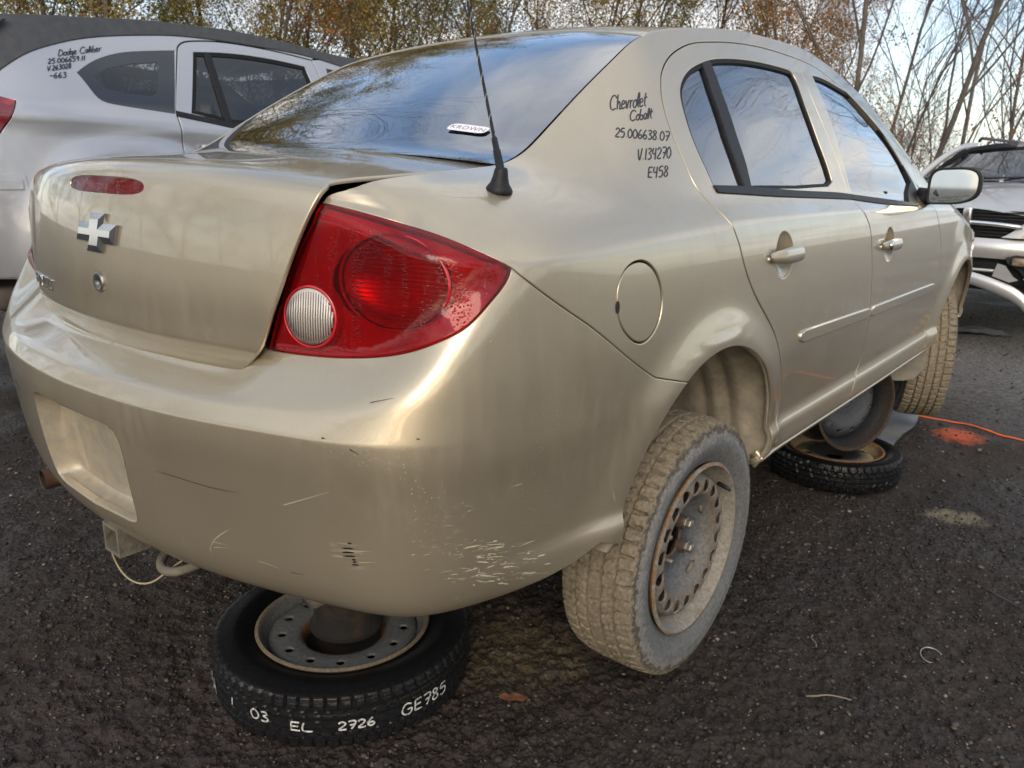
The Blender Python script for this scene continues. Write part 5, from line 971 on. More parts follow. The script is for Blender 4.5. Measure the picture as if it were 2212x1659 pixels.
# high brake lamp
chl = pobj('brake_light', panel(LID, chm, [], step=.012, bstep=.005, gap=.0015, depth=.002, flange=.006), M_LENS, lid, label='oval high-mounted red brake light')
mb = MB()
for i in range(9):
    zz = bC + (i - 4) * .0024
    w = chw * .9 * (1 - abs(i-4)*.03); q = np.array([(x, zz) for x in np.linspace(-w, w, 20)]); q2 = q + [0, .0014]
    X1 = LID.P(q) - LID.n(q)*.009; X2 = LID.P(q2) - LID.n(q2)*.0065; n = len(q)
    mb.add(np.concatenate([X1, X2]), [(j, j+1, n+j+1, n+j) for j in range(n-1)])
mb.build('lamp_rib', M_REDIN, lid)
cup = panel(LID, [tuple(p) for p in np.array(chm)*1.0], [], step=.03, gap=0, depth=.012, flange=0); pobj('lamp_backing', cup, M_REDIN, lid)
# emblem: a slanted cross ("bow tie") with bevelled faces
def frame_on(S, uv, orient=1):
    X = S.P([uv])[0]; n = S.n([uv])[0] * orient; r = np.array([1., 0, 0]); r = r - n*(r@n); r /= np.linalg.norm(r); u = np.cross(n, r); u = u if u[2] > 0 else -u
    return X, r, u, n
X, r_, u_, n_ = frame_on(LID, (0.003, BK['emblem'][0][1]))
sl = .022
bow = [(-.088, -.020), (-.034, -.020), (-.040, -.040), (.026, -.040), (.031, -.020), (.078, -.020), (.088, .020), (.034, .020), (.040, .040), (-.026, .040), (-.031, .020), (-.078, .020)]
bow = np.array(bow) * .93
def plate(poly, hgt, bev, X, r_, u_, n_, back=.002):
    c = poly.mean(0); n = len(poly)
    inn = inset2(poly, bev)
    V = [X + r_*a + u_*b - n_*back for a, b in poly] + [X + r_*a + u_*b + n_*hgt*.45 for a, b in poly] + [X + r_*a + u_*b + n_*hgt for a, b in inn]
    F = [(i, (i+1) % n, n + (i+1) % n, n+i) for i in range(n)] + [(n+i, n+(i+1) % n, 2*n+(i+1) % n, 2*n+i) for i in range(n)]
    from mathutils.geometry import tessellate_polygon
    F += [tuple(2*n + k for k in t) for t in tessellate_polygon([[Vector((a, b, 0)) for a, b in inn]])]
    return V, F
def inset2(poly, g):
    n = len(poly); out = []
    sg = 1 if area(poly) > 0 else -1
    for i in range(n):
        a, b, c = poly[i-1], poly[i], poly[(i+1) % n]
        d1 = (b-a)/np.linalg.norm(b-a); d2 = (c-b)/np.linalg.norm(c-b)
        n1 = np.array([-d1[1], d1[0]])*sg; n2 = np.array([-d2[1], d2[0]])*sg
        k = n1 + n2; k /= max(.35, 1 + n1@n2)
        out.append(b + k*g)
    return np.array(out)
V, F = plate(bow, .0085, .0125, X, r_, u_, n_)
em = mesh('emblem', V, F, M_CHROME, lid, smooth=False)
# key lock
X, r_, u_, n_ = frame_on(LID, (0.004, .1405)); Rm = np.stack([r_, u_, n_], 1)
l = MB().lathe([(.0005, .001), (.006, .001), (.0065, .0035), (.0135, .004), (.0165, .0055), (.0185, .004), (.0205, .0), (.021, -.003)], 32, 'z')
mesh('key_lock', np.array(l.V) @ Rm.T + X, l.F, simple('lock_metal', (.30, .29, .27), .35, .85, noise=(200, (.16, .15, .14), .5)), lid)
# letters of the badge
def text_mesh(body, size, extrude, align='LEFT'):
    cu = bpy.data.curves.new('txt', 'FONT'); cu.body = body; cu.size = size; cu.extrude = extrude; cu.align_x = align; cu.resolution_u = 3; cu.space_character = 1.05
    o = bpy.data.objects.new('txt', cu); COL.objects.link(o)
    dg = bpy.context.evaluated_depsgraph_get(); me = bpy.data.meshes.new_from_object(o.evaluated_get(dg))
    V = np.array([v.co[:] for v in me.vertices]); F = [tuple(p.vertices) for p in me.polygons]
    bpy.data.objects.remove(o); bpy.data.curves.remove(cu); bpy.data.meshes.remove(me)
    return V, F
bdg = BK['badge'][1]
for txt, x0, x1 in (('COBALT', -.452, -.318), ('LT', -.302, -.262)):
    V, F = text_mesh(txt, .03, .002)
    w = V[:, 0].max() - V[:, 0].min(); lx = V[:, 0] - V[:, 0].min(); sc_x = (x1-x0)/w
    uv = np.stack([x0 + lx*sc_x, .088 + V[:, 1]*1.15], 1)
    Pp = LID.P(uv) + LID.n(uv) * (V[:, 2:3] + .0015)
    mesh('badge_lettering', Pp, F, M_CHROME, lid, smooth=False)
# drain channel (near-black paints its shade) below lid and around it: inner body panel
M_JAMB = simple('jamb_paint', (.10, .09, .07), .6, .2)
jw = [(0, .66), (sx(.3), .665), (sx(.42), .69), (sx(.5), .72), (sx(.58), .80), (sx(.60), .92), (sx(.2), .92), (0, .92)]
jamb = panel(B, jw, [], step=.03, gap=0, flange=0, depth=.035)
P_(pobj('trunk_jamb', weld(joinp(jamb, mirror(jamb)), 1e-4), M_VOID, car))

# ------------------------------------------------------------------ tail lamps
tl_out = tl_in + tl_bot[1:] + rv(tl_top)[1:-1]
def lampset(m):
    f = (lambda q: q) if m > 0 else mirror
    lamp = P_(pobj('tail_light', f(panel(B, tl_out, [], step=.014, bstep=.007, gap=.003, depth=-.003, flange=.009, bev=.003)), M_LENS, car))
    rgc = np.array(BK['tl_ring']).mean(0) + [-.004, .0]; rvc = np.array(BK['tl_rev'][0])
    _X, _r, _u, _n = frame_on(B, tuple(rgc)); _J = np.stack([(B.P([rgc + [.01, 0]])[0] - B.P([rgc - [.01, 0]])[0])/.02, (B.P([rgc + [0, .01]])[0] - B.P([rgc - [0, .01]])[0])/.02], 1); _Ji = np.linalg.pinv(_J)
    hole1 = [tuple(rgc + _Ji @ (_r*.1005*math.cos(q) + _u*.0745*math.sin(q))) for q in np.linspace(0, 2*math.pi, 49)[:-1]]
    back = f(panel(B, [tuple(p) for p in inset_poly(B, resample(tl_out, .01), .004)], [hole1], step=.02, gap=0, depth=.011, flange=.004))
    pobj('lamp_housing', back, M_REDIN, lamp)
    # big round lamp: bowl + bright ring
    rg = np.array(BK['tl_ring']); c = rg.mean(0) + [-.004, .0]; X, r_, u_, n_ = frame_on(B, tuple(c))
    X = X - n_*.004
    rad = .093
    mb1 = MB().lathe([(rad, -.010), (rad*.993, -.005), (rad*.972, -.005), (rad*.965, -.010)], 56, 'z')
    mb2 = MB().lathe([(rad*.93, -.010), (rad*.85, -.020), (rad*.7, -.030), (rad*.45, -.037), (rad*.2, -.040), (.002, -.040)], 56, 'z')
    Rm = np.stack([r_, u_, n_], 1)
    def put(l, name, mat, sc=(1, 1, 1), X=X, Rm=Rm):
        VV = (np.array(l.V) * sc) @ Rm.T + X
        if m < 0: VV = VV * [-1, 1, 1]
        return mesh(name, VV, l.F if m > 0 else [q[::-1] for q in l.F], mat, lamp)
    put(mb1, 'ring', M_REDIN, (1.115, .825, 1)); put(mb2, 'reflector_bowl', M_REFL, (1.115, .825, 1))
    # horizontal optic ribs inside
    rb = MB()
    for i in range(21):
        yy = (i-10)*.0085
        w = math.sqrt(max(0, (rad*.9)**2 - yy**2))
        if w < .01: continue
        rb.tube([(-w, yy, -.020), (0, yy, -.018), (w, yy, -.020)], .0011, 5)
    put(rb, 'optic_rib', M_REDIN, (1.115, .825, 1))
    # reversing lamp with red collar
    c2 = tuple(np.array(BK['tl_rev'][0])); X2, r2, u2, n2 = frame_on(B, c2); X2 = X2 + n2*.0038; Rm2 = np.stack([r2, u2, n2], 1)
    put(MB().lathe([(.060, -.016), (.055, -.004), (.0505, .0025), (.049, .0015), (.048, -.010)], 48, 'z'), 'collar', M_REDIN, (1, .98, 1), X2, Rm2)
    put(MB().lathe([(.0475, .001), (.045, .004), (.03, .0068), (.015, .0080), (.0005, .0084)], 48, 'z'), 'reverse_lens', M_CLEAR, (1, .98, 1), X2, Rm2)
    rib = MB().lathe([(.0475, .000), (.03, -.002), (.001, -.003)], 48, 'z')
    for i in range(19):
        xx = (i-9)*.0049; w = math.sqrt(max(1e-5, .046**2 - xx**2)); rib.tube([(xx, -w, -.0005), (xx, 0, .002), (xx, w, -.0005)], .0018, 6)
    put(rib, 'reverse_reflector', M_WREFL, (1, .98, 1), X2, Rm2)
    return lamp
lampset(1); lampset(-1)

# ------------------------------------------------------------------ back glass, roof, windscreen, bonnet
sG0, sG1 = float(sy(-.455)), float(sy(.145))
sR1 = float(sy(1.36))
def slab(s0, s1, f0=-1., f1=1., n=40): 
    a = [(s, f0) for s in np.linspace(s0, s1, n)]; b = [(s1, f) for f in np.linspace(f0, f1, 40)][1:-1]
    c = [(s, f1) for s in np.linspace(s1, s0, n)]; d = [(s0, f) for f in np.linspace(f1, f0, 40)][1:-1]
    return a + b + c + d
class Sc:      # rescale f so that the panel mesher works in metres
    def __init__(s, S, k): s.S, s.k = S, k
    def P(s, p): p = np.atleast_2d(p); return s.S.P(p / [1, s.k])
    def n(s, p): p = np.atleast_2d(p); return s.S.n(p / [1, s.k])
TK = .55; TS = Sc(TOP, TK)
bg_out = slab(sG0 + .004, sG1, -TK*.992, TK*.992)
fi = np.array(BK['frit_in']) * [1, TK]
sbot = float(sy(-.455)) + .058
fr_in = [(sbot, 0)] + [(sbot + .002, x) for x in (.1, .2, .3, .38)] + [tuple(p) for p in spl(fi[3:10], 4)]
s_t = sG1 - .055
fr_half = [p for p in fr_in if p[0] < s_t - .03] + [(s_t - .012, .455), (s_t, .43), (s_t + .002, .35), (s_t + .004, .2), (s_t + .004, 0)]
frit_hole = fr_half + [(a, -b) for a, b in fr_half[::-1][1:-1]]
rg = P_(pobj('rear_window', panel(TS, bg_out, [], step=.03, bstep=.02, gap=.001, depth=.003, flange=.0, orient=-1), M_RGLASS, car))
pobj('frit_border', panel(TS, slab(sG0 + .006, sG1 - .002, -TK*.99, TK*.99), [frit_hole], step=.03, bstep=.012, gap=.001, depth=.0045, flange=0, orient=-1), M_FRIT, rg)
ht = []
for s_ in np.linspace(sbot + .03, s_t - .03, 13):
    ht.append(strip(TS, [(s_, x) for x in np.linspace(-.47, .47, 30)], .0014, depth=.0042, n=1, taper=False, orient=-1))
V, F, N = joinp(*ht); mesh('heater_wires', V, F, simple('heater_line', (.06, .03, .02), .6), rg, normals=N, kind='stuff')
roof = P_(pobj('roof', panel(TS, slab(sG1 + .002, sR1, -TK*.998, TK*.998), [], step=.03, bstep=.02, gap=.001, flange=.01, orient=-1), M_PAINT, car))
ws = P_(pobj('windscreen', panel(TS, slab(sR1 + .002, float(sy(2.27)), -TK*.97, TK*.97), [], step=.035, bstep=.03, gap=.001, depth=.004, flange=0, orient=-1), M_GLASS, car))
for s_ in (1, -1):
    a = [(s, s_*TK*.972) for s in np.linspace(sR1, float(sy(2.27)), 20)]; b = [(s, s_*TK*1.0) for s in np.linspace(float(sy(2.27)), sR1, 20)]
    P_(pobj('screen_pillar', panel(TS, a + b, [], step=.05, bstep=.03, gap=0, flange=0, orient=-1), M_PAINT, car))
# sticker on the rear window
stx = np.array(BK['sticker']) * [1, TK]
c = stx.mean(0); 
X = TS.P([c])[0]; n_ = -TS.n([c])[0]; r_ = TS.P([c + [0, .03]])[0] - X; r_ /= np.linalg.norm(r_); u_ = np.cross(n_, r_); u_ = u_ if u_[2] > 0 else -u_
sh_ = [(.052*math.copysign(abs(math.cos(q))**.3, math.cos(q)) + .004*math.sin(q), .0135*math.copysign(abs(math.sin(q))**.6, math.sin(q))) for q in np.linspace(0, 2*math.pi, 41)[:-1]]
mesh('sticker', [X + r_*a + u_*(b - .06*a) + n_*.0012 for a, b in sh_], [tuple(range(40))], simple('sticker_white', (.80, .76, .80), .5), rg, smooth=False)
V, F = text_mesh('KROWN', .019, .0, 'CENTER')
V = np.stack([V[:, 0]*1.25, V[:, 1] - .006], 1)
mesh('sticker_lettering', [X + r_*a + u_*(b - .06*a) + n_*.0016 for a, b in V], F, simple('sticker_ink', (.23, .19, .26), .5), rg, smooth=False)
# bonnet: sheet between the two bonnet edges
s0_, s1_ = float(sy(2.24)), float(sy(2.98)) + .02
ss = np.linspace(s0_, s1_, 30); E = B.P(np.stack([ss, np.full(30, VT)], 1)); fs = np.linspace(-1, 1, 31)
G_ = np.array([[(e[0]*f, e[1] + .16*(1-f*f), e[2] + .035*(1-f*f)) for f in fs] for e in E])
P_(MB().grid(G_).build('bonnet', M_PAINT, car))

# ------------------------------------------------------------------ antenna
X = B.P([BK['antenna'][0]])[0]; n_ = B.n([BK['antenna'][0]])[0]
ant = P_(MB().lathe([(.023, -.004), (.024, .0), (.0215, .005), (.0165, .012), (.0135, .022), (.0115, .034), (.0095, .038), (.0, .039)], 24, 'z').build('antenna', M_BLACK, car, label='thin black whip antenna on the rear quarter panel'))
M0 = np.array(ant.data.vertices[0].co)
tilt = Vector((-.10, .10, 1)).normalized()
zax = (Vector(n_)*.45 + tilt*.55).normalized(); q_ = zax.to_track_quat('Z', 'Y')
for v in ant.data.vertices: v.co = q_ @ v.co + Vector(X)
base = np.array(X) + np.array(zax)*.03
top = base + np.array([-.183, .115, .293])
L_ = [base + (top - base)*k for k in np.linspace(0, 1.12, 40)]
mesh('ferrule', *(lambda m: (m.V, m.F))(MB().tube([base + (top-base)*k for k in (0, .02, .12, .125, .19, .195)], [.0075, .0075, .0068, .0056, .0052, .0036], 12)), M_BLACK, ant)
mesh('whip', *(lambda m: (m.V, m.F))(MB().tube(L_, np.linspace(.0034, .0022, 40), 8)), M_BLACK, ant)
ax_ = (top - base)/np.linalg.norm(top - base); e1 = np.cross(ax_, [1, 0, 0]); e1 /= np.linalg.norm(e1); e2 = np.cross(ax_, e1)
hel = [base + (top-base)*k + (e1*math.cos(k*52) + e2*math.sin(k*52))*(.0035 - .0012*k) for k in np.linspace(.2, 1.1, 260)]
mesh('whip_coil', *(lambda m: (m.V, m.F))(MB().tube(hel, .0007, 4, cap=False)), simple('worn_wire', (.35, .34, .32), .4, .6), ant)

# ------------------------------------------------------------------ handwriting and scratches
tx = [strip(B, st, .0030, depth=-.0036 + .0028, n=2, taper=False) for st in BK['text'] if len(st) > 1]
V, F, N = joinp(*tx); P_(pobj('marker_writing', (V, F, N), M_INK, car, kind='stuff'))
for col, mm, nm in ((0, M_SCR0, 'scratches'), (1, M_SCR1, 'gouges')):
    L_ = [strip(B, p, w, depth=-.0009, n=2) for p, w, c in BK['scr'] if c == col]
    pobj(nm, joinp(*L_), mm, bumper, kind='stuff')

# ------------------------------------------------------------------ door mirrors
def mirror_body(sgn):
    c = np.array([.895, 1.80, .967])
    th = np.linspace(0, 2*math.pi, 41)[:-1]
    def sec(k, yoff):
        P = []
        for q in th:
            cx, cz = math.cos(q), math.sin(q)
            w = .100 if cx > 0 else .078; hh = .073 if cz > 0 else .064
            e = .62 if cx > 0 else .5
            P.append((c[0] + .012 + w*math.copysign(abs(cx)**(.75 if cx > 0 else .35), cx)*k, c[1] + yoff + .14*(w*math.copysign(abs(cx)**(.75 if cx > 0 else .35), cx)*k), c[2] + hh*math.copysign(abs(cz)**(.62 if cx > 0 else .42), cz)*k + .010*cx))
        return P
    rings = [sec(.865, .006), sec(.90, -.003), sec(.955, -.005), sec(1.0, .006), sec(.99, .035), sec(.9, .075), sec(.66, .105), sec(.30, .118), sec(.02, .12)]
    G = np.array(rings); k = G.shape[1]
    V = G.reshape(-1, 3) * [sgn, 1, 1]; F = [(i*k+j, i*k+(j+1) % k, (i+1)*k+(j+1) % k, (i+1)*k+j) for i in range(len(rings)-1) for j in range(k)]
    if sgn < 0: F = [f[::-1] for f in F]
    o = P_(mesh('door_mirror', V, F, M_BLACK, car)); 
    g = np.array(sec(.87, .004)) * [sgn, 1, 1]
    mesh('mirror_glass', list(g) + [g.mean(0)], [((i+1) % k, i, k) if sgn > 0 else (i, (i+1) % k, k) for i in range(k)], M_MIRR, o, smooth=False)
    arm = MB().tube([(sgn*.80, 1.835, .925), (sgn*.83, 1.83, .93), (sgn*.85, 1.825, .94), (sgn*.87, 1.82, .95)], [.040, .033, .028, .028], 10)
    mesh('mirror_arm', arm.V, arm.F, M_BLACK, o)
    # sail triangle at the window corner
    if sgn > 0:
        V, F = text_mesh('OBJECTS IN MIRROR ARE CLOSER', .0105, 0, 'CENTER'); V2, F2 = text_mesh('THAN THEY APPEAR', .0105, 0, 'CENTER')
        gm = g.mean(0); ey = g[np.argmax(g[:, 0])] - g[np.argmin(g[:, 0])]; ey /= np.linalg.norm(ey); uz = np.array([0, -.0, 1.]); nn = np.cross(ey, uz); nn = nn if nn[1] < 0 else -nn
        for VV, FF, dz in ((V, F, -.044), (V2, F2, -.055)):
            mesh('mirror_lettering', [gm + ey*a[0]*.78 + uz*(a[1] + dz) + nn*.0008 for a in VV], FF, M_INK, o, smooth=False)
M_MIRR = simple('mirror_silver', (.62, .66, .64), .03, 1.0)
mirror_body(1); mirror_body(-1)
# black sail panels ahead of the front windows
sail = [fw[6], fw[7], fw[8], fw[9], (fw[9][0] - .10, fw[9][1] + .004), (fw[7][0] - .03, fw[7][1] - .02)]
sub('sail_panel', panel(B, [tuple(p) for p in sail], [], step=.03, gap=0, depth=.0, flange=.012), M_BLACK, FD)

# ------------------------------------------------------------------ underside, wheel houses
M_LINER = simple('muddy_liner', (.24, .21, .165), .9, noise=(18, (.36, .315, .24), .52), bump=(40, .5, .004))
M_STEELB = simple('dark_underbody', (.035, .032, .030), .8, noise=(9, (.07, .06, .05), .5))
fl = MB(); 
fl.bbox((0, 1.3, .262), (1.56, 1.9, .03), .01)
P_(fl.build('floor_pan', M_STEELB, car))
P_(MB().bbox((0, -.16, .345), (.98, 1.05, .03), .01).build('trunk_pan', M_STEELB, car))
P_(MB().bbox((0, 2.75, .30), (.98, 1.1, .03), .01).build('engine_tray', M_STEELB, car))
bx = MB().box((0, -.60, .66), (1.12, .50, .012)); P_(bx.build('trunk_floor', M_VOID, car))
def wheel_house(k, sgn):
    ay, az, R = ARCH[k]; n = 40; th = np.radians(np.linspace(-4, 178, n))
    rad = R + .012
    xs = [.868, .80, .785, .765, .745, .73, .715, .695, .675, .66, .645, .62, .58, .54, .50]; dr = [.0, .002, -.008, -.009, .004, .006, -.007, -.009, .004, .005, -.006, -.002, .004, .0, .0]
    G = np.array([[(sgn*x, ay + (rad+d)*math.cos(t), az + (rad+d)*math.sin(t)) for t in th] for x, d in zip(xs, dr)])
    # follow the flared skin at the outer edge
    for j, t in enumerate(th):
        zz = az + rad*math.sin(t); yy = ay + rad*math.cos(t)
        vv = float(np.interp(max(zz, .25), B.P(np.stack([np.full(60, float(sy(yy))), np.linspace(V0, VM, 60)], 1))[:, 2], np.linspace(V0, VM, 60)))
        xx = B.P([(float(sy(yy)), vv)])[0][0] - .006
        G[0, j, 0] = sgn*xx; G[1, j, 0] = sgn*(xx - .055)
    o = P_(MB().grid(G).build('wheel_house', M_LINER, car))
    mb = MB(); c = np.array([(sgn*.50, ay, az)] + [(sgn*.50, ay + rad*math.cos(t), az + rad*math.sin(t)) for t in th]); mb.add(c, [(0, i+1, i+2) for i in range(n-1)])
    mb.build('inner_wall', M_STEELB, o)
    # lip: the inner return of the arch edge, caked with dirt
    lip = MB(); L = []
    for j in range(n): L.append(G[0, j] + np.array([-sgn*.004, -.008*math.cos(th[j]), -.008*math.sin(th[j])]))
    lip.tube(L, .0065, 6); mesh('arch_lip', lip.V, lip.F, M_LINER, o)
    return o
for k in (0, 1):
    for s_ in (1, -1): wheel_house(k, s_)
# closing skins so that nothing shows through the cabin: firewall-ish inner shell
# exhaust tip on the left rear, hitch receiver
rust = simple('rusty_steel', (.085, .042, .024), .85, .2, noise=(26, (.20, .09, .035), .56), bump=(70, .5, .003))
M_MUDDY = simple('mud_coated_steel', (.10, .088, .068), .9, noise=(22, (.17, .15, .115), .5), bump=(45, .8, .006))
e0 = np.array([-.696, -.86, .145])
ex = MB().tube([e0 + [0, .0, 0], e0 + [.004, .06, .0], e0 + [.012, .2, .01], e0 + [.05, .5, .03]], [.028, .026, .026, .026], 20, cap=False)
P_(ex.build('exhaust_pipe', rust, car))
ins = MB().tube([e0 + [0, .001, 0], e0 + [.01, .2, .01]], [.0245, .0235], 20, cap=False); P_(ins.build('exhaust_bore', M_VOID, car))
h0 = np.array([.012, -.992, .250])
sq = .032
hit = MB(); H = []
for yy in (0, .38):
    for a, b in ((-1, -1), (1, -1), (1, 1), (-1, 1)): H.append((h0[0] + a*sq, h0[1] + yy, h0[2] + b*sq))
for yy in (0, .30):
    for a, b in ((-1, -1), (1, -1), (1, 1), (-1, 1)): H.append((h0[0] + a*sq*.78, h0[1] + yy, h0[2] + b*sq*.78))
hit.add(H, [(0, 1, 5, 4), (1, 2, 6, 5), (2, 3, 7, 6), (3, 0, 4, 7), (8, 12, 13, 9), (9, 13, 14, 10), (10, 14, 15, 11), (11, 15, 12, 8), (0, 8, 9, 1), (1, 9, 10, 2), (2, 10, 11, 3), (3, 11, 8, 0), (12, 15, 14, 13)])
hitch = P_(hit.build('hitch_receiver', M_MUDDY, car, smooth=False))
wl = spl([h0 + [-.03, .01, -.03], h0 + [-.035, .02, -.075], h0 + [.0, .03, -.105], h0 + [.05, .05, -.10], h0 + [.085, .08, -.065], h0 + [.11, .16, -.03]], 8)
w_ = MB().tube(wl, .0022, 6); P_(w_.build('trailer_wire', simple('muddy_wire', (.35, .29, .18), .7), car))
lp = spl([h0 + [.045, .10, -.04], h0 + [.06, .07, -.055], h0 + [.10, .06, -.06], h0 + [.14, .09, -.05], h0 + [.15, .15, -.03]], 6)
P_(MB().tube(lp, .010, 8).build('tow_hook', M_MUDDY, car))
br = MB().bbox((.06, -.60, .22), (1.0, .05, .05), .01); P_(br.build('hitch_bar', M_STEELB, car))
# muffler and bracket seen below the bumper
mf = np.array([.345, -.78, .150])
mud = MB(); th = np.linspace(0, 2*math.pi, 13)[:-1]
mud.add([mf + [.0, 0, .03], mf + [.05, 0, .03], mf + [.042, .01, -.010], mf + [.018, .012, -.020], mf + [-.004, .01, -.008], mf + [.0, .05, .03], mf + [.05, .05, .03], mf + [.042, .05, -.010], mf + [.018, .05, -.020], mf + [-.004, .05, -.008]],
        [(0, 4, 3, 2, 1), (0, 1, 6, 5), (1, 2, 7, 6), (2, 3, 8, 7), (3, 4, 9, 8), (4, 0, 5, 9)])
P_(mud.build('muddy_bracket', M_MUDDY, car))

# ------------------------------------------------------------------ interior
M_SEAT = simple('beige_cloth', (.46, .42, .35), .9, noise=(60, (.40, .365, .30), .5), bump=(250, .2, .002))
M_TRIM = simple('beige_plastic', (.42, .39, .33), .6)
M_DASH = simple('grey_dash', (.10, .10, .10), .7)
def soft(c, d, r, name, mat, rot=None, sub_=1):
    o = P_(MB().bbox(c, d, r, rot, 4).build(name, mat, car)); return o
RX = lambda a: Matrix.Rotation(a, 4, 'X')
soft((0, .12, .50), (1.22, .50, .20), .06, 'rear_seat', M_SEAT)
soft((0, -.13, .76), (1.20, .16, .52), .06, 'rear_seat', M_SEAT, RX(.30))
for x in (-.34, .34):
    soft((x, -.20, 1.06), (.27, .10, .14), .045, 'headrest', M_SEAT, RX(.2))
    soft((x, 1.30, .50), (.50, .52, .20), .07, 'front_seat', M_SEAT)
    soft((x, 1.02, .80), (.48, .15, .60), .065, 'front_seat', M_SEAT, RX(.28))
    soft((x, .90, 1.16), (.26, .11, .19), .05, 'headrest', M_SEAT, RX(.15))
soft((0, -.33, .985), (1.10, .30, .03), .01, 'parcel_shelf', M_TRIM)
soft((0, 1.98, .80), (1.36, .50, .26), .08, 'dashboard', M_DASH)
sw = MB().lathe([(.18 + .013*math.cos(q), .013*math.sin(q)) for q in np.linspace(0, 2*math.pi, 11)], 36, 'y')
VV = np.array(sw.V) @ np.array(RX(-.45).to_3x3()).T + [-.36, 1.62, .88]; P_(mesh('steering_wheel', VV, sw.F, M_DASH, car))
ln = []
Gh = np.array([[B.P([(float(sy(y)), vv)])[0] for y in np.linspace(-.2, 1.3, 12)] for vv in np.linspace(1.33, 1.45, 4)])
for s_ in (1, -1):
    P_(MB().grid(Gh * [s_, 1, 1] - np.array([s_*.03, 0, .012])).build('headliner_edge', M_TRIM, car))
    bpil = np.array([[B.P([(float(np.interp(vv, [p[1] for p in b_gap[::-1]], [p[0] for p in b_gap[::-1]])) + d, vv)])[0] * [s_, 1, 1] - [s_*.05, 0, 0] for d in (-.055, 0, .055)] for vv in np.linspace(.95, 1.40, 10)])
    P_(MB().grid(bpil).build('pillar_trim', M_TRIM, car))
    dc = panel(B, [(float(sy(.46)), .40), (float(sy(2.05)), .40), (float(sy(2.0)), .925), (float(sy(.10)), .925), (float(sy(.30)), .70)], [], step=.06, bstep=.05, gap=0, flange=0, depth=.06)
    P_(pobj('door_card', dc if s_ > 0 else mirror(dc), M_TRIM, car))
hlG = np.array([[TOP.P([(s, f)])[0] - [0, 0, .03] for f in np.linspace(-.93, .93, 13)] for s in np.linspace(sG1 + .01, sR1 - .02, 16)])
P_(MB().grid(hlG).build('headliner', M_TRIM, car))
sb = MB().tube(spl([(.60, .98, 1.22), (.62, .96, 1.0), (.66, .98, .75), (.66, 1.0, .5)], 6), .022, 6); P_(sb.build('seat_belt', M_DASH, car))

# ------------------------------------------------------------------ noise for geometry
def vnoise(P, seed=0):
    """value noise on 2-D points"""
    P = np.asarray(P, float); i = np.floor(P).astype(np.int64); f = P - i; f = f*f*(3-2*f)
    def hsh(a, b):
        n = (a*374761393 + b*668265263 + seed*1274126177) & 0x7fffffff
        n = ((n ^ (n >> 13)) * 1274126177) & 0x7fffffff
        return ((n ^ (n >> 16)) & 0xffff) / 65535.
    a = hsh(i[:, 0], i[:, 1]); b = hsh(i[:, 0]+1, i[:, 1]); c = hsh(i[:, 0], i[:, 1]+1); d = hsh(i[:, 0]+1, i[:, 1]+1)
    return (a*(1-f[:, 0]) + b*f[:, 0])*(1-f[:, 1]) + (c*(1-f[:, 0]) + d*f[:, 0])*f[:, 1]
def ground_h(P):
    P = np.asarray(P, float)
    h = .030*(vnoise(P*.55 + 7, 1)-.5) + .018*(vnoise(P*2.3, 2)-.5) + .016*(vnoise(P*7.1, 3)-.5) + .012*(vnoise(P*19., 4)-.5)
    near = np.exp(-((P[:, 0]-.5)**2 + (P[:, 1]-.8)**2)/9.)
    return h*(1 - .35*near)
def ground_fine(P):
    P = np.asarray(P, float)
    return .015*(vnoise(P*34., 5)-.5) + .013*(vnoise(P*70., 6)-.5) + .006*(vnoise(P*150., 8)-.5)

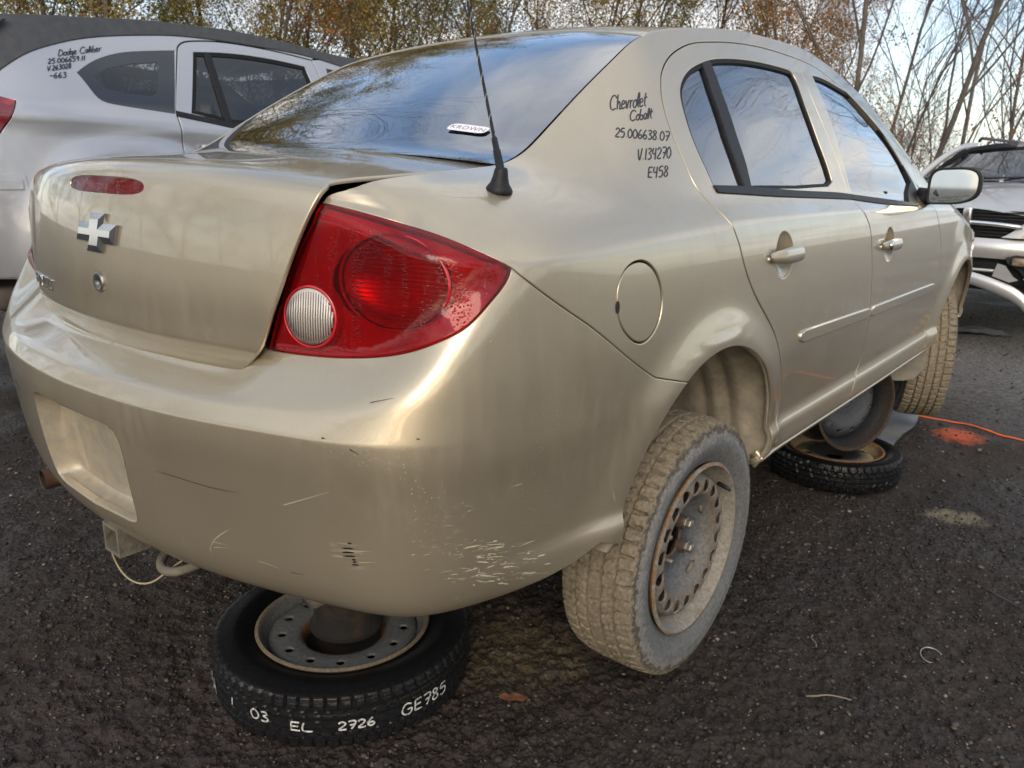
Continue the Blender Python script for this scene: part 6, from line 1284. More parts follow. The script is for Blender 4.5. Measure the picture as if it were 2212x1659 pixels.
# ------------------------------------------------------------------ ground
def ground_mat():
    m, t, b = new_mat('gravel_ground'); L = t.links.new
    tcn = t.nodes.new('ShaderNodeTexCoord')
    def nz(sc, det=8, ro=.6):
        n = t.nodes.new('ShaderNodeTexNoise'); n.inputs['Scale'].default_value = sc; n.inputs['Detail'].default_value = det; n.inputs['Roughness'].default_value = ro; L(tcn.outputs['Object'], n.inputs['Vector']); return n
    def ramp(src, stops):
        r = t.nodes.new('ShaderNodeValToRGB'); L(src, r.inputs[0]); e = r.color_ramp.elements
        while len(e) < len(stops): e.new(.5)
        for k, (p, c) in zip(e, stops): k.position = p; k.color = (*c, 1)
        return r
    big = ramp(nz(.9, 5).outputs[0], [(.34, (.013, .0098, .0085)), (.5, (.030, .0205, .0155)), (.66, (.056, .040, .030))])
    fine = ramp(nz(95, 8, .75).outputs[0], [(.34, (.008, .0068, .006)), (.5, (.036, .028, .0235)), (.66, (.082, .067, .056))])
    mx_ = t.nodes.new('ShaderNodeMix'); mx_.data_type = 'RGBA'; mx_.blend_type = 'OVERLAY'; mx_.inputs['Factor'].default_value = .0
    ml = t.nodes.new('ShaderNodeMix'); ml.data_type = 'RGBA'; ml.inputs['Factor'].default_value = .62; L(big.outputs[0], ml.inputs['A']); L(fine.outputs[0], ml.inputs['B'])
    # small pale chips of stone
    vo = t.nodes.new('ShaderNodeTexVoronoi'); vo.inputs['Scale'].default_value = 62; L(tcn.outputs['Object'], vo.inputs['Vector'])
    sp_ = t.nodes.new('ShaderNodeSeparateColor'); L(vo.outputs['Color'], sp_.inputs[0])
    g1 = t.nodes.new('ShaderNodeMath'); g1.operation = 'GREATER_THAN'; L(sp_.outputs[0], g1.inputs[0]); g1.inputs[1].default_value = .95
    g2 = t.nodes.new('ShaderNodeMath'); g2.operation = 'LESS_THAN'; L(vo.outputs['Distance'], g2.inputs[0]); g2.inputs[1].default_value = .30
    g3 = t.nodes.new('ShaderNodeMath'); g3.operation = 'MULTIPLY'; L(g1.outputs[0], g3.inputs[0]); L(g2.outputs[0], g3.inputs[1])
    chip = t.nodes.new('ShaderNodeMix'); chip.data_type = 'RGBA'; L(g3.outputs[0], chip.inputs['Factor']); L(ml.outputs['Result'], chip.inputs['A']); chip.inputs['B'].default_value = (.10, .088, .074, 1)
    # paler limestone gravel further off by the parked vehicles
    far = ramp(nz(.45, 4).outputs[0], [(.40, (0, 0, 0)), (.62, (1, 1, 1))])
    sepx = t.nodes.new('ShaderNodeSeparateXYZ'); L(tcn.outputs['Object'], sepx.inputs[0])
    fy = t.nodes.new('ShaderNodeMapRange'); L(sepx.outputs[1], fy.inputs[0]); fy.inputs[1].default_value = 2.6; fy.inputs[2].default_value = 4.6
    fm = t.nodes.new('ShaderNodeMath'); fm.operation = 'MULTIPLY'; L(fy.outputs[0], fm.inputs[0]); fm.inputs[1].default_value = .75
    limec = ramp(nz(42, 6, .7).outputs[0], [(.36, (.05, .047, .043)), (.62, (.32, .30, .275))])
    lime = t.nodes.new('ShaderNodeMix'); lime.data_type = 'RGBA'; L(fm.outputs[0], lime.inputs['Factor']); L(chip.outputs['Result'], lime.inputs['A']); L(limec.outputs[0], lime.inputs['B'])
    # a sandy spill beside the rear wheel and a tan patch ahead on the right (own shapes)
    def blob(cx, cy, rx, ry, ang):
        mp_ = t.nodes.new('ShaderNodeMapping'); mp_.vector_type = 'TEXTURE'; mp_.inputs['Location'].default_value = (cx, cy, 0); mp_.inputs['Rotation'].default_value = (0, 0, ang); mp_.inputs['Scale'].default_value = (rx, ry, 1e3)
        L(tcn.outputs['Object'], mp_.inputs[0]); ln = t.nodes.new('ShaderNodeVectorMath'); ln.operation = 'LENGTH'; L(mp_.outputs[0], ln.inputs[0])
        ad = t.nodes.new('ShaderNodeMath'); ad.operation = 'MULTIPLY_ADD'; L(nz(16, 6, .7).outputs[0], ad.inputs[0]); ad.inputs[1].default_value = 2.0; L(ln.outputs['Value'], ad.inputs[2])
        mr = t.nodes.new('ShaderNodeMapRange'); L(ad.outputs[0], mr.inputs[0]); mr.inputs[1].default_value = 1.5; mr.inputs[2].default_value = 2.1; mr.inputs[3].default_value = 1; mr.inputs[4].default_value = 0
        return mr
    cur = lime
    for (args, col, amt) in (((.40, -.18, .26, .20, .3), (.105, .080, .046), .8), ((1.15, 1.585, .13, .075, .2), (.20, .165, .11), .85), ((.955, 2.70, .12, .14, .1), (.62, .115, .04), .75), ((.2, -1.05, .9, .5, .4), (.050, .034, .030), .5)):
        bm = blob(*args); mu = t.nodes.new('ShaderNodeMath'); mu.operation = 'MULTIPLY'; L(bm.outputs[0], mu.inputs[0]); mu.inputs[1].default_value = amt
        x = t.nodes.new('ShaderNodeMix'); x.data_type = 'RGBA'; L(mu.outputs[0], x.inputs['Factor']); L(cur.outputs['Result'], x.inputs['A']); x.inputs['B'].default_value = (*col, 1); cur = x
    L(cur.outputs['Result'], b.inputs['Base Color'])
    wet = t.nodes.new('ShaderNodeMapRange'); L(nz(1.6, 5).outputs[0], wet.inputs[0]); wet.inputs[1].default_value = .40; wet.inputs[2].default_value = .62; wet.inputs[3].default_value = .48; wet.inputs[4].default_value = .92
    L(wet.outputs[0], b.inputs['Roughness']); b.inputs['Specular IOR Level'].default_value = .35
    bp = t.nodes.new('ShaderNodeBump'); bp.inputs['Strength'].default_value = .9; bp.inputs['Distance'].default_value = .008
    hh = t.nodes.new('ShaderNodeMath'); hh.operation = 'ADD'; L(nz(130, 6, .7).outputs[0], hh.inputs[0]); L(vo.outputs['Distance'], hh.inputs[1])
    L(hh.outputs[0], bp.inputs['Height']); L(bp.outputs[0], b.inputs['Normal'])
    return m
M_GROUND = ground_mat()
NR, NA = 560, 840
rr = np.concatenate([[0.02], np.geomspace(.12, 4.2, NR-91), np.geomspace(4.35, 90, 90)]); aa = 2*math.pi*np.arange(NA)/NA
gc = np.array([.9, -.6])
RRg, AAg = np.meshgrid(rr, aa, indexing='ij')
XY = np.stack([gc[0] + (RRg*np.cos(AAg)).ravel(), gc[1] + (RRg*np.sin(AAg)).ravel()], 1)
H = ground_h(XY) * np.clip(1.3 - RRg.ravel()/60, .2, 1)
fine = ground_fine(XY) * np.clip(1.2 - RRg.ravel()/4., 0, 1)
H = H + fine
H[RRg.ravel() > 40] -= .1*(RRg.ravel()[RRg.ravel() > 40] - 40)**1.0 * .02
Vg = np.stack([XY[:, 0], XY[:, 1], GZ + H - .004], 1)
idx = np.arange(NR*NA).reshape(NR, NA)
q0 = idx[:-1, :]; q1 = idx[1:, :]
quads = np.stack([q0, q1, np.roll(q1, -1, 1), np.roll(q0, -1, 1)], -1).reshape(-1, 4)
def fast_mesh(name, V, Q, mat, smooth=True, parent=None, **k):
    me = bpy.data.meshes.new(name); n = Q.shape[1]
    me.vertices.add(len(V)); me.vertices.foreach_set('co', np.asarray(V, np.float32).ravel())
    me.loops.add(Q.size); me.loops.foreach_set('vertex_index', np.asarray(Q, np.int32).ravel())
    me.polygons.add(len(Q)); me.polygons.foreach_set('loop_start', np.arange(0, Q.size, n, dtype=np.int32)); me.polygons.foreach_set('loop_total', np.full(len(Q), n, np.int32))
    me.update(calc_edges=True)
    if smooth: me.shade_smooth()
    if mat: me.materials.append(mat)
    return link(name, me, parent, **k)
ground = fast_mesh('ground', Vg, quads, M_GROUND, kind='structure')

# loose stones: too many to count
phi = (1+5**.5)/2
ICO = np.array([(-1, phi, 0), (1, phi, 0), (-1, -phi, 0), (1, -phi, 0), (0, -1, phi), (0, 1, phi), (0, -1, -phi), (0, 1, -phi), (phi, 0, -1), (phi, 0, 1), (-phi, 0, -1), (-phi, 0, 1)]) / math.sqrt(1+phi*phi)
ICF = np.array([(0, 11, 5), (0, 5, 1), (0, 1, 7), (0, 7, 10), (0, 10, 11), (1, 5, 9), (5, 11, 4), (11, 10, 2), (10, 7, 6), (7, 1, 8), (3, 9, 4), (3, 4, 2), (3, 2, 6), (3, 6, 8), (3, 8, 9), (4, 9, 5), (2, 4, 11), (6, 2, 10), (8, 6, 7), (9, 8, 1)])
def stone_cloud(n, r0, r1, s0, s1, seed, power=1.0):
    g = np.random.default_rng(seed)
    u = g.random(n); r = (r0**power + u*(r1**power - r0**power))**(1/power); a = np.radians(90 + 39) + g.uniform(-1, 1, n)*np.radians(62)
    c = np.stack([CAM[0] + r*np.cos(a), CAM[1] + r*np.sin(a)], 1)
    s = np.exp(g.uniform(np.log(s0), np.log(s1), n)) * (.6 + .5*g.random(n))
    s = s0 + (s1-s0)*g.random(n)**3.2
    V = ICO[None] * (1 + .38*(g.random((n, 12, 1))-.5)) * (s[:, None, None]*np.stack([np.ones(n), .6+.4*g.random(n), .35+.4*g.random(n)], 1)[:, None, :])
    th = g.uniform(0, 2*math.pi, n); ct, st = np.cos(th)[:, None], np.sin(th)[:, None]
    X = V[:, :, 0]*ct - V[:, :, 1]*st; Y = V[:, :, 0]*st + V[:, :, 1]*ct; Z = V[:, :, 2]
    tl = g.uniform(-.5, .5, n)[:, None]; Z = Z + X*tl*.6
    gz = GZ + ground_h(c) + ground_fine(c)*.6 - .004
    P = np.stack([X + c[:, :1], Y + c[:, 1:], Z + (gz + .25*s)[:, None]], 2)
    F = (ICF[None] + 12*np.arange(n)[:, None, None]).reshape(-1, 3)
    return P.reshape(-1, 3), F
def stone_mat():
    m, t, b = new_mat('loose_stone'); L = t.links.new
    ge = t.nodes.new('ShaderNodeNewGeometry'); r = t.nodes.new('ShaderNodeValToRGB'); L(ge.outputs['Random Per Island'], r.inputs[0]); e = r.color_ramp.elements
    stops = [(0, (.007, .006, .0055)), (.35, (.020, .0155, .013)), (.68, (.044, .034, .028)), (.89, (.085, .068, .056)), (.98, (.11, .093, .076)), (1, (.24, .215, .18))]
    while len(e) < len(stops): e.new(.5)
    for k, (p, c) in zip(e, stops): k.position = p; k.color = (*c, 1)
    L(r.outputs[0], b.inputs['Base Color']); b.inputs['Roughness'].default_value = .72; b.inputs['Specular IOR Level'].default_value = .4
    return m
M_STONE = stone_mat()
V1, F1 = stone_cloud(40000, 1.12, 3.3, .0024, .0070, 3, 1.35)
V2, F2 = stone_cloud(14000, 2.4, 9.0, .0035, .012, 4, 1.2)
V3, F3 = stone_cloud(1500, 1.2, 4.5, .006, .013, 5, 1.5)
fast_mesh('gravel', np.concatenate([V1, V2, V3]), np.concatenate([F1, F2 + len(V1), F3 + len(V1) + len(V2)]), M_STONE, smooth=False, kind='stuff', label='loose dark gravel and pale stone chips covering the yard', cat='gravel')

# ------------------------------------------------------------------ wheels
def tyre_geo(R, W, rim, N=300, blocks=60, depth=.007, tw=None, nl=44, style=0, squash=0.):
    """tyre about the x axis; returns V, F (quads) with real tread relief"""
    h = W/2; tw = tw or W*.40
    side = [(rim-.004, h*.70), (rim+.004, h*.80), (rim+.010, h*.815), (rim+.016, h*.86), (rim+.030, h*.945), (rim + (R-rim)*.45, h*1.0), (rim + (R-rim)*.5, h*1.004), (rim + (R-rim)*.53, h*.996), (rim + (R-rim)*.70, h*.975), (R-.026, h*.945), (R-.022, h*.945), (R-.014, h*.915), (R-.008, h*.885)]
    tread_w = np.linspace(h*.86, -h*.86, nl)
    prof = [(r, a) for r, a in side] + [(R - .0065*(abs(w)/(h*.86))**3, w) for w in tread_w] + [(r, -a) for r, a in side[::-1]]
    prof = np.array(prof); ns = len(side)
    th = 2*math.pi*np.arange(N)/N
    rad = np.repeat(prof[:, :1], N, 1); axl = np.repeat(prof[:, 1:], N, 1)
    wn_ = tread_w[:, None]/h; T = th[None, :]
    gr = np.zeros((nl, N))
    for c in ((-.50, -.17, .17, .50) if style == 0 else (-.36, .36, 0)):
        gr = np.maximum(gr, np.clip(1 - (np.abs(wn_ - c)/.045)**4, 0, 1)*np.ones_like(T))
    ph = T*blocks/(2*math.pi)
    def slot(x, width): f = np.abs((x % 1) - .5); return np.clip(1 - (f/width)**6, 0, 1)
    sh_ = slot(ph + .25*np.abs(wn_), .13) * (np.abs(wn_) > .50)
    md = slot(ph + 1.1*wn_*np.sign(wn_+1e-9) + .3, .09) * ((np.abs(wn_) > .17) & (np.abs(wn_) < .50)) * .8
    ctr = slot(ph*.5 + .5*wn_, .05) * (np.abs(wn_) < .17) * .6
    sipe = slot(ph*3 + .4*np.sin(wn_*30), .10) * .22
    gr = np.maximum.reduce([gr, sh_, md, ctr, sipe])
    rad[ns:ns+nl] -= depth*gr
    # shoulder lugs run a little down the sidewall
    for k in (ns-1, ns-2, ns-3): rad[k] -= .0035*slot(th*blocks/(2*math.pi) + .22, .13)
    for k in (ns+nl, ns+nl+1, ns+nl+2): rad[k] -= .0035*slot(th*blocks/(2*math.pi) + .22, .13)
    V = np.stack([axl, rad*np.cos(T), rad*np.sin(T)], 2).reshape(-1, 3)
    m = len(prof); idx = np.arange(m*N).reshape(m, N)
    Q = np.stack([idx[:-1], np.roll(idx[:-1], -1, 1), np.roll(idx[1:], -1, 1), idx[1:]], -1).reshape(-1, 4)
    return V, Q
class Disc:
    """flat polar sheet bulged by profile(r): uv = (y, z), axis x"""
    def __init__(s, rk, ak): s.rk, s.ak = rk, ak
    def _a(s, r): return np.interp(r, s.rk, s.ak)
    def P(s, p):
        p = np.atleast_2d(p); r = np.hypot(p[:, 0], p[:, 1]); a = pchip(s.rk, s.ak, r)
        return np.stack([a, p[:, 0], p[:, 1]], 1)
    def n(s, p):
        e = 1e-4; p = np.atleast_2d(p)
        du = s.P(p + [e, 0]) - s.P(p - [e, 0]); dv = s.P(p + [0, e]) - s.P(p - [0, e]); n = np.cross(du, dv); return n/np.linalg.norm(n, axis=1)[:, None]
def circ(r, n, c=(0, 0), a0=0): return [(c[0] + r*math.cos(a0 + 2*math.pi*k/n), c[1] + r*math.sin(a0 + 2*math.pi*k/n)) for k in range(n)]
def rim_geo(lip, rk, ak, nholes, hr, hc, centre, extra=(), W=.16, seg=96):
    d = Disc(rk, ak)
    holes = [circ(hr, 18, (hc*math.cos(a), hc*math.sin(a))) for a in 2*math.pi*(np.arange(nholes)+.5)/nholes] + [circ(centre, 32)] + list(extra)
    V, F, N = panel(d, circ(rk[-1], seg), holes, step=.011, bstep=.0065, gap=0, flange=.005, bev=.0012)
    barrel = MB().lathe([(lip-.003, W/2*.93), (lip, W/2*.97), (lip+.001, W/2*1.02), (lip-.002, W/2*1.06), (lip-.007, W/2*1.07), (lip-.012, W/2*1.0), (lip-.014, W/2*.85), (lip-.022, W/2*.66), (lip-.027, W/2*.55), (lip-.034, W/2*.40), (lip-.036, -W/2*.2), (lip-.024, -W/2*.6), (lip-.012, -W/2*.9), (lip, -W/2*1.02)], seg, 'x')
    return (V, F, N), barrel
def radial_mat(name, stops, rough=.85, noise_sc=30, bump=.5, amp=.03):
    """colour by distance from the wheel axle (own zones of mud / rubber), broken up with noise"""
    m, t, b = new_mat(name); L = t.links.new
    tcn = t.nodes.new('ShaderNodeTexCoord'); sp_ = t.nodes.new('ShaderNodeSeparateXYZ'); L(tcn.outputs['Object'], sp_.inputs[0])
    cb = t.nodes.new('ShaderNodeCombineXYZ'); L(sp_.outputs[1], cb.inputs[0]); L(sp_.outputs[2], cb.inputs[1])
    ln = t.nodes.new('ShaderNodeVectorMath'); ln.operation = 'LENGTH'; L(cb.outputs[0], ln.inputs[0])
    nz = t.nodes.new('ShaderNodeTexNoise'); nz.inputs['Scale'].default_value = noise_sc; nz.inputs['Detail'].default_value = 9; nz.inputs['Roughness'].default_value = .72; L(tcn.outputs['Object'], nz.inputs['Vector'])
    ce = t.nodes.new('ShaderNodeMath'); ce.operation = 'SUBTRACT'; L(nz.outputs[0], ce.inputs[0]); ce.inputs[1].default_value = .5
    ma = t.nodes.new('ShaderNodeMath'); ma.operation = 'MULTIPLY_ADD'; L(ce.outputs[0], ma.inputs[0]); ma.inputs[1].default_value = amp*2; L(ln.outputs['Value'], ma.inputs[2])
    r0, r1 = stops[0][0], stops[-1][0]
    mr = t.nodes.new('ShaderNodeMapRange'); L(ma.outputs[0], mr.inputs[0]); mr.inputs[1].default_value = r0; mr.inputs[2].default_value = r1
    r = t.nodes.new('ShaderNodeValToRGB'); L(mr.outputs[0], r.inputs[0]); e = r.color_ramp.elements
    while len(e) < len(stops): e.new(.5)
    for k, (p, c) in zip(e, stops): k.position = (p-r0)/(r1-r0); k.color = (*c, 1)
    # speckle
    n2 = t.nodes.new('ShaderNodeTexNoise'); n2.inputs['Scale'].default_value = 120; n2.inputs['Detail'].default_value = 6; L(tcn.outputs['Object'], n2.inputs['Vector'])
    r2 = t.nodes.new('ShaderNodeMapRange'); L(n2.outputs[0], r2.inputs[0]); r2.inputs[1].default_value = .3; r2.inputs[2].default_value = .7; r2.inputs[3].default_value = .72; r2.inputs[4].default_value = 1.25
    sc_ = t.nodes.new('ShaderNodeVectorMath'); sc_.operation = 'SCALE'; L(r.outputs[0], sc_.inputs[0]); L(r2.outputs[0], sc_.inputs['Scale'])
    L(sc_.outputs[0], b.inputs['Base Color']); b.inputs['Roughness'].default_value = rough; b.inputs['Specular IOR Level'].default_value = .3
    bp = t.nodes.new('ShaderNodeBump'); bp.inputs['Strength'].default_value = bump; bp.inputs['Distance'].default_value = .004; L(n2.outputs[0], bp.inputs['Height']); L(bp.outputs[0], b.inputs['Normal'])
    return m
MUD = (.175, .145, .104); MUDD = (.062, .051, .040); DUST = (.12, .12, .117); RUB = (.035, .036, .038)
M_TYRE = radial_mat('muddy_tyre', [(.20, (.12, .12, .118)), (.235, DUST), (.262, (.125, .127, .128)), (.284, (.20, .195, .18)), (.294, MUDD), (.304, MUD), (.318, (.225, .186, .132))], noise_sc=46, amp=.036, bump=.35)
M_RIM = radial_mat('rusty_steel_rim', [(.0, (.10, .05, .03)), (.035, (.20, .09, .04)), (.045, (.06, .062, .068)), (.10, (.085, .09, .098)), (.118, (.13, .125, .118)), (.132, (.145, .115, .092)), (.150, (.16, .132, .108)), (.168, (.15, .135, .12)), (.176, (.19, .17, .14)), (.199, (.235, .215, .18)), (.207, (.20, .175, .14)), (.214, (.20, .115, .06))], noise_sc=26, amp=.030, bump=.25, rough=.7)
TY = tyre_geo(.317, .195, .208, N=440, nl=64, depth=.008)
disc, barrel = rim_geo(.212, [0, .030, .050, .072, .095, .110, .122, .136, .152, .168, .179], [.024, .024, .022, .018, .020, .040, .064, .075, .077, .072, .050], 18, .0185, .1500, .040, W=.172)
M_HUB = simple('rusty_hub', (.05, .042, .04), .8, .2, noise=(40, (.15, .075, .035), .52))
M_STUD = simple('stud_steel', (.25, .23, .2), .5, .7)
_mw = MB(); _mw.V = list(map(tuple, barrel.V)); _mw.F = list(barrel.F); _mw.add(disc[0], disc[1])
_rim0 = sharp(mesh('tmp', _mw.V, _mw.F, M_RIM), 40); _ty0 = sharp(fast_mesh('tmp', TY[0], TY[1], M_TYRE), 42)
_hub0 = MB().lathe([(.001, .003), (.024, .004), (.030, .0), (.034, -.012), (.10, -.016), (.11, -.06), (.14, -.07)], 40, 'x').build('tmp', M_HUB)
_wm = (_rim0.data, _ty0.data, _hub0.data)
for _o in (_rim0, _ty0, _hub0): bpy.data.objects.remove(_o)
def sedan_wheel(loc, sgn, full=True, steer=0.):
    o = link('wheel', _wm[0], car); o.location = loc; o.rotation_euler = (0, 0, steer + (0 if sgn > 0 else math.pi)); P_(o)
    link('tyre', _wm[1], o); link('hub', _wm[2], o)
    if full:
        for k in range(4):
            a = math.radians(57 + 90*k); y, z = .050*math.cos(a), .050*math.sin(a)
            if k in (0, 3):
                n = MB().lathe([(.017, .018), (.0175, .034), (.0155, .039), (.015, .041)], 20, 'x', (0, y, z)); mesh('lug_washer', n.V, n.F, M_HUB, o)
                n = MB().lathe([(.0, .060), (.007, .060), (.0115, .058), (.0130, .055), (.0130, .046), (.0150, .044), (.0150, .040)], 6, 'x', (0, y, z)); mesh('lug_nut', n.V, n.F, M_STUD, o, smooth=False)
            else:
                n = MB().lathe([(.0, .042), (.005, .042), (.0065, .040), (.0065, .018)], 12, 'x', (0, y, z)); mesh('wheel_stud', n.V, n.F, M_STUD, o)
        vs = MB().tube([(.062, .150, .115), (.080, .146, .112), (.098, .142, .108)], [.0055, .0055, .004], 8); mesh('valve_stem', vs.V, vs.F, M_BLACK, o)
        for a, sz in ((2.35, 1.), (-.95, 1.15), (.55, .8)):       # clods of dried mud on the disc face
            P = ICO*[.006, .022*sz, .010*sz]; P = P @ np.array(Matrix.Rotation(a + 1.57, 3, 'X')).T + [.046, .112*math.cos(a), .112*math.sin(a)]
            mesh('mud_clod', P, ICF, M_MUDDY, o)
    return o
sedan_wheel((.7535, .000, .135), 1)
sedan_wheel((-.7535, .000, .135), -1, False)
sedan_wheel((.7400, 2.600, .178), 1, False, .36)
sedan_wheel((-.7400, 2.600, .178), -1, False, .36)
ax = MB().tube([(-.70, 0, .15), (.70, 0, .15)], .035, 10); P_(ax.build('axle_beam', M_STEELB, car))
# mud guard behind the front wheel
fl0 = np.array([(.826, 2.205, .285), (.845, 2.20, .250), (.842, 2.19, .175), (.812, 2.185, .128), (.77, 2.18, .112), (.705, 2.18, .102), (.700, 2.20, .27)])
mb = MB(); n = len(fl0); c = fl0.mean(0)
mb.add(np.concatenate([fl0, fl0 + [0, .012, 0]]), [tuple(range(n)), tuple(range(2*n-1, n-1, -1))] + [(i, n+i, n+(i+1) % n, (i+1) % n) for i in range(n)])
P_(mb.build('mud_flap', simple('dusty_plastic', (.26, .24, .20), .8, noise=(20, (.20, .185, .155), .5)), car, ang=30))

# ---- support wheels under the sedan
M_DRUM = simple('shaded_rust', (.006, .005, .0045), .9, .0, noise=(16, (.045, .020, .010), .62), bump=(60, .5, .003))  # rust flecks over near-black; the recess's shade is put into the colour
M_TB = radial_mat('wet_black_tyre', [(.15, (.007, .007, .008)), (.25, (.006, .006, .007)), (.32, (.012, .012, .013))], rough=.36, noise_sc=9, bump=.25, amp=.02)
M_GREYRIM = radial_mat('grey_steel_rim', [(.0, (.03, .022, .018)), (.085, (.035, .024, .018)), (.098, (.15, .065, .035)), (.112, (.125, .13, .132)), (.19, (.115, .12, .122)), (.200, (.13, .122, .11)), (.206, (.20, .155, .105)), (.216, (.15, .12, .085))], rough=.6, noise_sc=18, bump=.3, amp=.008)
def lying_wheel(name, loc, Rt, Wt, rimr, rimmat, tmat, disc_r, disc_a, nh, hr, hc, ch, label, rotz=0., tilt=(0, 0), extra=(), blocks=66, style=0):
    root = empty(name, loc, (tilt[0], tilt[1], rotz), label=label, cat='wheel')
    RY = np.array(Matrix.Rotation(-math.pi/2, 3, 'Y'))       # +x -> +z
    V, Q = tyre_geo(Rt, Wt, rimr, blocks=blocks, style=style, N=400, nl=52)
    t = sharp(fast_mesh('tyre', V, Q, tmat, parent=root), 42); t.rotation_euler = (0, -math.pi/2, 0)
    (dv, df, dn), bl = rim_geo(rimr + .004, disc_r, disc_a, nh, hr, hc, ch, extra, W=Wt*.86)
    mb = MB(); mb.V = list(map(tuple, bl.V)); mb.F = list(bl.F); mb.add(dv, df)
    r = mb.build('rim', rimmat, root, ang=40); r.rotation_euler = (0, -math.pi/2, 0)
    return root, t, r
RW, RWt, RWr = lying_wheel('support_wheel', (.150, -.515, GZ + .0715), .316, .140, .209, M_GREYRIM, M_TB,
    [.092, .096, .104, .120, .15, .178, .190], [.010, .022, .032, .037, .042, .040, .020], 13, .0115, .150, .0925,
    'black tyre with grey steel rim lying flat under the rear bumper', rotz=.35, extra=[circ(.017, 18, (.160*math.cos(2.10), .160*math.sin(2.10)))] if False else ())
# deep rusty centre bowl
bw = MB().lathe([(.0945, .016), (.093, .004), (.088, -.020), (.070, -.040), (.03, -.05), (.001, -.05)], 48, 'z'); bw.build('centre_bowl', M_DRUM, RW)
vs = MB().tube([(.0, -.160, .0), (.0, -.160, .018), (.0, -.160, .034)], [.006, .006, .0045], 8); mesh('valve_stem', vs.V, vs.F, simple('grey_valve', (.25, .25, .26), .5), RW)
# painted yard numbers on the tread
def tread_text(txt, a0, da, h, zc, R, parent, w=.0042):
    mb_V, mb_F = [], []; x = 0
    tot = sum(FONT[c][0] for c in txt); base = 0
    for c in txt:
        for st in FONT[c][1]:
            P = spl(st, 3) if len(st) > 2 else np.array(st)
            L = []
            for a, b2 in P:
                th = a0 + (x + a)/tot*da; L.append(((R + .0010)*math.cos(th), (R + .0010)*math.sin(th), zc + (b2-.5)*h))
            L = np.array(L); t = np.gradient(L, axis=0); t /= np.linalg.norm(t, axis=1)[:, None] + 1e-9
            n = L*[1, 1, 0]; n /= np.linalg.norm(n, axis=1)[:, None]; s_ = np.cross(n, t)*w/2
            b0 = len(mb_V); m = len(L); mb_V += list(L + s_) + list(L - s_); mb_F += [(b0+i, b0+m+i, b0+m+i+1, b0+i+1) for i in range(m-1)]
        x += FONT[c][0]
    return mesh('painted_number', mb_V, mb_F, M_CHALK, parent, kind='stuff')
M_CHALK = simple('white_paint_marker', (.62, .62, .60), .75, noise=(120, (.12, .12, .12), .54))
for txt, d0, d1, zc, hh in (('GE785', -16.5, 8, -.002, .028), ('2726', -42, -27, -.003, .020), ('EL', -61, -51, -.004, .021), ('03', -79, -69.5, .004, .024), ('1', -92, -88, .004, .020), ('FA', -116, -106, -.012, .034)):
    tread_text(txt, math.radians(d0) - .35, math.radians(d1-d0), hh, zc, .3165, RW)
# rusty brake drum jammed between that wheel and the floor
dr = empty('rusty_drum', (.150, -.505, GZ + .163), (0, 0, 0), label='rusty brake drum stacked on the flat wheel below the bumper', cat='brake drum')
MB().lathe([(.040, -.048), (.084, -.048), (.090, -.044), (.091, -.034), (.086, -.028), (.080, -.020), (.078, .05), (.09, .10), (.09, .26), (.08, .28), (.001, .28)], 48, 'z').build('drum', M_DRUM, dr, ang=40)
# front support: small spare wheel lying flat with a bare steel wheel upright on it
M_SP = radial_mat('spare_rim', [(.0, (.02, .018, .017)), (.10, (.03, .026, .024)), (.155, (.33, .28, .16)), (.185, (.20, .10, .05)), (.20, (.16, .08, .045))], rough=.7, noise_sc=14, amp=.02)
FW, FWt, FWr = lying_wheel('spare_wheel', (.640, 1.745, GZ + .064), .268, .122, .190, M_SP, M_TB,
    [.045, .07, .10, .13, .155, .170], [.012, .02, .030, .030, .018, .0], 4, .02, .125, .034, 'narrow black spare tyre lying flat beside the front door sill', blocks=54)
ur = empty('upright_wheel', (.640, 1.735, GZ + .128 + .200), (0, -.06, -.52), label='bare black steel wheel standing upright between spare tyre and sill', cat='wheel')
M_BS = radial_mat('black_steel', [(.0, (.05, .05, .055)), (.12, (.06, .065, .075)), (.17, (.02, .02, .022)), (.195, (.05, .035, .025)), (.21, (.12, .07, .04))], rough=.5, noise_sc=12, amp=.02)
(dv, df, dn), bl = rim_geo(.200, [.030, .05, .08, .11, .14, .166], [.03, .03, .035, .045, .030, .005], 12, .012, .125, .031, W=.17)
mb = MB(); mb.V = list(map(tuple, bl.V)); mb.F = list(bl.F); mb.add(dv, df); mb.build('rim', M_BS, ur, ang=40)

